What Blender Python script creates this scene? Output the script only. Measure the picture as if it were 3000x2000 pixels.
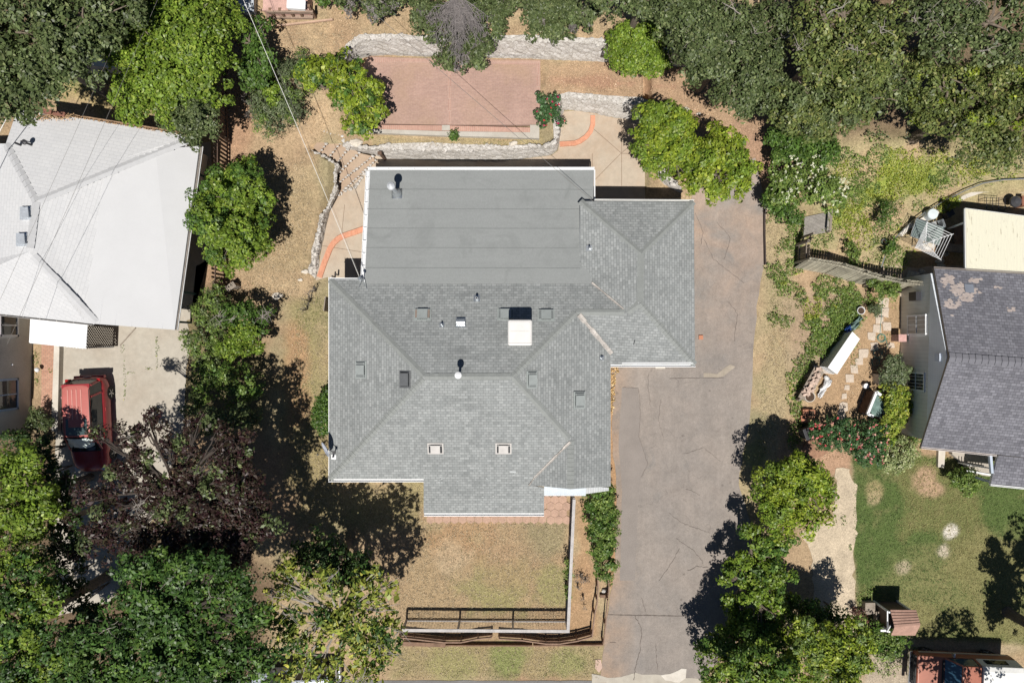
import bpy, bmesh, math, random
import numpy as np
from mathutils import Vector, Matrix
random.seed(7); rng = np.random.default_rng(11)
for o in list(bpy.data.objects): bpy.data.objects.remove(o, do_unlink=True)
S = bpy.context.scene; COL = S.collection
R = math.radians
# ------------------------------------------------------------ camera, sky, sun
H = 35.0
cd = bpy.data.cameras.new('camera'); cam = bpy.data.objects.new('camera', cd); COL.objects.link(cam)
cam.location = (0, 0, H); cam.rotation_euler = (0, 0, 0)
cd.sensor_width = 36; cd.lens = 24; cd.clip_start = .5; cd.clip_end = 3000
S.camera = cam
SUN_EL, SUN_AZ = 66.0, 183.0
w = bpy.data.worlds.new('World'); S.world = w; w.use_nodes = True
wn = w.node_tree.nodes; wl = w.node_tree.links; bg = wn['Background']
sky = wn.new('ShaderNodeTexSky'); sky.sky_type = 'NISHITA'; sky.sun_disc = False; sky.altitude = 2500; sky.air_density = .8
sky.sun_elevation = R(SUN_EL); sky.sun_rotation = R(SUN_AZ)
wl.new(sky.outputs[0], bg.inputs[0]); bg.inputs[1].default_value = .05
sl = bpy.data.lights.new('sun', 'SUN'); so = bpy.data.objects.new('sun', sl); COL.objects.link(so)
sl.energy = 5.0; sl.angle = R(.55); sl.color = (1, .955, .89)
sd = Vector((math.sin(R(SUN_AZ))*math.cos(R(SUN_EL)), math.cos(R(SUN_AZ))*math.cos(R(SUN_EL)), math.sin(R(SUN_EL))))      # towards the sun
so.rotation_euler = sd.to_track_quat('Z', 'Y').to_euler(); so.location = (0, -30, 60)
S.view_settings.view_transform = 'Standard'; S.view_settings.look = 'None'
S.view_settings.exposure = 0.08; S.view_settings.gamma = 1
S.render.engine = 'CYCLES'; S.cycles.diffuse_bounces = 2; S.cycles.max_bounces = 6

# ------------------------------------------------------------ mapping and terrain height
def P(px, py, z=0.0): return ((px-1500)*(H-z)/2000, (1000-py)*(H-z)/2000, z)
def line(pts, z): return np.array([P(a, b, z)[:2] for a, b in pts])
W1T = [(1010,426),(1041,431),(1087,433),(1125,435),(1241,438),(1329,440),(1416,438),(1487,437),(1550,431),(1605,427),(1628,410),(1636,394)]
W1B = [(1014,449),(1048,449),(1087,452),(1129,466),(1206,468),(1346,470),(1451,472),(1520,468),(1563,463),(1616,456),(1635,442),(1641,400)]
W2T = [(1636,392),(1638,330),(1642,290),(1680,284),(1740,292),(1800,300),(1880,306),(1935,330)]
W2B = [(1642,398),(1646,345),(1655,322),(1690,325),(1740,333),(1800,347),(1865,352),(1920,372)]
WTT = [(1010,162),(1035,133),(1070,114),(1150,113),(1240,118),(1430,119),(1560,118),(1640,122),(1770,130),(1900,145),(2070,165)]
WTB = [(1040,178),(1060,172),(1085,166),(1140,163),(1250,168),(1430,172),(1560,174),(1640,178),(1775,183),(1900,190),(2075,200)]
def smooth(a, b, x): t = np.clip((x-a)/(b-a), 0, 1); return t*t*(3-2*t)
_l1 = line([(1010,422),(1087,428),(1329,435),(1487,432),(1590,424),(1618,410),(1633,388),(1636,288),(1680,278),(1740,286),(1800,294),(1880,300)], 1.0)
_l2 = line([(1000,158),(1035,126),(1070,107),(1240,111),(1430,112),(1640,115),(1770,123),(2070,158)], 2.2)
def G(x, y):
    x = np.asarray(x, float); y = np.asarray(y, float)
    gx = 1500+x*2000/35; gy = 1000-y*2000/35
    y1 = np.interp(x, _l1[:,0], _l1[:,1]); y2 = np.interp(x, _l2[:,0], _l2[:,1])
    c = smooth(-.06, .1, y-y1)*1.0 + smooth(-.06, .1, y-y2)*1.2
    # tree bed and dirt path on the right of the patio
    bed = smooth(1890, 1900, gx)*smooth(640, 380, gy)
    c = np.where(gx > 1875, bed*1.0 + smooth(0, .3, y-y2)*1.2*(gx < 2100) + (gx >= 2100)*smooth(230, 100, gy)*1.2, c)
    lz = np.interp(gy, [60,130,250,400,600,860], [2.2,2.1,1.5,1.0,.75,0])
    # left yard west of the curved wall
    wl_x = np.interp(gy, [380,445,460,482,500,540,600,660,720,820], [1012,915,950,978,984,980,960,938,925,905])
    ml = smooth(0, -6, gx-wl_x)
    c = np.where(gx < wl_x, lz, c)
    c = c*(1-smooth(700, 620, gx)) + smooth(700, 620, gx)*np.interp(gy, [60,200,330], [1.2,.5,0])
    r = np.interp(gy, [50,300,600,800], [2.0,1.2,.25,0])
    f = smooth(2200, 2330, gx)
    return c*(1-f)+r*f
def PG(px, py, dz=0.0):
    z = 0.0
    for _ in range(6):
        p = P(px, py, z); z = float(G(p[0], p[1]))
    p = P(px, py, z); return (p[0], p[1], z+dz)

# ------------------------------------------------------------ materials
def newmat(name):
    m = bpy.data.materials.new(name); m.use_nodes = True
    nt = m.node_tree; return m, nt, nt.nodes, nt.links, nt.nodes['Principled BSDF']
def nz(n, l, vec, scale, detail=6, rough=.6, dist=0):
    t = n.new('ShaderNodeTexNoise'); t.inputs['Scale'].default_value = scale
    t.inputs['Detail'].default_value = detail; t.inputs['Roughness'].default_value = rough
    t.inputs['Distortion'].default_value = dist
    if vec is not None: l.new(vec, t.inputs['Vector'])
    return t.outputs['Fac']
def rampn(n, l, fac, a, b, ca=(0,0,0,1), cb=(1,1,1,1)):
    r = n.new('ShaderNodeValToRGB'); r.color_ramp.elements[0].position = a; r.color_ramp.elements[1].position = b
    r.color_ramp.elements[0].color = ca; r.color_ramp.elements[1].color = cb
    l.new(fac, r.inputs[0]); return r.outputs[0]
def mix(n, l, fac, a, b, mode='MIX'):
    m = n.new('ShaderNodeMix'); m.data_type = 'RGBA'; m.blend_type = mode; m.clamp_factor = True
    for s, v in ((m.inputs[0], fac), (m.inputs[6], a), (m.inputs[7], b)):
        if hasattr(v, 'node'): l.new(v, s)
        elif isinstance(v, (int, float)): s.default_value = v
        else: s.default_value = (*v[:3], 1)
    return m.outputs[2]
def mul(n, l, col, fac, lo, hi):
    g = rampn(n, l, fac, .3, .7, (lo,)*3+(1,), (hi,)*3+(1,))
    return mix(n, l, 1.0, col, g, 'MULTIPLY')
def bump(n, l, b, h, strength=.3, dist=.02):
    x = n.new('ShaderNodeBump'); x.inputs['Strength'].default_value = strength; x.inputs['Distance'].default_value = dist
    l.new(h, x.inputs['Height']); l.new(x.outputs[0], b.inputs['Normal'])
def pos(n): return n.new('ShaderNodeNewGeometry').outputs['Position']
def objc(n): return n.new('ShaderNodeTexCoord').outputs['Object']
MC = {}
def M(name, col, rough=.8, var=.15, scale=2.0, fine=.12, fscale=25, bp=.2, metal=0, spec=.4):
    if name in MC: return MC[name]
    m, nt, n, l, b = newmat(name); v = objc(n)
    c = (*col, 1); r = n.new('ShaderNodeRGB'); r.outputs[0].default_value = c; o = r.outputs[0]
    if var: o = mul(n, l, o, nz(n, l, v, scale), 1-var, 1+var)
    if fine: o = mul(n, l, o, nz(n, l, v, fscale, 3), 1-fine, 1+fine)
    l.new(o, b.inputs['Base Color']); b.inputs['Roughness'].default_value = rough
    b.inputs['Metallic'].default_value = metal; b.inputs['Specular IOR Level'].default_value = spec
    if bp: bump(n, l, b, nz(n, l, v, fscale, 3), bp, .01)
    MC[name] = m; return m
def shingle_mat(name, c1, c2, mortar, bw=.3, bh=.14, stain=.1, vr=(.90,1.09), msize=.012):
    m, nt, n, l, b = newmat(name)
    uv = n.new('ShaderNodeUVMap').outputs[0]
    br = n.new('ShaderNodeTexBrick'); l.new(uv, br.inputs['Vector'])
    br.inputs['Color1'].default_value = (*c1, 1); br.inputs['Color2'].default_value = (*c2, 1)
    br.inputs['Mortar'].default_value = (*mortar, 1); br.inputs['Scale'].default_value = 1
    br.inputs['Mortar Size'].default_value = msize; br.inputs['Mortar Smooth'].default_value = .3
    br.inputs['Brick Width'].default_value = bw; br.inputs['Row Height'].default_value = bh; br.offset = .5
    o = br.outputs['Color']
    br2 = n.new('ShaderNodeTexBrick'); l.new(uv, br2.inputs['Vector'])
    br2.inputs['Color1'].default_value = (vr[0],)*3+(1,); br2.inputs['Color2'].default_value = (vr[1],)*3+(1,)
    br2.inputs['Mortar'].default_value = (1,1,1,1); br2.inputs['Scale'].default_value = 1; br2.inputs['Mortar Size'].default_value = 0
    br2.inputs['Brick Width'].default_value = bw*.62; br2.inputs['Row Height'].default_value = bh; br2.offset = .37
    o = mix(n, l, 1.0, o, br2.outputs['Color'], 'MULTIPLY')
    o = mul(n, l, o, nz(n, l, pos(n), .5, 5), 1-stain, 1+stain)
    ms_ = n.new('ShaderNodeMapping'); ms_.inputs['Scale'].default_value = (2.2, .22, 1); l.new(uv, ms_.inputs[0])
    o = mul(n, l, o, nz(n, l, ms_.outputs[0], 1.6, 6, .7), 1-stain*.8, 1+stain*.5)
    o = mul(n, l, o, nz(n, l, pos(n), 60, 2), .92, 1.08)
    l.new(o, b.inputs['Base Color']); b.inputs['Roughness'].default_value = .9; b.inputs['Specular IOR Level'].default_value = .2
    bump(n, l, b, br.outputs['Fac'], .25, -.01)
    return m
def voronoi_stone(name, c1, c2, joint, scale=3.2, sq=(1,1,1.6), bw=.055):
    m, nt, n, l, b = newmat(name)
    mp = n.new('ShaderNodeMapping'); mp.inputs['Scale'].default_value = sq; l.new(pos(n), mp.inputs[0])
    ns = n.new('ShaderNodeTexNoise'); ns.inputs['Scale'].default_value = 2.5; l.new(mp.outputs[0], ns.inputs['Vector'])
    ad = n.new('ShaderNodeVectorMath'); ad.operation = 'MULTIPLY_ADD'; l.new(ns.outputs['Color'], ad.inputs[0])
    ad.inputs[1].default_value = (.35,)*3; l.new(mp.outputs[0], ad.inputs[2])
    v1 = n.new('ShaderNodeTexVoronoi'); v1.inputs['Scale'].default_value = scale; l.new(ad.outputs[0], v1.inputs['Vector'])
    v2 = n.new('ShaderNodeTexVoronoi'); v2.feature = 'DISTANCE_TO_EDGE'; v2.inputs['Scale'].default_value = scale; l.new(ad.outputs[0], v2.inputs['Vector'])
    o = mix(n, l, v1.outputs['Color'], c1, c2)
    o = mul(n, l, o, nz(n, l, pos(n), 12, 5), .8, 1.15)
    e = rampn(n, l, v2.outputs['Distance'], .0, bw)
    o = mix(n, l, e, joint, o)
    l.new(o, b.inputs['Base Color']); b.inputs['Roughness'].default_value = .9
    bump(n, l, b, rampn(n, l, v2.outputs['Distance'], 0, .2), .35, .025)
    return m
def concrete_mat(name, col, dirt, rough=.85, grid=None, stain=.5):
    m, nt, n, l, b = newmat(name); v = pos(n)
    o = mix(n, l, rampn(n, l, nz(n, l, v, .45, 6, .65), .42, .66), col, dirt)
    o = mul(n, l, o, nz(n, l, v, 3, 8, .7), .88, 1.08)
    o = mul(n, l, o, nz(n, l, v, 45, 3), .9, 1.1)
    l.new(o, b.inputs['Base Color']); b.inputs['Roughness'].default_value = rough; b.inputs['Specular IOR Level'].default_value = .25
    bump(n, l, b, nz(n, l, v, 30, 4), .2, .01); return m
def asphalt_mat():
    m, nt, n, l, b = newmat('asphalt'); v = pos(n)
    o = mix(n, l, rampn(n, l, nz(n, l, v, .22, 7, .62, .4), .40, .62), (.248,.223,.203), (.282,.246,.218))
    o = mix(n, l, rampn(n, l, nz(n, l, v, .6, 6, .6, 1.0), .6, .78), o, (.215,.20,.188))
    # red dirt washed over the upper part of the drive
    sx = n.new('ShaderNodeSeparateXYZ'); l.new(v, sx.inputs[0])
    mr = n.new('ShaderNodeMapRange'); l.new(sx.outputs[1], mr.inputs[0]); mr.inputs[1].default_value = -2; mr.inputs[2].default_value = 6.5
    dn = rampn(n, l, nz(n, l, v, .5, 6, .6, .6), .35, .75)
    mm = n.new('ShaderNodeMath'); mm.operation = 'MULTIPLY'; l.new(mr.outputs[0], mm.inputs[0]); l.new(dn, mm.inputs[1])
    o = mix(n, l, mm.outputs[0], o, (.40,.29,.22))
    mr2 = n.new('ShaderNodeMapRange'); l.new(sx.outputs[0], mr2.inputs[0]); mr2.inputs[1].default_value = 6.4; mr2.inputs[2].default_value = 4.9
    m2 = n.new('ShaderNodeMath'); m2.operation = 'MULTIPLY'; l.new(mr2.outputs[0], m2.inputs[0]); l.new(rampn(n, l, nz(n, l, v, .7, 6), .25, .7), m2.inputs[1])
    o = mix(n, l, m2.outputs[0], o, (.36,.245,.165))
    ms_ = n.new('ShaderNodeMapping'); ms_.inputs['Scale'].default_value = (1.3, .10, 1); l.new(v, ms_.inputs[0]); o = mul(n, l, o, nz(n, l, ms_.outputs[0], 1.3, 6, .7), .91, 1.06)
    vs_ = n.new('ShaderNodeTexVoronoi'); vs_.inputs['Scale'].default_value = .8; l.new(v, vs_.inputs['Vector']); o = mix(n, l, rampn(n, l, vs_.outputs['Distance'], .02, .075, (.55,)*3+(1,), (0,0,0,1)), o, (.10,.085,.075))
    o = mul(n, l, o, nz(n, l, v, 1.4, 8, .75), .86, 1.12)
    o = mul(n, l, o, nz(n, l, v, 6, 8, .75), .9, 1.1)
    o = mul(n, l, o, nz(n, l, v, 30, 3, .8), .78, 1.22)
    vo = n.new('ShaderNodeTexVoronoi'); vo.feature = 'DISTANCE_TO_EDGE'; vo.inputs['Scale'].default_value = .42
    nn = n.new('ShaderNodeTexNoise'); nn.inputs['Scale'].default_value = 1.4; nn.inputs['Detail'].default_value = 6; l.new(v, nn.inputs['Vector'])
    ad = n.new('ShaderNodeVectorMath'); ad.operation = 'MULTIPLY_ADD'; l.new(nn.outputs['Color'], ad.inputs[0]); ad.inputs[1].default_value = (1.2,)*3
    l.new(v, ad.inputs[2]); l.new(ad.outputs[0], vo.inputs['Vector'])
    cr = rampn(n, l, vo.outputs['Distance'], .002, .010, (1,1,1,1), (0,0,0,1))
    gate = rampn(n, l, nz(n, l, v, .3, 3), .5, .56)
    mm2 = n.new('ShaderNodeMath'); mm2.operation = 'MULTIPLY'; l.new(cr, mm2.inputs[0]); l.new(gate, mm2.inputs[1])
    m3 = n.new('ShaderNodeMath'); m3.operation = 'MULTIPLY'; l.new(mm2.outputs[0], m3.inputs[0]); m3.inputs[1].default_value = .22
    o = mix(n, l, m3.outputs[0], o, (.07,.06,.055))
    l.new(o, b.inputs['Base Color']); b.inputs['Roughness'].default_value = .92; b.inputs['Specular IOR Level'].default_value = .2
    bump(n, l, b, nz(n, l, v, 28, 5, .8), .35, .015); return m
def ground_mat():
    m, nt, n, l, b = newmat('ground_soil_and_grass'); v = pos(n)
    a = n.new('ShaderNodeAttribute'); a.attribute_name = 'Col'; o = a.outputs['Color']
    o = mul(n, l, o, nz(n, l, v, 2.2, 8, .7), .80, 1.16)
    o = mul(n, l, o, nz(n, l, v, 9, 6, .8), .60, 1.34)
    o = mul(n, l, o, nz(n, l, v, 24, 3, .8), .55, 1.40)
    sp = rampn(n, l, nz(n, l, v, 21, 2, .5), .64, .72)
    o = mix(n, l, mix(n, l, 1.0, sp, (.35,)*3, 'MULTIPLY'), o, (.66,.53,.38))
    l.new(o, b.inputs['Base Color']); b.inputs['Roughness'].default_value = 1; b.inputs['Specular IOR Level'].default_value = .1
    bump(n, l, b, nz(n, l, v, 14, 6, .8), .6, .05); return m
def brick_mat(name, c1, c2, mortar, bw, bh, ms=.008, stain=0):
    m, nt, n, l, b = newmat(name)
    br = n.new('ShaderNodeTexBrick'); l.new(n.new('ShaderNodeUVMap').outputs[0], br.inputs['Vector'])
    for k, c in (('Color1', c1), ('Color2', c2), ('Mortar', mortar)): br.inputs[k].default_value = (*c, 1)
    br.inputs['Scale'].default_value = 1; br.inputs['Mortar Size'].default_value = ms
    br.inputs['Brick Width'].default_value = bw; br.inputs['Row Height'].default_value = bh
    o = mul(n, l, br.outputs['Color'], nz(n, l, pos(n), .6, 6), .88, 1.1)
    if stain: o = mix(n, l, rampn(n, l, nz(n, l, pos(n), .35, 7, .6), .45, .7), o, (.37,.25,.175))
    o = mul(n, l, o, nz(n, l, pos(n), 9, 5), .88, 1.1)
    l.new(o, b.inputs['Base Color']); b.inputs['Roughness'].default_value = .9; bump(n, l, b, br.outputs['Fac'], .3, -.01); return m
def leaf_mat(name):
    m, nt, n, l, b = newmat(name)
    a = n.new('ShaderNodeAttribute'); a.attribute_name = 'Col'
    l.new(a.outputs['Color'], b.inputs['Base Color']); b.inputs['Roughness'].default_value = .42; b.inputs['Specular IOR Level'].default_value = .28
    tr = n.new('ShaderNodeBsdfTranslucent')
    c2 = mix(n, l, 1.0, a.outputs['Color'], (1.25,1.3,.5), 'MULTIPLY'); l.new(c2, tr.inputs[0])
    ms = n.new('ShaderNodeMixShader'); ms.inputs[0].default_value = .17
    l.new(b.outputs[0], ms.inputs[1]); l.new(tr.outputs[0], ms.inputs[2])
    l.new(ms.outputs[0], n['Material Output'].inputs[0]); return m
def glass_mat(name, col, rough=.05):
    m, nt, n, l, b = newmat(name); b.inputs['Base Color'].default_value = (*col, 1)
    b.inputs['Roughness'].default_value = rough; b.inputs['Specular IOR Level'].default_value = .7; return m
def paint_mat(name, col, rough=.3, dust=.15):
    m, nt, n, l, b = newmat(name); v = objc(n)
    r = n.new('ShaderNodeRGB'); r.outputs[0].default_value = (*col, 1)
    f = mix(n, l, 1.0, rampn(n, l, nz(n, l, v, 1.6, 6, .7), .35, .75), (dust*2,)*3, 'MULTIPLY')
    o = mix(n, l, f, r.outputs[0], (.5,.42,.35))
    l.new(o, b.inputs['Base Color']); b.inputs['Roughness'].default_value = rough; b.inputs['Coat Weight'].default_value = .4
    b.inputs['Coat Roughness'].default_value = .15; return m
LEAF = leaf_mat('leaf'); BARK = M('bark', (.16,.13,.10), .95, .3, 6, .3, 30, .5)
BARKD = M('dark_bark', (.06,.048,.04), .95, .3, 6, .3, 30, .5)
BARKG = M('grey_bark', (.30,.27,.24), .95, .25, 6, .25, 30, .5)
WHITE = M('white_paint', (.78,.79,.80), .5, .05, 1, .04, 20, .05)
OFFW = M('off_white_wall', (.62,.62,.60), .8, .08, 1, .05, 20, .1)
DARK = M('dark_metal', (.03,.03,.035), .5, .1, 3, .1, 20, 0)
GALV = M('galvanised_metal', (.55,.58,.60), .35, .15, 4, .1, 20, 0, .8)
WOODG = M('weathered_wood', (.26,.22,.18), .95, .25, 3, .25, 18, .5)
WOODB = M('brown_wood', (.20,.125,.085), .9, .25, 3, .2, 18, .4)
WOODP = M('pale_wood', (.44,.42,.41), .9, .15, 2, .15, 18, .4)
GLASS = glass_mat('window_glass', (.05,.06,.07))

# ------------------------------------------------------------ mesh building
ORG = {}
def setp(o, label=None, cat=None, group=None, kind=None):
    if label: o['label'] = label
    if cat: o['category'] = cat
    if group: o['group'] = group
    if kind: o['kind'] = kind
    return o
def thing(name, label, cat, loc=(0,0,0), rot=0, group=None, world=False):
    o = bpy.data.objects.new(name, None); COL.objects.link(o); o.location = loc
    o.rotation_euler = (0,0,rot) if not isinstance(rot, (tuple, list)) else rot
    o.empty_display_size = .3
    if world: ORG[o] = Vector(loc)
    return setp(o, label, cat, group)
def autouv(me):
    uv = me.uv_layers.new(name='UVMap')
    for p in me.polygons:
        nn = p.normal; h = Vector((nn.x, nn.y, 0))
        if h.length < .02: u, v = Vector((1,0,0)), Vector((0,1,0))
        elif nn.z < .3 and nn.z > -.3: u = Vector((-nn.y, nn.x, 0)).normalized(); v = Vector((0,0,1))
        else: u = Vector((-nn.y, nn.x, 0)).normalized(); v = nn.cross(u).normalized()
        for li in p.loop_indices:
            c = me.vertices[me.loops[li].vertex_index].co; uv.data[li].uv = (c.dot(u), c.dot(v))
class MB:
    def __init__(s): s.v = []; s.f = []; s.mi = []; s.mcur = 0
    def add(s, vs, fs):
        b = len(s.v); s.v += [tuple(v) for v in vs]; s.f += [[b+i for i in f] for f in fs]; s.mi += [s.mcur]*len(fs); return s
    def m(s, i): s.mcur = i; return s
    def box(s, c, size, rot=0, tilt=0, mat=None, taper=1.0):
        hx, hy, hz = size[0]/2, size[1]/2, size[2]/2
        vs = [Vector((x*hx*(taper if z > 0 else 1), y*hy*(taper if z > 0 else 1), z*hz)) for x in (-1,1) for y in (-1,1) for z in (-1,1)]
        mm = mat or (Matrix.Rotation(rot, 3, 'Z') @ Matrix.Rotation(tilt, 3, 'X'))
        vs = [mm @ v + Vector(c) for v in vs]
        return s.add(vs, [[0,1,3,2],[4,6,7,5],[0,4,5,1],[2,3,7,6],[0,2,6,4],[1,5,7,3]])
    def prism(s, poly, z0, z1):     # poly world xy ccw or cw
        a = sum(poly[i][0]*poly[(i+1)%len(poly)][1]-poly[(i+1)%len(poly)][0]*poly[i][1] for i in range(len(poly)))
        if a < 0: poly = poly[::-1]
        n = len(poly); vs = [(x, y, z0) for x, y in poly]+[(x, y, z1) for x, y in poly]
        fs = [list(range(n))[::-1], list(range(n, 2*n))]+[[i, (i+1)%n, n+(i+1)%n, n+i] for i in range(n)]
        return s.add(vs, fs)
    def beam(s, a, b, wd, ht):
        a, b = Vector(a), Vector(b); d = b-a; L = d.length
        if L < 1e-5: return s
        x = d/L; up = Vector((0,0,1)) if abs(x.z) < .95 else Vector((0,1,0))
        y = up.cross(x).normalized(); z = x.cross(y)
        m = Matrix((x, y, z)).transposed(); return s.box((a+b)/2, (L, wd, ht), mat=m)
    def tube(s, pts, rad, n=7, cap=True):
        pts = [Vector(p) for p in pts]; k = len(pts)
        if not hasattr(rad, '__len__'): rad = [rad]*k
        vs = []; prev = None
        for i, p in enumerate(pts):
            t = (pts[min(i+1, k-1)]-pts[max(i-1, 0)]).normalized()
            ref = prev if prev is not None else (Vector((1,0,0)) if abs(t.z) > .8 else Vector((0,0,1)))
            a = (ref - t*ref.dot(t))
            a = a.normalized() if a.length > 1e-4 else t.orthogonal().normalized()
            prev = a; b = t.cross(a)
            for j in range(n):
                q = 2*math.pi*j/n; vs.append(p+(a*math.cos(q)+b*math.sin(q))*rad[i])
        fs = [[i*n+j, i*n+(j+1)%n, (i+1)*n+(j+1)%n, (i+1)*n+j] for i in range(k-1) for j in range(n)]
        if cap: fs += [list(range(n))[::-1], [(k-1)*n+j for j in range(n)]]
        return s.add(vs, fs)
    def cyl(s, c, r, h, n=20, r2=None):
        r2 = r if r2 is None else r2; x, y, z = c
        vs = [(x+r*math.cos(6.2832*j/n), y+r*math.sin(6.2832*j/n), z) for j in range(n)]+[(x+r2*math.cos(6.2832*j/n), y+r2*math.sin(6.2832*j/n), z+h) for j in range(n)]
        return s.add(vs, [list(range(n))[::-1], list(range(n, 2*n))]+[[j, (j+1)%n, n+(j+1)%n, n+j] for j in range(n)])
    def lathe(s, c, prof, n=24, ax=None):
        x, y, z = c; k = len(prof); vs = []
        for r, h in prof:
            for j in range(n):
                q = 6.2832*j/n; v = Vector((r*math.cos(q), r*math.sin(q), h))
                if ax is not None: v = ax @ v
                vs.append((x+v.x, y+v.y, z+v.z))
        return s.add(vs, [[i*n+j, i*n+(j+1)%n, (i+1)*n+(j+1)%n, (i+1)*n+j] for i in range(k-1) for j in range(n)]+[list(range(n))[::-1], [(k-1)*n+j for j in range(n)]])
    def blob(s, c, r, sx=1, sy=1, sz=.7, seed=0, amp=.2):
        bm = bmesh.new(); bmesh.ops.create_icosphere(bm, subdivisions=2, radius=1)
        rs = random.Random(seed); ph = [rs.uniform(0, 6) for _ in range(6)]
        vs = []
        for v in bm.verts:
            p = v.co; k = 1+amp*(math.sin(p.x*3+ph[0])*math.sin(p.y*3+ph[1])+.6*math.sin(p.z*4+ph[2]+p.x*2))
            vs.append((c[0]+p.x*r*sx*k, c[1]+p.y*r*sy*k, c[2]+p.z*r*sz*k))
        fs = [[v.index for v in f.verts] for f in bm.faces]; bm.free(); return s.add(vs, fs)
    def build(s, name, mats, parent=None, smooth=False, uv=False, bevel=0, label=None, auto=False):
        org = Vector((0,0,0)); q = parent
        while q is not None:
            if q in ORG: org = ORG[q]; break
            q = q.parent
        me = bpy.data.meshes.new(name)
        me.from_pydata([(v[0]-org[0], v[1]-org[1], v[2]-org[2]) for v in s.v], [], s.f)
        for m in (mats if isinstance(mats, (list, tuple)) else [mats]): me.materials.append(m)
        if any(s.mi): me.polygons.foreach_set('material_index', s.mi)
        me.update()
        if uv: autouv(me)
        if smooth: me.polygons.foreach_set('use_smooth', [True]*len(me.polygons))
        o = bpy.data.objects.new(name, me); COL.objects.link(o)
        if parent: o.parent = parent
        if bevel:
            b = o.modifiers.new('bevel', 'BEVEL'); b.width = bevel; b.segments = 2; b.limit_method = 'ANGLE'
        if label: o['label'] = label
        return o
def single(name, mb, mat, label, cat, loc, group=None, **k):   # a top level thing made of one mesh
    o = mb.build(name, mat, **k); loc = Vector(loc); o.data.transform(Matrix.Translation(-loc)); o.location = loc
    return setp(o, label, cat, group)
def dup(root, loc, rot=None, label=None, group=None):
    r = root.copy(); COL.objects.link(r); r.location = loc
    if rot is not None: r.rotation_euler = (0,0,rot) if not isinstance(rot, (tuple, list)) else rot
    if label: r['label'] = label
    if group: r['group'] = group
    def kids(a, b):
        for c in list(a.children):
            d = c.copy(); COL.objects.link(d); d.parent = b; kids(c, d)
    kids(root, r); return r
# numpy value noise
def vnoise(x, y, s, seed):
    g = np.random.default_rng(seed).random((128, 128)); x = x/s+1000.3; y = y/s+1000.7
    xi = np.floor(x).astype(int); yi = np.floor(y).astype(int); fx = x-xi; fy = y-yi
    fx = fx*fx*(3-2*fx); fy = fy*fy*(3-2*fy)
    a = g[xi%128, yi%128]; b = g[(xi+1)%128, yi%128]; c = g[xi%128, (yi+1)%128]; d = g[(xi+1)%128, (yi+1)%128]
    return (a*(1-fx)+b*fx)*(1-fy)+(c*(1-fx)+d*fx)*fy
def fbm(x, y, s, seed, o=4):
    t = 0; a = .5
    for i in range(o): t = t+a*vnoise(x, y, s/2**i, seed+i); a *= .5
    return t/(1-.5**o)
def sdist(x, y, poly):      # signed distance, + inside
    d = np.full(x.shape, 1e9); ins = np.zeros(x.shape, bool); n = len(poly)
    for i in range(n):
        ax, ay = poly[i]; bx, by = poly[(i+1)%n]; dx, dy = bx-ax, by-ay
        t = np.clip(((x-ax)*dx+(y-ay)*dy)/(dx*dx+dy*dy+1e-9), 0, 1)
        d = np.minimum(d, np.hypot(x-ax-t*dx, y-ay-t*dy))
        cnd = ((ay > y) != (by > y)) & (x < (bx-ax)*(y-ay)/(by-ay+1e-12)+ax); ins ^= cnd
    return np.where(ins, d, -d)

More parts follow.
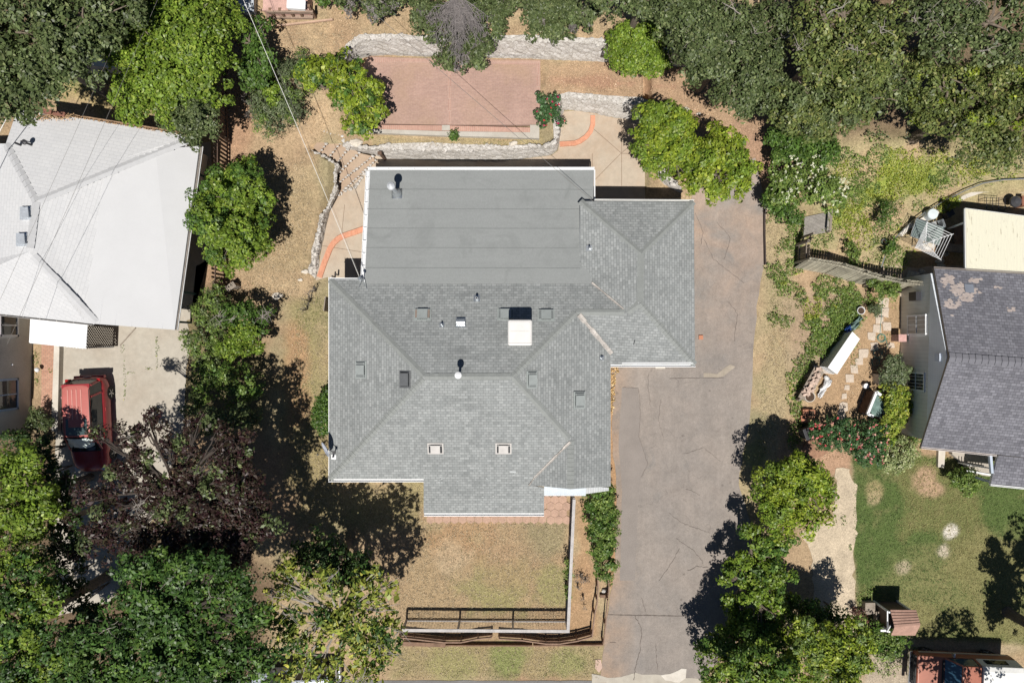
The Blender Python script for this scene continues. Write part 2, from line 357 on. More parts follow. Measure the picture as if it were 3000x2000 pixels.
# ------------------------------------------------------------ ground sheet
def W(poly, z=0): return [P(a, b, z)[:2] for a, b in poly]
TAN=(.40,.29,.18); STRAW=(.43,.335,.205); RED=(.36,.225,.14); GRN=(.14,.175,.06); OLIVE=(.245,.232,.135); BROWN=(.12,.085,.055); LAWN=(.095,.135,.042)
def ground():
    def ax(a, st, far):
        c = np.arange(-a, a+1e-6, st); e = a+np.cumsum(st*1.5**np.arange(1, 21)); e = e[e < far]
        return np.concatenate([-e[::-1], c, e])
    xs = ax(31, .14, 700); ys = ax(22, .14, 700)
    X, Y = np.meshgrid(xs, ys); nx, ny = len(xs), len(ys); X = X.ravel(); Y = Y.ravel()
    Z = G(np.clip(X, -32, 32), np.clip(Y, -24, 24)) + (fbm(X, Y, 1.5, 5)-.5)*.03
    col = np.tile(np.array(TAN), (len(X), 1))
    def blend(c, m): 
        nonlocal col
        m = np.clip(m, 0, 1)[:, None]; col = col*(1-m)+np.array(c)*m
    blend(STRAW, smooth(.45, .65, fbm(X, Y, 2.2, 21))*.8)
    blend(OLIVE, smooth(.50, .72, fbm(X, Y, 2.6, 31))*.6)
    blend((.27,.18,.115), smooth(.5, .75, fbm(X, Y, 1.1, 71))*.45)
    blend(RED, smooth(.56, .72, fbm(X, Y, 3.2, 41))*.6)
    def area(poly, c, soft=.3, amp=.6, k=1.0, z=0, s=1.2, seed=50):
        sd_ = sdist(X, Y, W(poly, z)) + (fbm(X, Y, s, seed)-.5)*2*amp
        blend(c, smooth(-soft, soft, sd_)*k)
    def spots(px, py, r, c, k=.8, z=0):
        x0, y0, _ = P(px, py, z); rr = r*.0175
        d = rr-np.hypot(X-x0, Y-y0) + (fbm(X, Y, .8, 77)-.5)*rr*1.4
        blend(c, smooth(-.1, rr*.5, d)*k)
    # upper yard and dirt path
    area([(900,100),(2100,130),(2150,0),(800,-60)], (.42,.31,.19), 1, 1, .6, 2.2)
    area([(1585,170),(2080,200),(2330,420),(2260,560),(2080,420),(1900,320),(1640,290),(1585,270)], (.40,.27,.175), .3, .5, .8, 1.0)
    area([(1600,215),(1860,235),(1980,250),(1980,262),(1600,245)], (.36,.20,.14), .15, .5, .6, 1.0)
    area([(2150,350),(2330,430),(2300,640),(2100,620)], (.33,.205,.14), .4, .6, .7, .5)
    area([(890,300),(960,290),(985,380),(900,430),(800,420)], (.48,.35,.22), .4, .5, .8, 1.2)
    # lawn strips round the house
    area([(1085,398),(1580,405),(1590,432),(1090,430)], (.38,.31,.17), .1, .3, .8, 1.0)
    area([(690,560),(930,520),(960,600),(900,800),(690,820)], (.33,.26,.15), 1, 1, .6, .8)
    area([(880,870),(965,870),(970,1420),(1240,1420),(1240,1560),(860,1560),(820,1250)], (.28,.25,.115), .6, 1, .7)
    area([(850,960),(905,980),(910,1230),(850,1270)], (.40,.24,.14), .5, .8, .75)
    area([(1240,1520),(1660,1520),(1660,1840),(1180,1840),(1180,1600)], (.36,.27,.155), 1, 1, .6)
    spots(1450, 1720, 120, (.25,.26,.10), .6); spots(1600, 1560, 90, OLIVE, .6); spots(1620, 1720, 70, (.24,.26,.10), .6)
    spots(1350, 1560, 110, (.38,.22,.12), .5); spots(1480, 1640, 110, (.37,.25,.155), .5); spots(1330, 1640, 60, (.50,.40,.27), .5)
    area([(1150,1890),(1770,1895),(1770,1985),(1150,1985)], (.31,.26,.135), .4, .6, .8)
    spots(1490, 1925, 70, (.20,.25,.08), .7); spots(1650, 1940, 60, (.24,.26,.10), .6); spots(1330, 1950, 80, (.28,.28,.11), .5)
    area([(1690,1465),(1725,1465),(1740,1640),(1745,1860),(1670,1860)], (.40,.25,.14), .2, .4, .7)
    # strip of dirt beside the drive
    area([(1785,1065),(1818,1065),(1815,1420),(1845,1700),(1785,1720)], (.42,.255,.14), .2, .3, .9)
    # right verge
    area([(2240,560),(2330,560),(2320,900),(2300,1300),(2200,1480),(2150,1420),(2215,1200),(2240,900)], (.39,.32,.19), .4, .6, .8)
    spots(2230, 1240, 50, OLIVE, .6); spots(2210, 1330, 40, (.22,.26,.09), .5)
    # planted slope
    area([(2330,430),(3050,330),(3050,560),(2750,580),(2600,750),(2360,720)], (.36,.32,.17), .8, 1.4, .8, .5)
    for a in ((2600,480,60),(2700,520,70),(2560,560,70),(2480,640,40)): spots(*a, (.24,.30,.05), .75, .6)
    for a in ((2560,480,45),(2540,520,35),(2660,440,45),(2500,690,50),(2590,640,60),(2640,620,40),(2450,760,40),(2380,860,35),(2370,800,30)): spots(*a, (.46,.33,.21), .75, .6)
    area([(2300,900),(2420,850),(2560,860),(2520,960),(2430,1060),(2330,1120)], (.35,.27,.185), .5, 1, .7)
    # neighbour's side yard
    area([(2545,840),(2640,860),(2640,1290),(2470,1290),(2360,1250),(2400,1100),(2500,1000)], (.40,.27,.16), .3, .5, .8)
    # green lawn on the right
    lawn = [(2492,1330),(2520,1350),(2640,1345),(2700,1330),(3400,1400),(3400,1900),(2900,1880),(2640,1870),(2520,1790),(2505,1700),(2495,1450)]
    area(lawn, LAWN, .12, .25, 1)
    m = smooth(0, .5, sdist(X, Y, W(lawn)))
    blend((.19,.18,.075), m*smooth(.47, .66, fbm(X, Y, 2.4, 91))*.6)
    blend((.24,.21,.10), m*smooth(.55, .7, fbm(X, Y, .9, 93))*.4)
    area([(2560,1690),(2700,1600),(2960,1560),(3100,1700),(3000,1900),(2620,1880)], (.24,.22,.10), 1, 1.2, .6)
    spots(2710, 1405, 48, (.42,.29,.19), .95); spots(2738, 1430, 25, (.42,.29,.19), .9); spots(2560, 1440, 28, (.40,.31,.17), .7)
    spots(2790, 1557, 20, (.72,.67,.60), .95); spots(2765, 1615, 18, (.55,.47,.38), .85); spots(2645, 1660, 20, (.46,.38,.27), .8); spots(2560, 1460, 20, (.42,.33,.2), .7)
    area([(2640,1870),(2900,1880),(2990,1900),(2900,1920),(2680,1905)], (.45,.36,.24), .3, .5, .8)
    # gravel path and dirt at its head
    area([(2380,1290),(2490,1320),(2500,1400),(2420,1390),(2370,1350)], (.43,.27,.18), .2, .3, .9)
    area([(2520,2010),(2560,1900),(2640,1890),(2670,2010)], (.42,.36,.28), .2, .4, .8)
    # wooded corners: brown leaf litter
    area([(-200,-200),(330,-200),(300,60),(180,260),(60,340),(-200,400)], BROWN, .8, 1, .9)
    area([(170,190),(360,230),(480,330),(330,330),(150,290)], (.36,.29,.14), .3, .6, .8)
    spots(230, 220, 45, GRN, .6)
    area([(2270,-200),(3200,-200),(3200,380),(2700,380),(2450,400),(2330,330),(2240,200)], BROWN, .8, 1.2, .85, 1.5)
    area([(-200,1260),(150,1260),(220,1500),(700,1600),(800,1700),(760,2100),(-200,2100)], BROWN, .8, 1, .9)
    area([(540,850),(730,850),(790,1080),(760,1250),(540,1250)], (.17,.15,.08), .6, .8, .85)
    area([(600,100),(720,140),(740,420),(700,560),(640,560),(630,200)], (.40,.25,.16), .4, .6, .8, .6)
    F = (np.arange(ny-1)[:, None]*nx+np.arange(nx-1)[None, :]).ravel()
    F = np.stack([F, F+1, F+nx+1, F+nx], 1)
    me = bpy.data.meshes.new('ground'); me.vertices.add(len(X)); me.vertices.foreach_set('co', np.stack([X, Y, Z], 1).ravel())
    me.loops.add(F.size); me.loops.foreach_set('vertex_index', F.ravel().astype(np.int32))
    me.polygons.add(len(F)); me.polygons.foreach_set('loop_start', np.arange(0, F.size, 4, dtype=np.int32))
    me.update(calc_edges=True)
    me.polygons.foreach_set('use_smooth', np.ones(len(F), bool))
    ca = me.color_attributes.new('Col', 'FLOAT_COLOR', 'POINT')
    ca.data.foreach_set('color', np.concatenate([col, np.ones((len(X), 1))], 1).ravel())
    me.materials.append(ground_mat()); o = bpy.data.objects.new('ground', me); COL.objects.link(o); setp(o, kind='structure')
ground()

def rough_poly(poly, step, amp, seed=1):     # world poly with jittered edges
    rs = random.Random(seed); out = []; n = len(poly)
    for i in range(n):
        a, b = poly[i], poly[(i+1)%n]; L = math.hypot(b[0]-a[0], b[1]-a[1]); k = max(1, int(L/step))
        for j in range(k):
            t = j/k; out.append((a[0]+(b[0]-a[0])*t+rs.uniform(-amp, amp), a[1]+(b[1]-a[1])*t+rs.uniform(-amp, amp)))
    return out
def sheet(name, poly, z, mat, lvl=1, amp=0, step=.5, drape=False, cell=1.0, kind='structure', seed=3, uv=False):
    wp = W(poly, z if not drape else .2)
    if amp: wp = rough_poly(wp, step, amp, seed)
    bm = bmesh.new(); vs = [bm.verts.new((x, y, 0)) for x, y in wp]; f = bm.faces.new(vs)
    if f.normal.z < 0 or sum(wp[i][0]*wp[(i+1)%len(wp)][1]-wp[(i+1)%len(wp)][0]*wp[i][1] for i in range(len(wp))) < 0: f.normal_flip()
    bmesh.ops.triangulate(bm, faces=bm.faces[:])
    if drape:
        for k, axn in ((0, (1,0,0)), (1, (0,1,0))):
            lo = min(v.co[k] for v in bm.verts); hi = max(v.co[k] for v in bm.verts); c = lo+cell
            while c < hi:
                bmesh.ops.bisect_plane(bm, geom=bm.verts[:]+bm.edges[:]+bm.faces[:], plane_co=tuple(c if q == k else 0 for q in range(3)), plane_no=axn); c += cell
        for v in bm.verts: v.co.z = float(G(v.co.x, v.co.y))+.016+.004*lvl
    else:
        for v in bm.verts: v.co.z = z+.016+.004*lvl
    me = bpy.data.meshes.new(name); bm.to_mesh(me); bm.free(); me.materials.append(mat)
    if uv: autouv(me)
    o = bpy.data.objects.new(name, me); COL.objects.link(o)
    if kind: o['kind'] = kind
    return o
# ------------------------------------------------------------ paving
ASPH = asphalt_mat()
CONC = concrete_mat('concrete_paving', (.455,.385,.305), (.42,.32,.235))
CONC2 = concrete_mat('grey_concrete', (.43,.395,.335), (.385,.34,.28))
CONC3 = concrete_mat('pale_concrete', (.60,.56,.50), (.5,.45,.38))
sheet('driveway', [(2032,560),(2060,520),(2200,470),(2247,600),(2243,700),(2240,790),(2225,860),(2212,1000),(2206,1130),(2196,1250),(2180,1330),(2168,1420),(2210,1560),(2230,1760),(2150,1900),(2060,1990),(2040,2040),(1750,2040),(1765,1960),(1770,1890),(1783,1790),(1800,1680),(1808,1430),(1795,1300),(1792,1070),(1780,1000),(1900,900),(2000,700)], 0, ASPH, 2, .05, .5, drape=True, cell=.35)
sheet('road', [(-1500,1996),(600,1990),(1760,1992),(2060,2000),(4500,2005),(4500,2400),(-1500,2400)], 0, M('road_asphalt', (.17,.165,.16), .9, .15, .5, .25, 30, .3), 1, .03, .7)
sheet('kerb', [(1735,1972),(1800,1985),(1860,1968),(1900,1976),(1960,1972),(1990,1982),(2060,1990),(2060,2004),(1735,2000)], 0, CONC2, 3, .05, .3)
PATCH = M('dark_asphalt_patch', (.24,.212,.192), .9, .08, 1, .16, 30, .2)
sheet('asphalt_patch', [(1822,1134),(1868,1134),(1874,1180),(1872,1280),(1898,1358),(1876,1400),(1868,1500),(1860,1700),(1815,1700),(1822,1440),(1812,1300)], 0, PATCH, 3, .02, .4)
sheet('asphalt_patch', [(2062,1092),(2100,1094),(2122,1080),(2140,1066),(2152,1074),(2120,1100),(2100,1107),(2060,1103)], 0, M('pale_patch', (.33,.285,.23), .9, .15, 2, .2, 30, .2), 4, .03, .3)
sheet('asphalt_patch', [(1920,1075),(1945,1071),(1950,1080),(1920,1080)], 0, M('pale_patch2', (.5,.46,.4), .9, .1, 2, .1, 30, .2), 5, .01, .2)
sheet('asphalt_patch', [(1936,1976),(1975,1968),(1995,1956),(2010,1957),(2008,1985),(1990,1998),(1950,1990)], 0, CONC3, 5, .02, .2)
sheet('asphalt_patch', [(1745,1930),(1760,1930),(1765,1955),(1755,1968),(1742,1955)], 0, M('pinkish_patch', (.5,.36,.29), .9, .1, 2, .1, 30, .2), 5, .02, .2)
def cracks():
    mb = MB(); rs = random.Random(5)
    def cr(pts, w=.012, jit=.03):
        wp = [Vector(P(*p, 0)) for p in pts]; out = []
        for a, b in zip(wp, wp[1:]):
            k = max(2, int((b-a).length/.12))
            for j in range(k): out.append(a.lerp(b, j/k)+Vector((rs.uniform(-jit, jit), rs.uniform(-jit, jit), 0)))
        out.append(wp[-1])
        for a, b in zip(out, out[1:]):
            d = (b-a).normalized(); nn = Vector((-d.y, d.x, 0))*w*rs.uniform(.5, 1.2)
            mb.add([a-nn, b-nn, b+nn, a+nn], [[0,1,2,3]])
    cr([(1782,1799),(2005,1803)], .02, .006); cr([(1860,1804),(1880,1840),(1875,1900),(1862,1950),(1856,1990)], .015)
    cr([(1978,1576),(2030,1610),(2056,1640),(2060,1655)]); cr([(2015,1670),(2040,1658),(2075,1660)]); cr([(1880,1750),(1890,1790)]); cr([(1990,1605),(1960,1660),(1930,1700)], .008)
    cr([(1785,1880),(1805,1881)]); cr([(1920,1880),(1926,1960)], .01); cr([(2000,1330),(2060,1310),(2110,1350)], .008)
    cr([(1825,1134),(1870,1136),(1876,1200),(1872,1280),(1898,1358),(1878,1396)], .010, .02); cr([(1935,1170),(1930,1230),(1945,1290)], .008)
    cr([(1900,1095),(1898,1130),(1905,1190)], .01); cr([(1960,1108),(2120,1106)], .012, .015); cr([(2060,700),(2090,760),(2180,830)], .01); cr([(2100,650),(2140,700),(2120,760)], .01)
    cr([(2035,620),(2060,680),(2052,720)], .01); cr([(2010,1430),(2050,1450)], .008); cr([(1960,1500),(1995,1530),(2080,1560)], .008); cr([(2130,880),(2160,920),(2150,1000)], .01)
    for v in range(len(mb.v)): mb.v[v] = (mb.v[v][0], mb.v[v][1], .038)
    o = mb.build('road_crack', M('crack_dark', (.13,.108,.095), .95, .1, 3, 0, 20, 0)); setp(o, kind='structure')
cracks()
# back patio of the house
sheet('patio', [(925,822),(932,790),(945,713),(957,660),(974,597),(984,560),(992,530),(1010,500),(1060,462),(1090,452),(1130,466),(1206,468),(1346,470),(1451,472),(1520,468),(1563,463),(1616,456),(1635,442),(1640,400),(1645,328),(1690,325),(1740,333),(1800,347),(1885,352),(1885,440),(1900,520),(1960,560),(2030,590),(2040,640),(2000,760),(1100,860),(1000,830),(960,812)], 0, CONC, 1)
JOINT = M('joint_dark', (.20,.14,.10), .95, .1, 3, 0, 20, 0)
def joints():
    mb = MB()
    for pts in ([(1735,375),(1820,449)],[(1821,350),(1821,545)],[(1820,449),(1740,530)],[(1822,448),(1860,415)],[(1820,450),(1900,452)],[(1735,450),(1735,500)],[(945,720),(1070,740)],[(1000,700),(1010,600)]):
        a, b = Vector(P(*pts[0])), Vector(P(*pts[1])); mb.beam((a.x, a.y, .02), (b.x, b.y, .02), .022, .01)
    setp(mb.build('patio_joint', JOINT), kind='structure')
joints()
sheet('driveway', [(165,950),(250,930),(545,930),(560,1000),(545,1080),(540,1250),(480,1450),(330,1760),(170,1800),(160,1500)], 0, CONC2, 1, .04, .6).name = 'concrete_driveway'
sheet('path', [(122,1000),(160,1000),(155,1150),(150,1218),(120,1212),(122,1150)], 0, brick_mat('brick_path_paving', (.42,.22,.15), (.50,.29,.20), (.28,.20,.15), .2, .1), 2, .01, .3, uv=True)
sheet('patio', [(575,425),(618,415),(622,520),(610,760),(575,780),(560,935),(500,950)], 0, CONC2, 2)
sheet('patio', [(2575,800),(2650,680),(2760,590),(2840,560),(2930,556),(3050,566),(3400,566),(3400,900),(2640,900),(2630,835),(2570,828)], 0, CONC, 2).name = 'neighbour_patio'
sheet('path', [(2452,1372),(2488,1368),(2505,1420),(2508,1560),(2500,1600),(2500,1700),(2510,1800),(2500,1850),(2380,1830),(2380,1620),(2340,1560),(2440,1520)], 0, M('gravel', (.47,.39,.285), .95, .2, 1.2, .3, 18, .6), 1, .12, .3).name = 'gravel_path'
# hexagon pavers
def hexes():
    mb = MB(); rs = random.Random(3); r = .235; s = r*1.74
    def fill(x0, y0, x1, y1, rows):
        a = P(x0, y0); b = P(x1, y1); k = 0; y = a[1]
        for row in range(rows):
            x = a[0]+(s/2 if row % 2 else 0)
            while x < b[0]:
                c = [(x+r*.97*math.cos(R(30+60*q)), y+r*.97*math.sin(R(30+60*q))) for q in range(6)]
                mb.prism(c, 0, .04+rs.uniform(0, .008)); x += s
            y -= r*1.5
    fill(1262, 1480, 1600, 1530, 3); fill(1602, 1462, 1672, 1500, 4)
    setp(mb.build('hexagon_paving', M('terracotta_pavers', (.42,.28,.21), .9, .15, 2, .12, 14, .3)), kind='structure')
hexes()
# raised brick patio
BRK = brick_mat('red_brick_paving', (.355,.225,.185), (.41,.265,.215), (.40,.30,.25), .22, .072, .006, 1)
BRK2 = brick_mat('red_brick_border', (.43,.245,.19), (.47,.28,.215), (.50,.37,.30), .10, .6, .008)
pt = [(1078,166),(1200,170),(1583,176),(1583,300),(1583,368),(1553,366),(1300,366),(1100,362),(1050,330),(1040,250)]
o = MB().prism(W(pt, 1.22), .9, 1.22).build('brick_patio', BRK, uv=True); setp(o, kind='structure')
BRK3 = brick_mat('brick_soldier_course', (.385,.235,.19), (.42,.265,.21), (.46,.36,.30), .10, .6, .007)
mb = MB(); mb.prism(W([(1080,366),(1310,368),(1560,374),(1560,388),(1310,384),(1078,378)], 1.24), 1.0, 1.24); setp(mb.build('brick_border', BRK2, uv=True), kind='structure')
mb = MB()
for q in ([(1312,186),(1322,186),(1322,364),(1312,364)], [(1100,172),(1583,180),(1583,190),(1095,182)], [(1572,190),(1583,190),(1583,345),(1572,345)]):
    mb.prism(W(q, 1.225), 1.0, 1.225)
setp(mb.build('brick_border', BRK3, uv=True), kind='structure')
EDGE = concrete_mat('concrete_edge', (.48,.45,.40), (.42,.38,.32))
mb = MB(); mb.prism(W([(1055,377),(1310,385),(1556,388),(1556,405),(1310,398),(1052,388)], 1.25), .8, 1.25)
mb.prism(W([(1295,367),(1318,367),(1318,382),(1295,382)], 1.3), .9, 1.3); mb.prism(W([(1553,366),(1580,366),(1580,406),(1553,404)], 1.3), .9, 1.3)
single('retaining_wall', mb, EDGE, 'low pale concrete edge wall with two square caps along the front of the red brick patio', 'wall', P(1310,392,1))
mb = MB(); mb.prism(W([(1572,276),(1583,276),(1581,300),(1571,300)], 1.36), .9, 1.36)
single('concrete_block', mb, EDGE, 'small pale concrete block standing upright beside the red rose bush', 'block', P(1577,288,1.2))
# curved brick kerbs
KERB = brick_mat('orange_brick', (.56,.25,.15), (.62,.30,.19), (.60,.30,.2), .1, .3, .006)
def strip(pts, wd, h, z=0):
    p = [Vector(P(a, b, h)) for a, b in pts]; L = []; Rr = []
    for i, v in enumerate(p):
        t = (p[min(i+1, len(p)-1)]-p[max(i-1, 0)]); t.z = 0; t.normalize(); nn = Vector((-t.y, t.x, 0))*wd/2
        L.append(v+nn); Rr.append(v-nn)
    mb = MB(); n = len(p)
    for i in range(n-1):
        mb.prism([(L[i].x, L[i].y), (L[i+1].x, L[i+1].y), (Rr[i+1].x, Rr[i+1].y), (Rr[i].x, Rr[i].y)], z-.05, z+h)
    return mb
single('brick_kerb', strip([(935,812),(950,768),(966,728),(976,712),(990,699),(1005,691),(1035,681),(1072,668)], .27, .12), KERB, 'bent orange brick kerb between the stone wall and the house corner', 'kerb', P(975,715), 'orange brick kerbs', uv=True)
single('brick_kerb', strip([(1737,338),(1737,365),(1730,385),(1717,401),(1700,413),(1685,419),(1640,422)], .24, .12), KERB, 'curved orange brick kerb on the concrete beside the red flowering bush', 'kerb', P(1715,400), 'orange brick kerbs', uv=True)

# ------------------------------------------------------------ stone walls and steps
STONE = voronoi_stone('white_stone', (.44,.41,.37), (.60,.575,.545), (.27,.24,.205), 4.4, (1,1,1), .05)
STONE_SHADE = voronoi_stone('dark_stone', (.36,.33,.29), (.58,.54,.49), (.10,.09,.08), 4.2, (1,1,1.3), .10)  # stone colour darkened to carry the shade on the curved wall's face
def resamp(pts, step):
    out = []
    for a, b in zip(pts, pts[1:]):
        a, b = Vector(a), Vector(b); k = max(1, int((b-a).length/step))
        out += [a.lerp(b, j/k) for j in range(k)]
    return out+[Vector(pts[-1])]
def stone_wall(label, top, bot, ztop, zbot, mat, cap=.35, seed=1, caps=True, group=None):
    zt = ztop if callable(ztop) else (lambda t: ztop)
    tp = [P(a, b, zt(i/(len(top)-1))) for i, (a, b) in enumerate(top)]
    tp = resamp(tp, .2); n = len(tp); bl = [Vector(P(a, b, zbot)) for a, b in bot]
    # resample bottom to n points by length
    L = [0]
    for a, b in zip(bl, bl[1:]): L.append(L[-1]+(b-a).length)
    bp = []
    for i in range(n):
        d = L[-1]*i/(n-1); j = 0
        while j < len(L)-2 and L[j+1] < d: j += 1
        bp.append(bl[j].lerp(bl[j+1], min(1, (d-L[j])/max(1e-6, L[j+1]-L[j]))))
    rs = random.Random(seed); rows = 7; vs = []; fs = []
    for i in range(n):
        t = tp[i]; b = bp[i]; out = (b-t); out.z = 0; o_ = out.normalized() if out.length > .02 else Vector((0,-1,0))
        back = t-o_*cap
        vs.append(Vector((back.x, back.y, t.z-.35))); vs.append(back+Vector((0,0,rs.uniform(-.02,.04))))
        for r in range(rows+1):
            q = t.lerp(b, r/rows)
            if r == rows: q.z -= .1
            q += o_*rs.uniform(-.015, .02) + Vector((rs.uniform(-.02,.02), rs.uniform(-.02,.02), rs.uniform(-.01,.01)))
            vs.append(q)
    m = rows+3
    for i in range(n-1):
        for r in range(m-1): fs.append([i*m+r, (i+1)*m+r, (i+1)*m+r+1, i*m+r+1])
    for i in (0, n-1): fs.append([i*m+r for r in range(m)])
    root = thing('stone_wall', label, 'stone wall', tuple(tp[n//2]), world=True, group=group)
    mb = MB(); mb.add(vs, fs); mb.build('wall_face', mat, root, smooth=False)
    if caps:
        mb = MB(); i = 0
        while i < n-1:
            t = tp[i]; b = bp[i]; out = (b-t); out.z = 0; o_ = out.normalized() if out.length > .02 else Vector((0,-1,0))
            r = rs.uniform(.08, .17)*(1 if cap > .3 else .7); mb.blob(t-o_*rs.uniform(.02, .8*cap)+Vector((0,0,-.03)), r, rs.uniform(.8,1.3), rs.uniform(.7,1.1), .4, rs.random()*99, .25)
            i += rs.choice((0, 1, 1)) if rs.random() < .93 else 1
        mb.build('cap_stones', STONE, root, smooth=True)
    return root
stone_wall('long white stone retaining wall directly behind the flat grey roof', W1T, W1B, 1.02, 0, STONE, seed=2, group='stone garden walls')
stone_wall('white stone wall bending round the concrete corner under the yellow-green trees', W2T, W2B, 1.02, 0, STONE, seed=3, group='stone garden walls')
stone_wall('wide pale stone retaining wall at the top behind the red brick patio', WTT, WTB, 2.22, 1.0, STONE, seed=4, group='stone garden walls')
stone_wall('dark shaded stone wall curving down the left of the concrete patio', [(913,440),(936,450),(960,464),(981,478),(981,503),(980,541),(962,597),(948,625),(938,678),(930,724),(922,783),(905,800)], [(915,446),(940,460),(966,474),(993,492),(995,515),(988,550),(974,600),(958,655),(946,712),(938,745),(934,780),(928,818)], lambda t: 1.0-.85*max(0, (t-.35)/.65), 0, STONE_SHADE, .28, 5, group='stone garden walls')
stone_wall('short white stone wall under the yellow-green pair of trees', [(1908,478),(1925,500),(1945,520),(1975,540),(2000,552)], [(1900,490),(1915,520),(1935,543),(1965,560),(1995,570)], .85, 0, STONE, .4, 6, group='stone garden walls')
def steps():
    K = [((918,432),(950,386)),((936,449),(975,394)),((962,463),(1003,412)),((985,480),(1024,430)),((996,503),(1052,448)),((990,538),(1092,458)),((985,578),(1062,520))]
    root = thing('stone_steps', 'fan of concrete steps edged with small stones climbing beside the curved wall', 'steps', P(990,480), world=True)
    TR = concrete_mat('step_tread', (.42,.32,.235), (.38,.27,.19)); rs = random.Random(9)
    for i in range(6):
        z = .95-.15*i; (a, b), (c, d) = K[i], K[i+1]
        if i == 5: b = (1092,458); d = (1100,470)
        MB().prism(W([a, b, d, c], z), -.05+i*.003, z).build('tread', TR, root)
        p, q = Vector(P(*c, z)), Vector(P(*d, z)); mb = MB(); k = int((q-p).length/.17)
        for j in range(k+1):
            mb.blob(p.lerp(q, j/max(1, k))+Vector((0,0,.0)), rs.uniform(.045,.08), 1.2, .9, .5, j+i*31, .25)
        mb.build('riser_stones', STONE, root, smooth=True)
    mb = MB(); rs = random.Random(4)      # stones edging the top right side
    for a, b in zip([(950,386),(1003,400),(1010,425)], [(1003,400),(1010,425),(1020,432)]):
        p, q = Vector(P(*a, .95)), Vector(P(*b, .95)); k = int((q-p).length/.16)
        for j in range(k+1): mb.blob(p.lerp(q, j/max(1,k)), rs.uniform(.08,.13), 1, 1, .6, j, .3)
    mb.build('edge_stones', STONE, root, smooth=True)
    mb = MB()
    for a, b in [((985,578),(1012,560)),((1012,560),(1040,548)),((1040,548),(1060,520)),((1060,520),(1095,468))]:
        p, q = Vector(P(*a, .05)), Vector(P(*b, .05)); k = int((q-p).length/.2)
        for j in range(k+1): mb.blob(p.lerp(q, j/max(1,k)), rs.uniform(.06,.1), 1.2, 1, .5, j, .3)
    mb.build('edge_stones', STONE, root, smooth=True)
steps()
# loose stones
for i, (px, py, r, lab) in enumerate([(1044,419,.22,'pale loose boulder on the dry grass above the long stone wall'),(1503,421,.15,'small cream stone lying on the dry strip in front of the brick patio'),(955,575,.13,'cream stone slab fragment by the white wire above the curved wall'),(893,796,.14,'flat pale stone at the lower end of the curved dark wall'),(814,867,.2,'flat cream paving slab lying on the dry lawn left of the house'),(880,820,.1,'tiny pale stone west of the lower curved wall end'),(2010,321,.13,'grey block lying on the dirt path above the yellow-green trees'),(2046,335,.08,'small pinkish stone on the dirt path'),(2058,1899,.2,'flat white stone at the edge of the drive under the round tree shadow')]):
    p = PG(px, py); sz = .3 if i in (4, 8) else .6
    mb = MB().blob((p[0], p[1], p[2]+.05), r, 1.4 if i != 8 else 2, .8 if i != 8 else .3, sz, i+60, .25)
    single('boulder' if i == 0 else 'stone', mb, M('pale_stone', (.62,.56,.48), .9, .15, 3, .15, 20, .3), lab, 'stone', (p[0], p[1], p[2]))

# ------------------------------------------------------------ roofs
SH = shingle_mat('grey_shingles', (.232,.245,.244), (.305,.318,.315), (.172,.182,.182), .23, .128, .08)
SHD = shingle_mat('charcoal_shingles', (.135,.135,.155), (.205,.205,.23), (.09,.09,.10), .24, .14, .10)
SHW = shingle_mat('white_shingles', (.52,.525,.535), (.545,.548,.555), (.42,.425,.435), .34, .17, .02, (.985,1.01), .007)
CAP = M('ridge_shingle', (.235,.248,.24), .9, .1, 3, .12, 50, .2)
FASC = M('white_fascia', (.74,.74,.73), .6, .05, 1, .04, 20, 0)
def roof_mesh(root, planes, mat, drop=.2, name='roof', fmat=None):
    mb = MB(); edge = {}
    for pl in planes:
        pts = [Vector(P(*q)) for q in pl]
        nn = sum(((pts[i]-pts[0]).cross(pts[i+1]-pts[0]) for i in range(1, len(pts)-1)), Vector())
        if nn.z < 0: pl = pl[::-1]; pts = pts[::-1]
        mb.m(0).add(pts, [list(range(len(pts)))])
        mb.m(1).add([p-Vector((0,0,drop)) for p in pts], [list(range(len(pts)))[::-1]])
        for i in range(len(pl)): edge.setdefault(frozenset((pl[i], pl[(i+1)%len(pl)])), []).append((pts[i], pts[(i+1)%len(pl)]))
    for e, l in edge.items():
        if len(l) == 1:
            a, b = l[0]; d = Vector((0,0,drop)); mb.m(1).add([a, b, b-d, a-d], [[3,2,1,0]])
    return mb.build(name, [mat, fmat or FASC], root, uv=True)
def ridge_caps(root, segs, mat, wd=.30, step=.2, parent=None, lift=.012, th=.022, name='ridge_cap', jag=0):
    for a, b in segs:
        a, b = Vector(P(*a)), Vector(P(*b)); L = (b-a).length; d = (b-a)/L; side = Vector((-d.y, d.x, 0)).normalized()
        mb = MB(); k = int(L/step); rs = random.Random(int(L*100))
        for j in range(k):
            s, e = a+d*(j*step), a+d*((j+1.12)*step); q = rs.uniform(-.012, .012)
            sl = Vector((0,0,-.055-rs.uniform(0,.01)))
            z0 = Vector((0,0,lift+.004)); z1 = Vector((0,0,lift+th))
            vs = [s-side*(wd/2+q)+sl+z0, s+z0, s+side*(wd/2+q)+sl+z0, e-side*(wd/2+q)+sl+z1, e+z1, e+side*(wd/2+q)+sl+z1]
            dn = Vector((0,0,-.025))
            vs += [vs[3]+dn, vs[4]+dn, vs[5]+dn]
            mb.add(vs, [[0,3,4,1],[1,4,5,2],[3,6,7,4],[4,7,8,5]])
        mb.build(name, mat, parent)
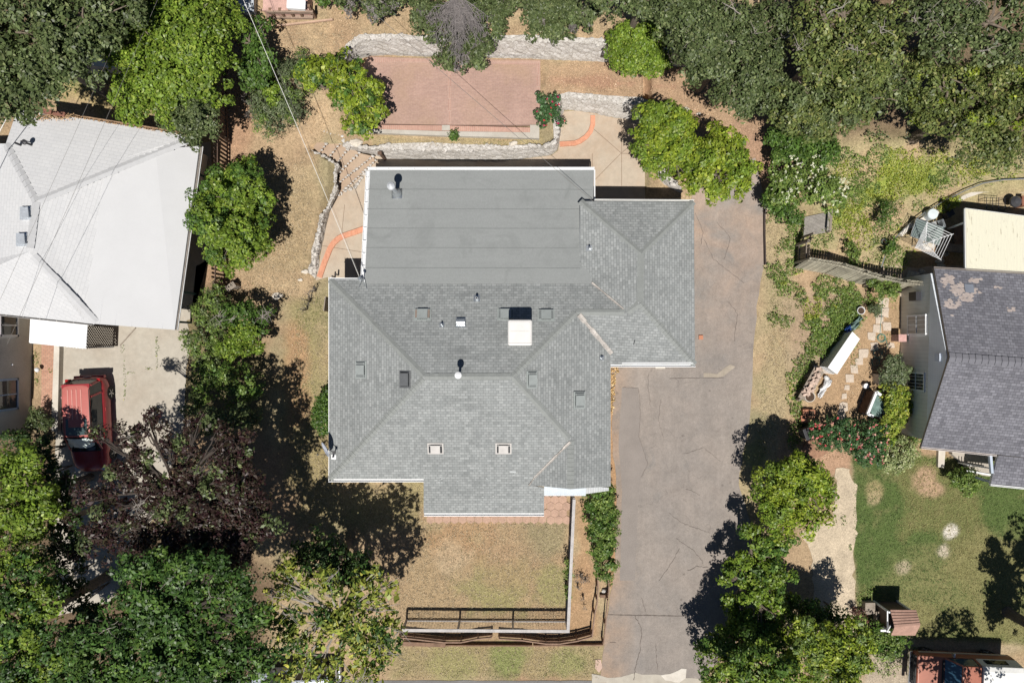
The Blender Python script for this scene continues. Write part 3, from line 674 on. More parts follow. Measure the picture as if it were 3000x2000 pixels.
def gutter(root, pts, wd=.13, mat=None, ticks=0.0, name='gutter', h=.1):
    mb = MB(); mat = mat or WHITE; pts = [Vector(P(*p)) for p in pts]
    for a, b in zip(pts, pts[1:]):
        d = (b-a).normalized(); s = Vector((-d.y, d.x, 0)).normalized()
        mb.beam(a-Vector((0,0,h)), b-Vector((0,0,h)), wd, .012)
        mb.beam(a+s*(wd/2-.008)-Vector((0,0,h/2-.01)), b+s*(wd/2-.008)-Vector((0,0,h/2-.01)), .028, h)
        mb.beam(a-s*(wd/2-.008)-Vector((0,0,h/2-.01)), b-s*(wd/2-.008)-Vector((0,0,h/2-.01)), .028, h)
        if ticks:
            k = int((b-a).length/ticks)
            for j in range(k): c = a+d*(ticks*(j+.6)); mb.beam(c-s*wd*.55+Vector((0,0,.012)), c+s*wd*.55+Vector((0,0,.012)), .035, .012)
    return mb.build(name, mat, root)
house = thing('house', 'single storey house with a wide grey shingle hip roof in the centre of the photo', 'house', P(1380,1100,0), world=True)
A=(966,819,2.9); R1=(1244,1103,4.5); R2=(1502,1102,4.5); Q=(1688,914,3.45); V1=(1838,914,3.45); V2=(1728,822,2.93)
D=(966,1403,2.9); Hh=(1672,1290,3.53); Vb=(1550,1420,2.80); K=(1875,888,3.62); T=(1878,742,3.62); G0=(1672,1432,3.53)
NW=(1700,589,2.85); NE=(2033,591,2.85); SE=(2036,1068,2.85); SWg=(1789,1068,2.87); E0=(1789,1045,2.9); E1=(1789,1424,2.9); W0=(1697,775,2.86)
PL = {'n':[A,R1,R2,Q,V1,V2], 'w':[A,D,R1], 's':[D,(1241,1403,2.9),(1241,1503,2.33),(1594,1503,2.33),(1594,1429,2.75),Vb,Hh,R2,R1],
      'g':[Hh,Vb,G0], 'e':[R2,Hh,G0,E1,E0,Q], 'gs':[Q,E0,SWg,SE,K,V1], 'ge':[K,SE,NE,T], 'gn':[NW,NE,T], 'gw':[NW,T,K,V1,V2,W0]}
roof = roof_mesh(house, list(PL.values()), SH)
low = [(1081,497,2.2),(1740,497,2.2),(1731,830,3.0),(1066,830,3.0)]
def rollroof():
    m, nt, n, l, b = newmat('grey_roll_roofing'); v = pos(n)
    o = mix(n, l, nz(n, l, v, .5, 5), (.232,.245,.243), (.265,.276,.273))
    o = mul(n, l, o, nz(n, l, v, 12, 5), .94, 1.06); o = mul(n, l, o, nz(n, l, v, 60, 2), .9, 1.1)
    o = mix(n, l, rampn(n, l, nz(n, l, v, .7, 7, .7, .8), .52, .72), o, (.205,.216,.213)); ms_ = n.new('ShaderNodeMapping'); ms_.inputs['Scale'].default_value = (.12, 1.1, 1); l.new(v, ms_.inputs[0]); o = mul(n, l, o, nz(n, l, ms_.outputs[0], 2.0, 5, .7), .95, 1.04)
    sp = rampn(n, l, nz(n, l, v, 38, 1), .74, .77); o = mix(n, l, mix(n, l, 1.0, sp, (.5,)*3, 'MULTIPLY'), o, (.45,.46,.45))
    l.new(o, b.inputs['Base Color']); b.inputs['Roughness'].default_value = .85; b.inputs['Specular IOR Level'].default_value = .3; return m
ROLL = rollroof(); roof_mesh(house, [low], ROLL, .18, 'low_slope_roof')
mb = MB()                                   # lapped seams of the roll roofing
for py in (555, 612, 669, 726, 785):
    t = (py-497)/333; z = 2.2+.8*t
    a = Vector(P(1081-15*t, py, z)); b = Vector(P(1735 if py < 590 else 1697 if py < 775 else 1700, py+1, z)); mb.beam(a+Vector((0,0,.008)), b+Vector((0,0,.008)), .035, .02)
mb.build('roof_seam', M('roof_seam', (.195,.207,.206), .9, .1, 2, .1, 30, 0), house)
ridge_caps(house, [(A,R1),(R1,R2),(D,R1),(R2,Q),(R2,Hh),(G0,Hh),(Q,V1),(V1,K),(NW,T),(NE,T),(T,K),(SE,K)], CAP, parent=roof)
FLASH = M('bare_flashing', (.42,.39,.36), .8, .2, 3, .25, 14, .2)
def flash(a, b, wd):
    a, b = Vector(P(*a)), Vector(P(*b)); mb = MB(); rs = random.Random(2); k = int((b-a).length/.22); d = (b-a).normalized(); s = Vector((-d.y,d.x,0)).normalized()
    for j in range(k):
        p, q = a.lerp(b, j/k), a.lerp(b, (j+1)/k); w1 = wd*rs.uniform(.55, 1.0)
        u = Vector((0,0,.03)); mb.add([p-s*w1/2+u+Vector((0,0,.02)), q-s*w1/2+u+Vector((0,0,.02)), q+u*.6, p+u*.6], [[3,2,1,0]]); mb.add([p+u*.6, q+u*.6, q+s*w1/2+u+Vector((0,0,.02)), p+s*w1/2+u+Vector((0,0,.02))], [[3,2,1,0]])
    mb.build('valley_flashing', FLASH, roof)
flash((1696,922,3.45), (1792,1036,2.93), .24); flash((1670,1294,3.53), (1566,1398,2.9), .12); flash((1566,1398,2.9), (1549,1422,2.84), .05); flash((1733,828,2.97), (1826,905,3.42), .1)
# gutters
gutter(house, [(967,812,2.86),(967,1408,2.86)]); gutter(house, [(966,817,2.88),(1064,817,2.88)], .09)
gutter(house, [(962,1406,2.86),(1241,1406,2.86)], .16); gutter(house, [(1242,1506,2.3),(1594,1506,2.3)], .16)
gutter(house, [(1789,1070,2.85),(2038,1070,2.83)], .14); gutter(house, [(1822,1063,2.91),(2031,1063,2.89)], .06, name='gutter_flashing', h=.04)
gutter(house, [(1077,494,2.2),(1742,494,2.2)], .13, ticks=.62); gutter(house, [(1078,500,2.2),(1062,826,3.0)], .19, ticks=.62)
gutter(house, [(1742,587,2.82),(2034,589,2.82)], .12, OFFW)
gutter(house, [(1742,497,2.2),(1742,588,2.4)], .05, h=.05, name='edge_trim')
# walls below
def wallbox(x0, y0, x1, y1, z): return W([(x0,y0),(x1,y0),(x1,y1),(x0,y1)], z)
mb = MB(); mb.prism(wallbox(990,842,1765,1380,2.6), -.1, 2.62); mb.prism(wallbox(1262,1384,1575,1478,2.1), -.1, 2.06)
mb.prism(wallbox(1103,520,1718,838,2.1), -.1, 1.98); mb.prism(wallbox(1722,612,2012,1046,2.6), -.1, 2.58)
mb.prism(wallbox(1578,1384,1765,1418,2.6), -.1, 2.6)
mb.build('wall', OFFW, house)
def wall_opening(root, x0, x1, y, z0, z1, face, name='window', mat=GLASS, axis='x', wx=None):
    # world coords; face=+1/-1 outward sign
    if axis == 'x': c = ((x0+x1)/2, y+face*.03, (z0+z1)/2); s = (x1-x0, .06, z1-z0); f = (x1-x0+.14, .04, z1-z0+.14)
    else: c = (y+face*.03, (x0+x1)/2, (z0+z1)/2); s = (.06, x1-x0, z1-z0); f = (.04, x1-x0+.14, z1-z0+.14)
    w_ = MB().box((c[0], c[1], c[2]), s).build(name, mat, root)
    MB().box((c[0]-(face*.01 if axis != 'x' else 0), c[1]-(face*.01 if axis == 'x' else 0), c[2]), f).build('frame', WHITE, w_)
yb = P(0,1380,2.6)[1]; yf = P(0,1478,2.1)[1]
for x0 in (-7, -5): wall_opening(house, x0, x0+1.3, yb, 1.0, 2.1, -1)
wall_opening(house, -3.2, -1.8, yf, .9, 1.8, -1); wall_opening(house, -.8, .1, yf, .05, 1.95, -1, 'door', WOODB)
wall_opening(house, 4.1, 7.6, P(0,1046,2.6)[1], .05, 2.2, -1, 'garage_door', M('garage_door', (.6,.6,.58), .5, .05, 1, .05, 20, .1))
for y0 in (-4.5, -1.8): wall_opening(house, y0, y0+1.4, P(1765,0,2.6)[0], .9, 2.0, 1, axis='y')
for x0 in (-5, -2, 1): wall_opening(house, x0, x0+1.5, P(0,520,2.1)[1], .8, 1.8, 1)
# white corrugated porch awning
def awning():
    mb = MB(); x0, y0, _ = P(1594,1424,2.3); x1, y1, _ = P(1716,1450,2.2); n = 40
    for i in range(n):
        a = x0+(x1-x0)*i/n; b = x0+(x1-x0)*(i+1)/n; za = .02*(i%2); zb = .02*((i+1)%2)
        mb.add([(a,y0+.25,2.42+za),(b,y0+.25,2.42+zb),(b,y1,2.2+zb),(a,y1,2.2+za)], [[3,2,1,0]])
        mb.add([(a,y0+.25,2.40+za),(b,y0+.25,2.40+zb),(b,y1,2.18+zb),(a,y1,2.18+za)], [[0,1,2,3]])
    mb.beam((x0,y1,2.2),(x1,y1,2.2),.04,.06)
    mb.build('porch_awning', M('white_awning', (.55,.60,.65), .4, .05, 2, .04, 20, 0, 0), house)
    mb = MB(); x2 = P(1785,0,2.2)[0]  # right end of the white awning, its stepped shade put into grey slats
    for i in range(14):
        a = x1+(x2-x1)*i/14; mb.box(((a+(x2-x1)/28), (y0+y1)/2-.02+.004*i, 2.0+.008*(i%3)), ((x2-x1)/14-.01, .36-.015*i, .03))
    mb.build('porch_awning', M('shaded_awning', (.45,.47,.49), .5, .1, 2, .05, 20, 0, 0), house)
awning()
# ---- things mounted on the roof slopes
def on_roof(px, py, plane, off=0.0):
    pts = [Vector(P(*q)) for q in (plane if isinstance(plane, list) else PL[plane])]
    nn = sum(((pts[i]-pts[0]).cross(pts[i+1]-pts[0]) for i in range(1, len(pts)-1)), Vector()); nn.normalize()
    if nn.z < 0: nn = -nn
    c = Vector((0,0,H)); d = Vector(P(px, py, 0))-c; t = (pts[0]-c).dot(nn)/d.dot(nn); p = c+d*t
    hd = Vector((nn.x, nn.y, 0)).normalized(); u = Vector((-hd.y, hd.x, 0)); v = nn.cross(u)   # u along the eave, v up the slope
    return p+nn*off, Matrix((u, v, nn)).transposed()
VENTE = M('vent_end_grey', (.17,.185,.185), .6, .1, 4, .06, 30, .05); VENTG = M('vent_grey', (.27,.295,.29), .6, .1, 4, .06, 30, .05); VENTP = M('vent_pale', (.47,.45,.43), .6, .12, 4, .06, 30, .05)
VENTD = M('vent_louvre', (.03,.032,.035), .7, .1, 4, 0, 30, 0); VBR = M('vent_rust', (.24,.19,.16), .8, .1, 4, 0, 30, 0)
def roof_vent(px, py, plane, w_=.64, d_=.46, top=VENTG, slot=VENTD, sl=.09):
    p, m = on_roof(px, py, plane); mb = MB()
    def bx(c, s): mb.box(p+m@Vector(c), s, mat=m)
    mb.m(0); bx((0,0,.012), (w_+.12, d_+.14, .024)); bx((0,0,.07), (w_-2*sl, d_, .14)); bx((0,d_/2-.015,.055), (w_,.03,.11)); bx((0,-d_/2+.015,.055), (w_,.03,.11))
    mb.m(1)
    for s in (-1,1): bx((s*(w_/2-sl/2), 0, .05), (sl-.01, d_-.06, .09))
    o = mb.build('roof_vent', [top, slot], house)
for a in ((1238,921,'n',.68,.46,VENTG,VBR,.1),(1482,921,'n',.66,.46,VENTG,VENTE,.08),(1600,923,'n',.66,.46,VENTG,VENTE,.1),(1058,1083,'w',.7,.44,VENTG,VENTE,.13),(1187,1111,'w',.66,.42,M('vent_smoked',(.12,.125,.13),.3,.1,4,.05,30,0),VENTD,.04),(1558,1112,'e',.68,.38,VENTG,VENTE,.11),(1697,1172,'e',.68,.44,VENTG,VENTE,.11),(1276,1313,'s',.62,.42,VENTP,VENTD,.09),(1475,1313,'s',.62,.42,VENTP,VENTD,.09)): roof_vent(*a)
def pipe(px, py, plane, h=.35, r=.045, mat=GALV, capm=None, name='vent_pipe', fl=.3):
    p, m = on_roof(px, py, plane); mb = MB(); mb.box(p+m@Vector((0,0,.01)), (fl, fl*1.1, .016), mat=m); mb.lathe(p, [(r*1.9,-.02),(r*1.2,.1),(r,.12),(r,h)], 12)
    o = mb.build(name, mat, house, smooth=False)
    if capm: MB().cyl(p+Vector((0,0,h)), r*.75, .006, 12).build('opening', capm, o)
pipe(1397,874,'n',.4,.06,GALV,DARK); pipe(1295,951,'n',.3,.035,GALV,None,fl=.22); pipe(1726,727,'gw',.35,.04,GALV,DARK,fl=.26); pipe(1763,1048,'e',.25,.035,GALV,DARK,fl=.2)
# silver hood vent
p, m = on_roof(1350,944,'n'); mb = MB(); mb.box(p+m@Vector((0,0,.01)), (.46,.5,.016), mat=m)
prof = [(math.cos(t)*.17, math.sin(t)*.2) for t in np.linspace(0, math.pi, 9)]
vs = [p+m@Vector((s*.19, y, z+.02)) for s in (-1,1) for y, z in prof]; mb.add(vs, [[i, i+1, 10+i, 9+i] for i in range(8)]+[list(range(9)), list(range(9,18))[::-1]])
mb.build('hood_vent', GALV, house)
# plumbing vent with white cap near the ridge
p, m = on_roof(1347,1096,'n'); mb = MB(); mb.lathe(p, [(.12,0),(.06,.12),(.06,.9)], 14); o = mb.build('vent_pipe', GALV, house)
MB().lathe(p+Vector((0,0,.9)), [(.06,-.06),(.15,-.02),(.15,.06),(.05,.12)], 18).build('cap', WHITE, o)
# stove flue on the low roof
p, m = on_roof(1163,567,low); mb = MB(); mb.box(p+m@Vector((0,0,.01)), (.5,.5,.018), mat=m); mb.lathe(p, [(.24,0),(.22,.08),(.12,.22),(.1,.24),(.1,1.55)], 22); fl = mb.build('stove_flue', GALV, house, smooth=True)
MB().lathe(p+Vector((0,0,1.55)), [(.11,-.08),(.19,-.04),(.19,.08),(.15,.12),(.17,.16),(.05,.24)], 24).build('flue_cap', M('flue_cap', (.66,.68,.70), .4, .05, 3, .03, 20, 0, .4), fl)
# service mast and its brackets
p = Vector(P(1066,820,2.95)); mb = MB(); mb.tube([p, p+Vector((0,0,.9))], .035, 10); mb.lathe(p+Vector((0,0,.88)), [(.05,0),(.09,.03),(.07,.1),(.02,.14)], 12); mb.tube([p+Vector((0,0,.5)), p+Vector((.18,-.45,.1))], .012, 6); mb.tube([p+Vector((0,0,.5)), p+Vector((-.22,-.4,.1))], .012, 6)
mb.box(p+Vector((-.12,.02,.1)), (.12,.16,.3)); mb.build('service_mast', GALV, house); MASTTOP = p+Vector((0,0,.85))
p, m = on_roof(1856,1010,'gs'); mb = MB(); mb.tube([p, p+m@Vector((.03,.18,.04)), p+m@Vector((.05,.24,.02))], .01, 5); mb.build('roof_scuff', DARK, house)
SPOT = M('shingle_scuff', (.40,.42,.42), .9, .1, 3, .1, 30, 0); rs = random.Random(12); mb = MB()
for px, py, sx, sy, k in ((1400,1400,130,12,16),(1470,1440,90,30,14),(1340,1400,50,10,4)):
    for i in range(k):
        q, m = on_roof(px+rs.uniform(-sx,sx), py+rs.uniform(-sy,sy), 's', .012); a = rs.uniform(.03,.09); mb.box(q, (a, a*.5, .01), mat=m)
for px, py, r in ((1502,1381,9),):
    q, m = on_roof(px, py, 's', .012); mb.box(q, (.3,.1,.01), mat=m)
mb.build('shingle_scuffs', SPOT, roof)
# evaporative cooler
def cooler():
    root = thing('rooftop_cooler', 'large white boxy cooler standing on the grey shingle slope', 'cooler', P(1523,972,3.9), world=True)
    x0, y0, _ = P(1488,936,4.85); x1, y1, _ = P(1559,1012,4.85); c = ((x0+x1)/2, (y0+y1)/2)
    def rr(hx, hy, r, z, n=6): return [(c[0]+sx*(hx-r)+r*math.cos(R(a0+90*k/n)), c[1]+sy*(hy-r)+r*math.sin(R(a0+90*k/n)), z) for sx, sy, a0 in ((1,1,0),(-1,1,90),(-1,-1,180),(1,-1,270)) for k in range(n+1)]
    hx, hy = (x1-x0)/2, (y0-y1)/2; rings = [rr(hx-.05,hy-.05,.08,3.72), rr(hx-.03,hy-.03,.08,4.7), rr(hx,hy,.1,4.71), rr(hx,hy,.1,4.8), rr(hx-.03,hy-.03,.1,4.84), rr(hx-.1,hy-.1,.1,4.86)]
    n = len(rings[0]); vs = sum(rings, []); mb = MB(); mb.add(vs, [[k*n+i, k*n+(i+1)%n, (k+1)*n+(i+1)%n, (k+1)*n+i] for k in range(5) for i in range(n)]+[list(range(5*n, 6*n))])
    mb.build('housing', M('cooler_white', (.66,.645,.625), .5, .07, 1.6, .04, 30, 0), root, smooth=False)
    mb = MB()
    for s in (-1, 1):
        for k in range(9): mb.box((c[0]+s*(hx-.035), c[1], 3.95+k*.08), (.03, hy*1.5, .03))
        for k in range(9): mb.box((c[0], c[1]+s*(hy-.035), 3.95+k*.08), (hx*1.5, .03, .03))
    mb.build('louvre_panel', OFFW, root)
    mb = MB(); mb.beam((c[0]-hx+.03, c[1]-hy+.10, 4.866), (c[0]+hx-.03, c[1]-hy+.10, 4.866), .02, .014); mb.beam((c[0]-hx+.12, c[1]+.05, 4.868), (c[0]+hx-.12, c[1]+.05, 4.868), .012, .01); mb.build('lid_seam', M('dusty_seam', (.56,.53,.48), .7, .2, 6, 0, 20, 0), root)
cooler()
def dish():
    p, m = on_roof(978,1338,'w'); root = thing('satellite_dish', 'grey oval satellite dish mounted at the left roof edge', 'satellite dish', tuple(p), world=True)
    mb = MB(); mb.box(p+m@Vector((0,0,.015)), (.22,.26,.02), mat=m); mb.build('foot_plate', WHITE, root)
    top = p+Vector((.12,.28,.42)); mb = MB(); mb.tube([p, p+Vector((.02,.05,.3)), top], .025, 8); mb.box(top, (.12,.1,.14)); mb.build('mast', DARK, root)
    ax_ = Vector((-.62,-.30,.35)).normalized(); c = top+Vector((-.42,.14,.14)); c = Vector(P(953,1316,3.55)); u = Vector((.45,.9,0)).normalized(); u = (u-ax_*u.dot(ax_)).normalized(); v = ax_.cross(u)
    mb = MB(); rings = []; N = 28
    for rr_, dz in ((.001,-.07),(.12,-.06),(.24,-.03),(.33,.0),(.36,.02),(.36,.0),(.33,-.025),(.2,-.06),(.001,-.1)):
        rings.append([c+u*(rr_*1.05*math.cos(6.2832*j/N))+v*(rr_*.98*math.sin(6.2832*j/N))+ax_*dz for j in range(N)])
    mb.add(sum(rings, []), [[k*N+i, k*N+(i+1)%N, (k+1)*N+(i+1)%N, (k+1)*N+i] for k in range(8) for i in range(N)]); mb.build('reflector', M('dish_grey', (.42,.45,.52), .45, .1, 3, .05, 20, 0), root, smooth=True)
    mb = MB(); mb.tube([top, c-ax_*.08], .02, 6); e = c+ax_*.42+v*-.1; mb.tube([c-u*.3, e], .012, 6); mb.box(e, (.08,.06,.1)); mb.build('feed_arm', DARK, root)
    mb = MB(); mb.tube([c-ax_*.1, P(945,1350,2.6), P(955,1372,1.6), P(966,1385,1.2)], .008, 5); mb.build('cable', DARK, root)
dish()
# ------------------------------------------------------------ left neighbour (white roof)
nb = thing('house', 'white roofed neighbouring house on the left beside the concrete driveway', 'house', P(250,650,0), world=True)
a0=(52,316,2.75); a1=(575,400,2.75); rt=(105,591,3.7); rb=(86,737,3.7); b1=(282,942,2.8); b0=(-260,892,2.75); l0=(305,495,3.2); l1=(252,941,2.8)
c0=(465,430,2.75); c1=(584,428,2.45); c2=(512,966,2.4); c3=(268,948,2.75)
tl=(-120,430,3.4); sw=(17,421,2.9); ml=(-300,470,3.5); vv=(-140,830,3.3)
roof2 = roof_mesh(nb, [[a0,a1,rt,(17,421,3.2)], [rt,rb,(251,945,2.82),(310,480,3.19)], [rt,(310,480,3.19),(470,428,2.95),a1], [rb,(251,945,2.82),(268,948,2.75),b0,(-200,800,2.4)], [(17,421,3.2),rt,rb,(-200,800,2.4),(-300,420,2.0)]], SHW, .18, 'roof')
LOWW = M('white_coated_roof', (.515,.52,.53), .7, .03, .7, .02, 20, .02)
roof_mesh(nb, [[(306,497,3.21),(455,437,3.0),c1,c2,(246,946,2.86)]], LOWW, .12, 'low_slope_roof')
mb = MB()
for t in (.17,.34,.52,.7,.86):
    a = Vector(P(306+(584-306)*t, 497-(497-428)*min(1,t*1.2), 3.21-.76*t)); b = Vector(P(246+(512-246)*t, 946+20*t, 2.86-.46*t)); mb.beam(a+Vector((0,0,.006)), b+Vector((0,0,.006)), .03, .014)
mb.build('roof_seam', M('white_seam', (.52,.525,.54), .7, .03, 1, 0, 20, 0), nb)
CAPW = M('white_ridge_cap', (.46,.465,.475), .8, .04, 3, .04, 20, .05)
ridge_caps(nb, [(a1,rt),(rt,rb),((282,944,2.82),rb),((17,421,3.2),rt)], CAPW, .36, .3, roof2, .015, .05)
gutter(nb, [(588,430,2.42),(514,966,2.38)], .16, M('dirty_gutter', (.20,.18,.16), .9, .2, 3, .2, 12, .2)); gutter(nb, [(594,430,2.40),(520,966,2.36)], .035, WHITE, name='gutter_edge', h=.05)
gutter(nb, [(50,313,2.7),(572,397,2.7)], .12, M('leafy_gutter', (.36,.24,.15), .9, .3, 3, .3, 14, .2)); gutter(nb, [(-60,914,2.72),(270,949,2.72)], .13, M('dark_gutter', (.28,.27,.26), .8, .2, 3, .2, 12, .2), .8)
mb = MB(); mb.prism(W([(80,345),(440,405),(452,440),(400,900),(240,918),(-200,880),(-220,440),(60,430)], 2.5), -.1, 2.5); mb.prism(W([(440,405),(545,420),(530,520),(430,520)], 2.4), -.1, 2.3); mb.build('wall', OFFW, nb)
mb = MB()
for px, py in ((575,860),(540,940),(600,600),(605,470)): p = P(px,py,0); mb.box((p[0]-.45, p[1], 1.1), (.1,.1,2.2))
TEAL = M('teal_paint', (.05,.13,.14), .6, .1, 3, .1, 20, .1)
for px, py in ((573,861),(560,945)):
    p = P(px,py,0); MB().box((p[0], p[1], 1.1), (.1,.1,2.25)).build('post', TEAL, nb)
for px, py in ((600,520),(590,690)):
    p = P(px,py,0); MB().box((p[0], p[1], 1.1), (.1,.1,2.25)).build('post', TEAL, nb)
# front wing wall with two windows (its roof lies outside the photo)
wx = P(98,0,0)[0]; wxb = P(88,0,0)[0]
GW = M('grey_stucco', (.50,.49,.46), .9, .12, .8, .1, 16, .25)
mb = MB(); mb.prism([(wx, P(0,925,0)[1]), (wxb, P(0,1262,0)[1]), (wx-8, P(0,1262,0)[1]), (wx-8, P(0,925,0)[1])], -.1, 2.9); mb.build('wall', GW, nb)
mb = MB(); x = wx+.3; mb.prism([(wx-.02, P(0,925,2.9)[1]+.3), (wx-.14, P(0,1262,0)[1]-.4), (wx-9, P(0,1262,0)[1]-.4), (wx-9, P(0,925,0)[1]+.3)], 2.9, 3.05); mb.build('roof', SHW, nb, uv=True)
def side_window(ya, yb_, z0, z1, fm, xx):
    y0 = P(0,ya,(z0+z1)/2)[1]; y1 = P(0,yb_,(z0+z1)/2)[1]; c = (y0+y1)/2; s = abs(y0-y1)
    w_ = MB().box((xx+.0, c, (z0+z1)/2), (.10, s-.02, z1-z0)).build('window', GLASS, nb)
    mb = MB()
    for q in (-1,1): mb.box((xx+.02, c+q*s/2, (z0+z1)/2), (.14,.1,z1-z0+.14)); mb.box((xx+.02, c, (z0+z1)/2+q*(z1-z0)/2), (.14,s+.1,.1))
    mb.box((xx+.03, c, (z0+z1)/2), (.12,.06,z1-z0)); mb.build('frame', fm, w_)
side_window(922, 983, 1.15, 2.3, WHITE, wx-.03); side_window(1112, 1200, 1.05, 2.5, M('blue_trim', (.30,.42,.58), .5, .05, 3, .05, 20, 0), wx-.11)
mb = MB(); p = P(101,1083,.4); mb.blob((p[0]+.1, p[1], .35), .12, 1, 1, .9, 3, .1); mb.blob((p[0]-.4, p[1]+.3, 1.4), .05, 1, 1, 1, 3, .1); mb.build('wall_lamp', WHITE, nb)
# roof vents of the white house
WV = M('galvanised_vent', (.62,.66,.70), .3, .1, 5, .1, 20, 0, .5)
for i, (px, py) in enumerate(((76,625),(65,702))):
    p = P(px,py,3.65); mb = MB(); mb.box((p[0],p[1],3.6), (.5,.6,.2)); mb.box((p[0],p[1],3.76), (.34,.46,.14), taper=.8); mb.box((p[0]+.1,p[1],3.85),(.3,.5,.03), rot=.1); mb.build('roof_vent', WV, nb)
p = P(60,425,3.2); mb = MB(); mb.lathe(p, [(.12,-.3),(.05,0),(.05,.35)], 10); mb.build('vent_pipe', DARK, nb)
p = Vector(P(75,418,3.55)); mb = MB(); mb.lathe(p, [(.05,-.4),(.05,0),(.12,.05),(.12,.12),(.02,.16)], 14); mb.tube([p+Vector((0,0,-.1)), p+Vector((-.35,.15,-.3)), Vector(P(50,413,2.95))], .02, 6); mb.build('vent_pipe', DARK, nb)
mb = MB(); q = Vector(P(48,414,2.92)); mb.lathe(q, [(.2,0),(.16,.06),(.03,.1)], 16); mb.build('vent_cap', WHITE, nb)
mb = MB()
for px, py in ((137,330),(175,336)): p = P(px,py,3.0); mb.box((p[0],p[1],2.98),(.62,.2,.2), rot=-.13)
for i, (px, py) in enumerate(((137,328),(176,335))):
    p = P(px,py,2.95); single('timber_block', MB().box((p[0],p[1],2.97),(.56,.2,.16), rot=-.12), M('red_brown_timber', (.22,.10,.07), .9, .2, 3, .2, 18, .3), ('brown timber block on the back edge of the white roof, the left of two','brown timber block on the back edge of the white roof, the right of two')[i], 'timber', p, 'timber blocks on the white roof')
mb = MB(); rs = random.Random(8)
for i in range(260):
    px, py = rs.gauss(155, 30), rs.gauss(342, 5); p = Vector(P(px,py,2.98)); mb.box(p, (rs.uniform(.03,.09), .03, .01), rot=rs.uniform(0,3))
for i in range(120):
    px = rs.uniform(60,560); p = Vector(P(px,316+(px-50)*.164,2.82)); mb.box(p, (rs.uniform(.03,.09), .03, .02), rot=rs.uniform(0,3))
o = mb.build('dry_leaves', M('dry_leaf', (.55,.36,.20), .9, .3, 6, .1, 20, 0)); setp(o, 'drift of dry tan leaves along the back edge of the white roof', 'leaves', kind='stuff')
# lattice awning and side screen
def lattice(name, label, corners, z, mat, pitch=.11, wd=.045):
    # corners: 3D quad a,b,c,d ; strips along both diagonals clipped to the parallelogram
    a, b, c, d = [Vector(q) for q in corners]; mb = MB(); U = (b-a).length; V = (d-a).length
    nn = (b-a).cross(d-a).normalized()
    def pt_(s, t): return a+(b-a)*(s/U)+(d-a)*(t/V)
    for sg in (1,-1):
        k = -V if sg == 1 else 0
        while k < (U if sg == 1 else U+V):
            # line s - sg*t = k
            pts = []
            if sg == 1: t0 = max(0, -k); t1 = min(V, U-k)
            else: t0 = max(0, k-U); t1 = min(V, k)
            if t1-t0 > .03: mb.beam(pt_(k+sg*t0, t0)+nn*.006*sg, pt_(k+sg*t1, t1)+nn*.006*sg, wd if abs(nn.z) > .5 else .01, .01 if abs(nn.z) > .5 else wd)
            k += pitch
    for p, q in ((a,b),(b,c),(c,d),(d,a)): mb.beam(p, q, .06, .05)
    root = thing(name, label, 'lattice', tuple(a), world=True); mb.build('lattice_panel', mat, root); return root
lt = lattice('lattice_awning', 'white diamond lattice awning under the edge of the white roof', [P(92,928,2.4), P(256,946,2.4), P(249,1019,2.35), P(88,1003,2.35)], 0, WHITE, .15, .085)
for px, py in ((249,1017),(92,1001)): p = P(px,py,2.35); MB().box((p[0],p[1],1.15),(.08,.08,2.3)).build('post', WHITE, lt)
lattice('lattice_screen', 'dark diamond lattice screen standing on the concrete right of the white lattice awning', [P(347,944,.02), P(256,948,2.3), P(253,1010,2.3), P(344,1012,.02)], 0, M('dark_lattice', (.055,.04,.032), .9, .2, 3, .1, 20, 0), .16, .055)
mb = MB(); mb.beam(P(352,1012,.03), P(398,960,.03), .05, .06); single('timber_plank', mb, WOODG, 'thin grey plank lying slantwise on the concrete beside the dark lattice screen', 'plank', P(375,985,0))
mb = MB(); mb.prism(W([(158,1012),(174,1012),(168,1265),(150,1262)], .35), 0, .35); single('low_wall', mb, CONC3, 'low concrete kerb wall between the brick path and the red car', 'wall', P(163,1140,0))

# ------------------------------------------------------------ right neighbour (charcoal shingles)
rh = thing('house', 'pale grey sided neighbouring house on the right with a charcoal shingle gable roof', 'house', P(2900,1050,0), world=True)
pk=(2782,1046,3.95)
ro = roof_mesh(rh, [[(2737,787,2.6),pk,(3500,1100,3.95),(3500,835,2.6)], [pk,(2699,1308,2.5),(2925,1331,2.5),(3500,1395,2.5),(3500,1100,3.95)]], SHD, .14, 'roof', M('brown_trim', (.30,.25,.20), .8, .1, 3, .1, 20, .1))
roof_mesh(rh, [[(2925,1333,2.46),(2902,1417,2.3),(3500,1475,2.3),(3500,1392,2.46)]], SHD, .14, 'porch_roof')
ridge_caps(rh, [((3400,1092,3.96),pk)], M('charcoal_cap', (.16,.16,.18), .9, .1, 3, .12, 50, .2), .42, .3, ro, .015, .04)
gx_ = P(2640,0,0)[0]; y0 = P(0,800,2.6)[1]; y1 = P(0,1290,2.5)[1]
def ribbed(name, col, horizontal, pitch):
    m, nt, n, l, b = newmat(name); sx = n.new('ShaderNodeSeparateXYZ'); l.new(pos(n), sx.inputs[0])
    mm = n.new('ShaderNodeMath'); mm.operation = 'MULTIPLY'; l.new(sx.outputs[2 if horizontal else 1], mm.inputs[0]); mm.inputs[1].default_value = 1/pitch
    fr = n.new('ShaderNodeMath'); fr.operation = 'FRACT'; l.new(mm.outputs[0], fr.inputs[0])
    g = rampn(n, l, fr.outputs[0], .02, .08); o = mix(n, l, g, tuple(c*.7 for c in col), col); o = mul(n, l, o, nz(n, l, pos(n), 1.2, 5), .92, 1.06)
    l.new(o, b.inputs['Base Color']); b.inputs['Roughness'].default_value = .7; bump(n, l, b, g, .4, .01); return m
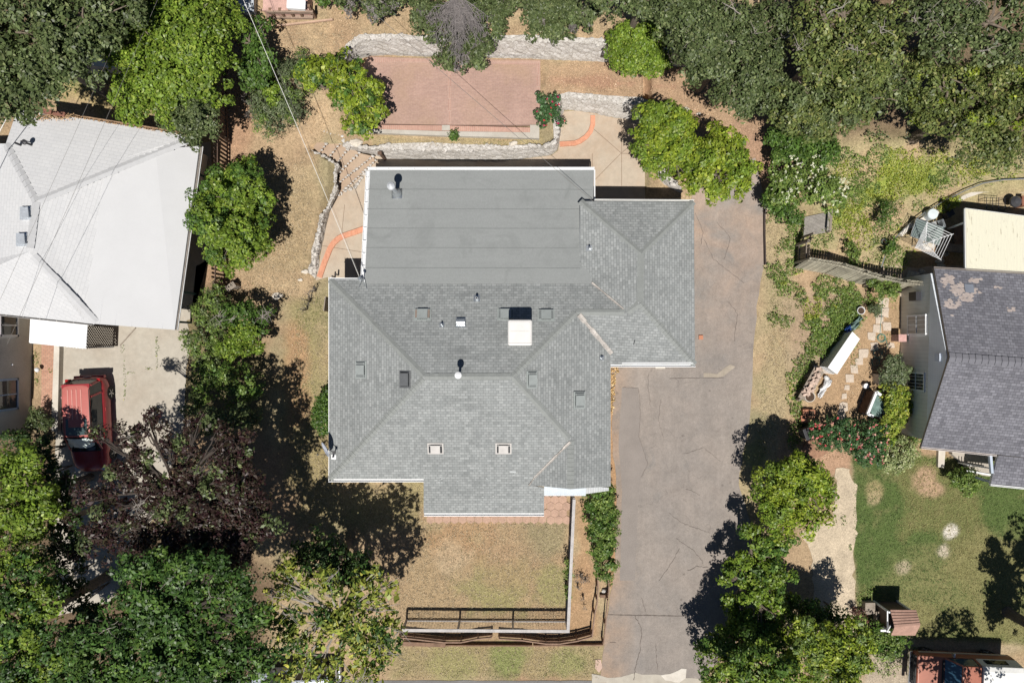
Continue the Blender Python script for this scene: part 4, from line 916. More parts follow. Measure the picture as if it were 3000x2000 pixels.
SIDE = ribbed('grooved_siding', (.70,.71,.68), False, .2); LAP = ribbed('lap_siding', (.74,.79,.85), True, .13)
mb = MB(); mb.prism([(gx_, y0), (gx_-.1, y1), (gx_+12, y1-1), (gx_+12, y0-.6)], -.1, 2.45); mb.build('wall', SIDE, rh)
ym = P(0,1046,3.95)[1]; mb = MB(); e = .03
mb.add([(gx_+.0, y0, 2.452), (gx_-.13, y1, 2.36), (gx_-.06, ym, 3.78), (gx_+.3, y0, 2.452), (gx_+.3, y1, 2.36), (gx_+.3, ym, 3.78)], [[0,1,2],[3,5,4],[0,2,5,3],[2,1,4,5]]); mb.build('gable_wall', LAP, rh)
p = (gx_-.08, P(0,1046,3.2)[1], 3.15); MB().box(p, (.08,.36,.36)).build('gable_vent', M('gable_vent', (.50,.55,.64), .7, .05, 2, 0, 20, 0), rh)
def rwin(ya, yb_, z0, z1, bars=4, openb=False):
    zc = (z0+z1)/2; ya = P(0,ya,zc)[1]; yb_ = P(0,yb_,zc)[1]; c = (ya+yb_)/2; s = abs(ya-yb_); xx = gx_-.06
    w_ = MB().box((xx, c, zc), (.08, s, z1-z0)).build('window', glass_mat('pale_glass', (.30,.31,.32), .2) if not openb else GLASS, rh)
    mb = MB()
    for q in (-1,1): mb.box((xx-.03, c+q*s/2, zc), (.08,.07,z1-z0+.1)); mb.box((xx-.03, c, zc+q*(z1-z0)/2), (.04,s+.1,.07))
    for k in range(1, bars): mb.box((xx-.03, c-s/2+s*k/bars, zc), (.06,.02,z1-z0))
    mb.box((xx-.03, c, zc), (.06,s,.03)); mb.build('frame', WHITE, w_)
rwin(924, 978, .75, 2.2); rwin(1092, 1142, .75, 2.1, 5, True)
mb = MB(); c = P(2672,1130,1.2)
for k in range(6): mb.beam((gx_-.1+.0+.2*k-1.0+.1, c[1]-.25, .75+.27*k*.0+1.2), (gx_-.1-.9+.2*k, c[1]+.25, 1.95), .02, .02)
p = P(2643,868,1.4); 
mb = MB(); mb.box((gx_-.12, p[1], 1.4), (.25,.42,.6)); mb.box((gx_-.22, p[1], 1.45), (.06,.25,.3)); mb.build('meter_box', DARK, rh)
mb = MB(); q = P(2918,1345,2.2); x0, y0_, _ = P(2910,1335,0); 
mb.prism(W([(2790,1300),(2905,1310),(2900,1395),(2860,1390),(2790,1330)], .3), 0, .3); mb.build('porch_floor', M('porch_boards', (.40,.36,.31), .9, .1, 3, .1, 20, .1), rh)
mb = MB(); 
for k in range(9): a = P(2835+k*8.5,1362+k*1.2,1.0); mb.box((a[0],a[1],.65),(.04,.04,.75))
mb.beam(P(2832,1378,1.05), P(2912,1392,1.05), .07, .05); mb.beam(P(2832,1378,.35), P(2912,1392,.35), .05, .05); mb.build('porch_railing', WHITE, rh)
mb = MB(); a = P(2818,1370,2.2); mb.box((P(2815,1345,0)[0], P(0,1385,0)[1], 1.15), (.1,.1,2.3)); mb.beam(P(2900,1330,2.35), P(2905,1385,2.3), .12, .14); mb.build('porch_post', M('blue_grey_trim', (.42,.48,.56), .6, .05, 2, 0, 20, 0), rh)
mb = MB(); mb.prism(W([(2750,1318),(2770,1320),(2766,1370),(2748,1368)], .2), 0, .2); mb.build('doorstep', CONC3, rh)
gutter(rh, [(2736,784,2.56),(3100,806,2.56)], .08, M('brown_gutter', (.26,.23,.21), .8, .1, 3, .1, 20, 0)); gutter(rh, [(2699,1311,2.46),(2920,1334,2.46)], .08, M('pale_gutter', (.55,.5,.47), .7, .1, 3, .1, 20, 0)); gutter(rh, [(2902,1420,2.26),(3100,1440,2.26)], .07, WHITE)
def rpatch():
    mb = MB(); rs = random.Random(31); pl = [(2737,787,2.6),pk,(3500,1100,3.95),(3500,835,2.6)]
    for cx, cy, sx, sy, k in ((2775,820,22,14,26),(2800,850,16,14,30),(2830,870,22,14,34),(2790,895,22,12,24),(2815,838,10,6,10),(2860,822,14,6,8),(2855,860,14,12,8),(2960,905,10,8,5),(2925,840,8,4,3),(2790,930,8,6,3)):
        for i in range(k):
            q, m = on_roof(rs.gauss(cx, sx*.55), rs.gauss(cy, sy*.55), pl, .008+rs.random()*.004); a = rs.uniform(.06,.17)
            n = 7; mb.add([q+m@Vector((a*rs.uniform(.4,1)*math.cos(6.28*j/n)*1.2, a*rs.uniform(.4,1)*math.sin(6.28*j/n)*.7, 0)) for j in range(n)], [list(range(n))])
    mb.build('worn_patches', M('worn_shingle', (.40,.34,.31), .95, .2, 4, .15, 20, .1), ro)
    q, m = on_roof(2838,845, pl, .02); MB().box(q, (.42,.42,.05), mat=m).build('roof_hatch', M('hatch', (.19,.21,.25), .7, .1, 3, 0, 20, 0), rh)
rpatch()
# cream corrugated patio cover
def cover():
    root = thing('patio_cover', 'cream corrugated patio cover behind the charcoal roofed house', 'patio cover', P(2900,700,2.4), world=True); mb = MB()
    a, b, c, d = [Vector(P(*q)) for q in ((2828,611,2.35),(3300,672,2.35),(3300,832,2.5),(2830,790,2.5))]; n = 220
    for i in range(n):
        p, q = a.lerp(b, i/n), a.lerp(b, (i+1)/n); r, s = d.lerp(c, i/n), d.lerp(c, (i+1)/n); zp = Vector((0,0,.03*(i%2))); zq = Vector((0,0,.03*((i+1)%2)))
        mb.add([p+zp, q+zq, s+zq, r+zp], [[0,3,2,1]])
        mb.add([p+zp-Vector((0,0,.02)), q+zq-Vector((0,0,.02)), s+zq-Vector((0,0,.02)), r+zp-Vector((0,0,.02))], [[0,1,2,3]])
    m, nt, nn, l, bb = newmat('cream_corrugated'); mp = nn.new('ShaderNodeMapping'); mp.inputs['Scale'].default_value = (6,.9,1); l.new(pos(nn), mp.inputs[0])
    st = rampn(nn, l, nz(nn, l, mp.outputs[0], 1.6, 5, .8), .60, .66); o = mix(nn, l, st, (.70,.68,.56), (.42,.38,.28)); l.new(o, bb.inputs['Base Color']); bb.inputs['Roughness'].default_value = .6
    mb.build('corrugated_sheet', m, root)
    mb = MB(); mb.beam(a-Vector((0,0,.06)), d-Vector((0,0,.06)), .06, .1); mb.beam(a-Vector((0,0,.06)), b-Vector((0,0,.06)), .06, .1); mb.build('frame', WHITE, root)
    mb = MB(); p = P(2775,671,0); mb.beam(P(2776,671,.1), P(2832,650,2.3), .08, .08); mb.build('post', WHITE, root)
cover()

# ------------------------------------------------------------ fences
mat_cols = {'dark_fence_wood':(.12,.08,.06), 'mossy_grey_wood':(.36,.335,.26), 'weathered_wood':(.26,.22,.18)}
def board_fence(label, pts, h, mat, bw=.14, gap=.02, group=None, post=2.4, rough=.03, zf=None, lean=0, cat='fence', thick=.02):
    p3 = [Vector(PG(*q)) for q in pts]; root = thing('board_fence', label, cat, tuple(p3[0]), world=True, group=group)
    mb = MB(); pm = MB(); rl = MB(); rs = random.Random(len(label)); shades = [M(mat.name+'_'+q, tuple(c*f for c in mat_cols.get(mat.name, (.2,.17,.14))), .95, .3, 1.2, .25, 18, .4) for q, f in (('light', 1.15), ('mid', .92), ('dark', .68))]
    for a, b in zip(p3, p3[1:]):
        d = b-a; L = d.length; d = d/L; ang = math.atan2(d.y, d.x); k = int(L/(bw+gap)); n = Vector((-d.y, d.x, 0))
        for j in range(k):
            c = a+d*((j+.5)*(bw+gap)); hh = h+rs.uniform(-rough, rough)
            mb.m(rs.choice((0,0,1,1,2))).box((c.x, c.y, c.z+hh/2), (bw, thick, hh), rot=ang+rs.uniform(-.02,.02), tilt=rs.uniform(-.015,.015)+lean)
            mb.box((c.x, c.y, c.z+hh+.02), (bw*.6, thick, .05), rot=ang, tilt=lean)
        for z in (.35, h-.3): rl.beam(a+n*.04+Vector((0,0,z)), b+n*.04+Vector((0,0,z)), .04, .09)
        q = max(1, round(L/post))
        for j in range(q+1): c = a.lerp(b, j/q)+n*.09; MB().box((c.x, c.y, c.z+(h+.05)/2), (.09,.09,h+.05)).build('post', mat, root)
    mb.build('boards', shades, root); rl.build('rail', mat, root); return root
board_fence('long dark brown picket fence between the white roofed house and the dry back yard', [(668,180),(668,300),(672,420),(672,520),(668,640),(664,835)], 1.75, M('dark_fence_wood', (.12,.08,.06), .95, .25, 3, .2, 18, .3), .11, .09, 'board fences')
board_fence('weathered grey leaning board fence left of the charcoal roofed house', [(2325,776),(2420,792),(2480,812),(2530,826),(2590,838),(2660,846)], 1.9, M('mossy_grey_wood', (.36,.335,.26), .95, .3, 1.2, .25, 18, .4), .125, .012, 'board fences', lean=-.17)
board_fence('short piece of grey fence beside the wooden steps at the top of the slope', [(2333,770),(2335,720),(2350,700)], 1.5, WOODG, .13, .02, 'board fences')
def mesh_fence():
    root = thing('wire_fence', 'front yard wire mesh fence with a broad pale wooden top rail', 'fence', P(1665,1815,0), world=True)
    A_ = Vector(P(1180,1845,1.28)); B_ = Vector(P(1664,1848,1.28)); C_ = Vector(P(1682,1462,1.28)); dz = Vector((0,0,-1.28))
    mb = MB(); n = 6
    for i in range(3): a, b = A_.lerp(B_, i/3), A_.lerp(B_, (i+1)/3); mb.beam(a, b-(b-a).normalized()*.01, .15, .045)
    mb.beam(B_+Vector((0,-.07,.001)), C_, .15, .045); mb.build('top_rail', WOODP, root)
    for c in [A_.lerp(B_, i/3) for i in range(3)]+[B_]+[B_.lerp(C_, i/3) for i in (1,2,3)]:
        MB().box((c.x, c.y, .62), (.1,.1,1.25)).build('post', WOODP, root)
    mb = MB(); mb.beam(A_+dz+Vector((0,0,.12)), B_+dz+Vector((0,0,.12)), .05, .1); mb.beam(B_+dz+Vector((0,0,.12)), C_+dz+Vector((0,0,.12)), .05, .1)
    mb.build('bottom_rail', WOODP, root)
    mb = MB()
    for a, b in ((A_,B_),(B_,C_)):
        L = (b-a).length; d = (b-a)/L; k = int(L/.15)
        for j in range(k): c = a+d*.15*j; mb.beam(c+Vector((0,0,-.05)), c+dz+Vector((0,0,.1)), .007, .007)
        for z in np.arange(-1.1, -.05, .15): mb.beam(a+Vector((0,0,z)), b+Vector((0,0,z)), .007, .007)
    mb.build('wire_mesh', M('wire', (.16,.13,.10), .7, .1, 3, 0, 20, 0), root)
mesh_fence()
def low_fence(label, pts, h, boards=True, group='low brown wooden fences', posts=()):
    p = [Vector(P(a, b, h)) for a, b in pts]; root = thing('low_fence', label, 'fence', (p[0].x, p[0].y, 0), world=True, group=group); mb = MB()
    for a, b in zip(p, p[1:]): mb.beam(a, b, .055, .13)
    mb.build('top_rail', M('brown_rail', (.27,.18,.13), .9, .2, 3, .2, 18, .3), root)
    if boards:
        mb = MB()
        for a, b in zip(p, p[1:]):
            g0, g1 = a.copy(), b.copy(); L = (b-a).length; k = max(1, int(L/.5))
            for z in (.12, .32, .52):
                if z < h-.1: g0.z = g1.z = z; mb.beam(g0+Vector((0,.02*z,0)), g1+Vector((0,.02*z,0)), .03, .17)
        mb.build('board', WOODB, root)
    pm = []
    for i, q in enumerate(p):
        MB().box((q.x, q.y+.05, h/2-.03), (.09,.09,h)).build('post', WOODB, root)
    return root
low_fence('low wavy brown board fence running along below the pale top rail', [(1170,1866),(1210,1870),(1300,1880),(1350,1880),(1400,1870),(1440,1866)], .62)
low_fence('sagging brown board fence running to the corner beside the driveway', [(1462,1870),(1530,1874),(1600,1884),(1640,1884),(1690,1876),(1734,1864)], .62)
low_fence('brown rail climbing from the fence corner past the hedge', [(1735,1862),(1742,1800),(1750,1760),(1752,1720),(1750,1634)], .8, False)
low_fence('outer brown rail along the driveway edge', [(1768,1886),(1774,1830),(1780,1756)], .7, False)
low_fence('short brown rail beside the lower end of the hedge', [(1783,1742),(1784,1715),(1782,1690)], .5, False)
mb = MB(); mb.beam(P(1180,1887,.12), P(1560,1888,.12), .06, .24); mb.beam(P(1562,1888,.12), P(1766,1886,.12), .06, .24); mb.beam(P(1180,1884,.3), P(1305,1889,.3), .2, .05)
single('timber_edging', mb, WOODB, 'dark timber edging lying on the ground below the wavy board fence', 'edging', P(1400,1888,0))
mb = MB(); mb.beam(P(1757,1744,.1), P(1782,1744,.1), .14, .2); single('timber_step', mb, WOODB, 'short dark timber across the gap between the two brown rails', 'timber', P(1770,1744,0))
mb = MB(); mb.blob(P(1771,1730,.1), .13, 1.2,.8,.7, 4, .2); single('stone', mb, STONE, 'white stone wedged between the two brown rails below the hedge', 'stone', P(1771,1730,0))
# timber retaining wall at the top left
def timber_wall():
    root = thing('timber_wall', 'weathered timber retaining wall with short posts at the top of the yard', 'timber wall', PG(855,45), world=True); z0 = PG(850,45)[2]
    mb = MB()
    for k in range(4): mb.beam(P(782,34+0*k,z0+.1+.2*k), P(918,36,z0+.1+.2*k), .12, .185)
    mb.beam(P(782,50,z0+.08), P(918,52,z0+.08), .14, .16); mb.build('beam', M('grey_brown_timber', (.30,.22,.17), .95, .2, 3, .2, 18, .4), root)
    for x in (800,828,856,882,918):
        mb = MB(); a = P(x,40,z0+.4); mb.box((a[0], a[1], z0+.42), (.12,.12,.85 if x < 918 else 1.5)); mb.build('post', WOODB, root)
timber_wall()
mb = MB(); z0 = 2.2; mb.beam(P(798,78,z0+.06), P(975,58,z0+.06), .08, .1); single('timber_edging', mb, M('pinkish_timber', (.48,.33,.24), .9, .15, 3, .15, 18, .2), 'long pinkish timber lying on the dry ground below the timber retaining wall', 'edging', P(885,68,2.2))
mb = MB(); mb.prism(W([(772,-60),(905,-60),(900,26),(770,30)], 2.9), 2.0, 2.9); mb.beam(P(768,30,2.93), P(905,28,2.93), .08, .06)
single('shed', mb, M('faded_red_roof', (.50,.32,.27), .8, .2, 2, .2, 20, .2), 'flat faded red roofed shed at the top edge above the timber wall', 'shed', P(835,-20,2.2))
mb = MB(); mb.box(P(868,16,3.1), (.8,.35,.3), rot=-.05); mb.box(P(868,14,3.28), (.86,.4,.05), rot=-.05); single('cooler_box', mb, WHITE, 'white box standing at the top edge behind the timber wall', 'box', P(868,16,2.9))
def small_roof(label, pts, z0, h, mat, tilt=.3, name='shed'):
    root = thing(name, label, 'shed', P(pts[0][0], pts[0][1], z0), world=True); c = [Vector(P(*q, h)) for q in pts]; c[0].z += tilt; c[1].z += tilt
    mb = MB(); mb.add(c, [[0,1,2,3]]); mb.add([q-Vector((0,0,.06)) for q in c], [[3,2,1,0]])
    for i in range(4): a, b = c[i], c[(i+1)%4]; d = Vector((0,0,.06)); mb.add([a, b, b-d, a-d], [[0,1,2,3],[3,2,1,0]])
    mb.build('roof', mat, root); m_ = sum(c, Vector())/4
    mb = MB(); mb.prism([((q.x-m_.x)*.9+m_.x, (q.y-m_.y)*.9+m_.y) for q in c], z0-.2, h-.1); mb.build('wall', OFFW, root); return root
small_roof('pale blue grey sheet roofed shed corner at the top beside the bright green tree', [(676,-80),(748,-80),(744,34),(708,38)], 1.2, 2.6, M('blue_grey_sheet', (.40,.43,.47), .5, .1, 2, .05, 20, 0))
small_roof('pale cream roofed shed corner half hidden between the dark trees top left', [(180,148),(322,140),(338,200),(205,186)], 0, 1.9, M('cream_plaster', (.72,.68,.58), .7, .05, 2, .05, 20, .05), .1)

# ------------------------------------------------------------ wires
def wire(label, pts, r, mat, sag=.3, cat='wire', group='overhead wires'):
    r *= .8
    a, b = Vector(pts[0]), Vector(pts[1]); n = 24
    q = [a.lerp(b, i/n)-Vector((0,0,4*sag*(i/n)*(1-i/n))) for i in range(n+1)]
    mb = MB(); mb.tube(q, r, 5); single('overhead_wire', mb, mat, label, cat, q[n//2], group)
WW = M('white_cable', (.75,.74,.70), .6, .05, 2, 0, 20, 0); WD = M('black_cable', (.03,.03,.03), .6, .05, 2, 0, 20, 0); WG = M('grey_cable', (.16,.15,.14), .6, .05, 2, 0, 20, 0)
wire('white service wire slanting down to the corner of the central house', [P(640,-170,6.6), tuple(MASTTOP)], .013, WW, .25)
wire('thin dark wire beside the white service wire', [P(650,-190,6.3), tuple(MASTTOP-Vector((0,0,.15)))], .007, WG, .45)
wire('thin dark wire crossing the red brick patio to the garage roof corner', [P(1040,-10,6.0), P(1738,590,2.95)], .012, WG, .1)
wire('thin dark wire over the white roof, the right of the pair', [P(470,-20,6.5), P(20,1010,5.1)], .008, WG, .05)
wire('thin dark wire over the white roof, the left of the pair', [P(400,-20,6.5), P(-60,1010,5.1)], .007, WG, .05)
wire('pale cable crossing the dark upper left corner', [P(190,10,5.0), P(-120,610,4.4)], .025, WW, .05)
wire('short dark cable between the trees left of the bright green tree', [P(310,40,5), P(272,190,4.4)], .014, WG, .02)
# utility stub post by the wall
p = Vector(PG(1128,466)); mb = MB(); mb.tube([p, p+Vector((-.05,.0,1.0))], [.09,.08], 10); mb.box(p+Vector((-.08,.02,1.03)), (.2,.16,.06)); single('wooden_post', mb, M('dark_post_wood', (.14,.09,.065), .95, .25, 4, .2, 20, .3), 'dark short wooden post leaning beside the long white stone wall', 'post', p)
for i, (px, py) in enumerate(((982,812),(992,806))):
    p = Vector(P(px,py,0)); mb = MB(); mb.tube([p, p+Vector((0,0,.6))], .04, 8); single('pipe_stub', mb, DARK, ('black pipe stub by the house corner, the left of two','black pipe stub by the house corner, the right of two')[i], 'pipe', p, 'pipe stubs')
# ------------------------------------------------------------ vehicles (local: +x forward, z up)
def loft(sec, n=None):
    # sec: list of (x, [(y,z),...]) half profiles from bottom to top; mirrored
    rings = [[(x, y, z) for y, z in pr]+[(x, -y, z) for y, z in pr[::-1]] for x, pr in sec]
    m = len(rings[0]); mb = MB(); mb.add(sum(rings, []), [[i*m+j, (i+1)*m+j, (i+1)*m+(j+1)%m, i*m+(j+1)%m] for i in range(len(rings)-1) for j in range(m)]+[list(range(m)), list(range((len(rings)-1)*m, len(rings)*m))[::-1]]); return mb
TYRE = M('tyre', (.02,.02,.02), .9, .1, 8, .1, 30, .1); RIM = M('rim', (.45,.45,.46), .3, .05, 3, 0, 20, 0, .9); CGL = glass_mat('car_glass', (.015,.018,.02), .06)
RUBBER = M('black_trim', (.025,.025,.025), .6, .05, 3, 0, 20, 0)
def wheel(root, x, y, r=.34, w_=.22):
    s = 1 if y > 0 else -1; ax = Matrix.Rotation(-s*math.pi/2, 3, 'X')
    t = MB(); t.lathe((x, y-s*w_/2*0-s*w_, r), [(r*.7,0),(r*.95,.0),(r,.04),(r,w_-.04),(r*.95,w_),(r*.68,w_-.01)], 28, ax); o = t.build('wheel', TYRE, root, smooth=False)
    h = MB(); h.lathe((x, y-s*.05, r), [(r*.68,0),(r*.66,.035),(r*.6,.02),(.06,.03),(.05,.055)], 28, ax)
    for k in range(5):
        a = k*1.2566; h.beam((x, y+s*.0-s*.01, r), (x+math.cos(a)*r*.62, y-s*.01, r+math.sin(a)*r*.62), .05, .03)
    h.build('rim', RIM, o)
def make_suv(label, loc, rot, paint, L=4.7, W_=1.8, Ht=1.68, ribs=True, shade=True, sunroof=True, name='parked_car'):
    root = thing(name, label, 'car', loc, rot); hl = L/2; hw = W_/2
    def prof(k, zb, zm, top, tk=.9): return [(hw*k*.86, zb), (hw*k*.97, zb+.12), (hw*k, .55), (hw*k*.99, zm), (hw*k*tk, top), (hw*k*tk*.5, top+.02)]
    sec = [(-hl, prof(.66,.45,.62,.72)), (-hl+.06, prof(.82,.36,.66,.86)), (-hl+.24, prof(.93,.26,.80,.98)), (-hl+.5, prof(1,.22,.82,1.02)), (-.6, prof(1,.22,.82,1.02)), (.7, prof(1,.22,.82,1.02,.92)), (1.0, prof(1,.22,.84,1.05,.86)), (1.35, prof(.99,.24,.80,1.02,.84)), (hl-.45, prof(.94,.26,.74,.93,.82)), (hl-.18, prof(.82,.28,.66,.82,.8)), (hl-.04, prof(.64,.32,.58,.68,.8)), (hl, prof(.5,.38,.52,.58,.8))]
    body = loft(sec).build('body', paint, root, smooth=True, auto=True)
    m = body.modifiers.new('s', 'SUBSURF'); m.levels = 1; m.render_levels = 2
    # greenhouse glass
    def gp(w0, w1, z0, z1): return [(hw*w0, z0), (hw*(w0+w1)/2*1.01, (z0+z1)/2), (hw*w1, z1)]
    gs = [(-hl+.10, gp(.70,.66,.95,1.0)), (-hl+.16, gp(.80,.74,.95,1.08)), (-hl+.40, gp(.88,.68,.98,Ht-.04)), (-.8, gp(.90,.76,1.0,Ht)), (.35, gp(.90,.72,1.0,Ht-.02)), (.75, gp(.89,.77,1.01,1.40)), (1.08, gp(.84,.76,1.02,1.12)), (1.25, gp(.66,.60,1.02,1.05))]
    loft(gs).build('glass', CGL, root)
    # roof panel and pillars
    rf = []
    for x, k, z in ((-hl+.30,.58,Ht-.05),(-hl+.36,.66,Ht-.02),(-hl+.52,.72,Ht+.005),(-.8,.745,Ht+.035),(0,.735,Ht+.035),(.30,.71,Ht+.01),(.42,.67,Ht-.03),(.52,.58,Ht-.08)): rf.append((x, [(hw*k, z-.03), (hw*k*.975, z), (hw*k*.85, z+.018), (hw*k*.5, z+.026)]))
    roofp = loft(rf).build('roof', paint, root, smooth=True)
    mb = MB(); zt = Ht+.0
    for s in (-1,1):
        mb.beam((.42, s*hw*.73, zt-.05), (1.2, s*hw*.83, 1.03), .07, .05); mb.beam((-hl+.36, s*hw*.73, zt-.05), (-hl+.14, s*hw*.83, .97), .14, .05)
        mb.beam((-1.45, s*hw*.77, zt-.03), (-1.62, s*hw*.895, 1.0), .10, .03)
    mb.build('pillars', paint, root)
    if ribs:
        mb = MB()
        for y in (-.36,-.16,.06,.28): mb.beam((-hl+.55, y, Ht+.045), (-.35, y, Ht+.06), .05, .02)
        mb.build('roof_ribs', M('faded_rib', (.55,.26,.22), .4, .1, 2, 0, 20, 0), roofp)
        for s in (-1,1):
            mb = MB(); mb.tube([(-hl+.5, s*hw*.74, Ht+.03), (-hl+.6, s*hw*.735, Ht+.09), (.2, s*hw*.735, Ht+.09), (.3, s*hw*.73, Ht+.03)], .02, 8); mb.build('roof_rail', RUBBER, root)
    if sunroof: MB().box((-.0, 0, Ht+.05), (.82, hw*1.1, .02)).build('sunroof', glass_mat('sunroof_glass', (.06,.09,.09), .1), root, bevel=.008)
    if shade:
        mb = MB(); n = 12; vs = []
        for i in range(n+1):
            y = -hw*.66+hw*1.32*i/n; e = (i/n-.5)*2; bx = .04*abs(e)**2
            vs += [(1.06-.17*abs(e)**2, y, 1.135), (.55-.06*abs(e)**2, y*.93, Ht-.11)]
        for k in range(len(vs)): vs[k] = (vs[k][0]+.05, vs[k][1], vs[k][2]+.07)
        mb.add(vs, [[2*i, 2*i+2, 2*i+3, 2*i+1] for i in range(n)]); mb.build('sunshade', M('silver_sunshade', (.60,.68,.66), .4, .2, 3, .1, 14, .3), root)
    mb = MB(); mb.box((1.22, 0, 1.035), (.16, hw*1.5, .03)); mb.beam((1.22,-.3,1.06),(1.0,.2,1.17),.02,.02); mb.build('wiper_cowl', RUBBER, root)
    for s in (-1,1):
        mb = MB(); mb.box((.78, s*(hw+.1), 1.05), (.14,.2,.14), taper=.85); mb.build('mirror', RUBBER, root, bevel=.02)
        mb = MB(); mb.box((hl-.2, s*hw*.66, .70), (.26,.34,.12), rot=-s*.35); mb.build('headlight', M('lamp_glass', (.6,.62,.64), .1, .05, 3, 0, 20, 0), root, bevel=.02)
        mb = MB(); mb.box((-hl+.13, s*hw*.83, .98), (.14,.16,.3)); mb.build('taillight', M('red_lamp', (.35,.02,.02), .2, .05, 3, 0, 20, 0), root, bevel=.02)
        for x in (-hl+.85, hl-.88): wheel(root, x, s*(hw-.0))
        mb = MB(); mb.box((-.75, s*(hw*.985), .86), (.16,.03,.03)); mb.box((.25, s*(hw*.985), .86), (.16,.03,.03)); mb.build('door_handle', paint, root)
    mb = MB(); mb.box((-hl+.0, 0, .5), (.16, W_*.8, .24)); mb.build('bumper', paint, root, bevel=.03); MB().box((hl-.09, 0, .42), (.14, W_*.5, .2)).build('bumper', paint, root, bevel=.03)
    mb = MB(); mb.box((-hl+.4, 0, Ht-.02), (.22, hw*1.42, .05)); mb.build('spoiler', paint, root, bevel=.015)
    mb = MB(); mb.box((-hl-.03, 0, .72), (.02,.32,.16)); mb.build('number_plate', WHITE, root)
    return root
REDP = M('red_car_paint', (.30,.030,.035), .32, .12, 1.5, .04, 20, 0, 0, .6)
suv = make_suv('red station wagon with a silver windscreen shade parked on the concrete driveway', P(287,1238,0), R(-90+2.5)+0, REDP, 4.75, 1.90, 1.68)
for c in suv.children:
    if c.name.startswith('roof') and not c.name.startswith('roof_rail'): c.data.materials[0] = M('faded_red_paint', (.46,.14,.12), .5, .08, 1.5, .04, 20, 0, 0, .4)
WP = M('silver_paint', (.46,.50,.58), .3, .06, 1.5, .03, 20, 0, .1, .6)
make_suv('silver white sedan parked on the road under the leafy yellow-green tree', P(872,1990,0), R(180+3), WP, 4.6, 1.8, 1.42, False, False, False)
def truck():
    root = thing('pickup_truck', 'faded red pickup truck with a white camper shell parked at the bottom right', 'truck', P(2790,1946,0), R(180-2.5)); L, hw = 4.9, .86; hl = L/2
    RP = M('faded_orange_red', (.34,.12,.075), .45, .15, 1.5, .06, 20, 0, 0, .5)
    def pr(k, zb, top, tk=.96): return [(hw*k*.94, zb), (hw*k, zb+.1), (hw*k, .8), (hw*k*tk, top), (hw*k*.4, top+.015)]
    loft([(hl-.08, pr(.96,.45,.92)), (hl-.12, pr(1,.4,.97)), (.95, pr(1,.35,1.06)), (.9, pr(1,.35,1.07)), (-.35, pr(1,.35,1.07)), (-hl+.05, pr(1,.42,1.05)), (-hl, pr(.98,.45,1.03))]).build('body', RP, root, bevel=.03)
    def g(w0, w1, z1): return [(hw*w0, 1.05), (hw*w1, z1)]
    loft([(1.08, g(.9,.86,1.1)), (.55, g(.92,.78,1.58)), (-.32, g(.93,.8,1.6)), (-.38, g(.93,.8,1.6))]).build('cab_glass', glass_mat('blue_glass', (.03,.075,.12), .08), root)
    loft([(.56, [(hw*.78,1.57),(hw*.74,1.64)]), (.5, [(hw*.8,1.58),(hw*.77,1.66)]), (-.33, [(hw*.81,1.6),(hw*.78,1.67)]), (-.36, [(hw*.81,1.59),(hw*.78,1.65)])]).build('cab_roof', RP, root, bevel=.02)
    mb = MB()
    for s in (-1,1): mb.beam((.53,s*hw*.77,1.6),(1.08,s*hw*.9,1.07),.07,.06); mb.beam((-.34,s*hw*.8,1.6),(-.36,s*hw*.94,1.06),.1,.05)
    mb.build('pillars', RP, root)
    loft([(-.42, [(hw*.97,1.07),(hw*.84,1.66),(hw*.6,1.74)]), (-.5, [(hw*.98,1.07),(hw*.86,1.7),(hw*.6,1.77)]), (-hl+.1, [(hw*.98,1.07),(hw*.86,1.70),(hw*.6,1.77)]), (-hl, [(hw*.96,1.07),(hw*.80,1.6),(hw*.5,1.66)])]).build('camper_shell', M('shell_white', (.70,.70,.68), .5, .08, 2, .05, 20, 0), root, bevel=.02)
    for s in (-1,1):
        mb = MB(); mb.box((-1.25, s*hw*.935, 1.36), (1.1,.03,.30), mat=Matrix.Rotation(s*.22, 3, 'X')); mb.build('side_window', CGL, root)
        mb = MB(); mb.box((.7, s*(hw+.12), 1.12), (.08,.2,.16)); mb.build('mirror', GALV, root)
        mb = MB(); mb.box((hl-.06, s*hw*.7, .75), (.06,.28,.18)); mb.build('headlight', GALV, root)
        for x in (hl-.85, -hl+.95): wheel(root, x, s*hw, .34, .2)
        mb = MB(); mb.beam((hl-.3, s*hw*1.005, .62), (-hl+.2, s*hw*1.005, .62), .02, .12); mb.build('side_stripe', M('cream_stripe', (.6,.55,.45), .5, .1, 3, 0, 20, 0), root)
    mb = MB(); mb.box((hl+.05, 0, .52), (.16, hw*2.02, .2)); mb.build('bumper', M('chrome', (.7,.71,.72), .12, .05, 2, 0, 20, 0, 1), root, bevel=.03)
    mb = MB(); mb.box((hl-.05, 0, .74), (.08, hw*1.7, .26)); [mb.box((hl-.0, 0, .66+.05*k), (.03, hw*1.3, .015)) for k in range(4)]; mb.build('grille', RUBBER, root)
    mb = MB(); mb.box((1.16, 0, 1.08), (.1, hw*1.6, .02)); mb.build('cowl', RUBBER, root)
truck()

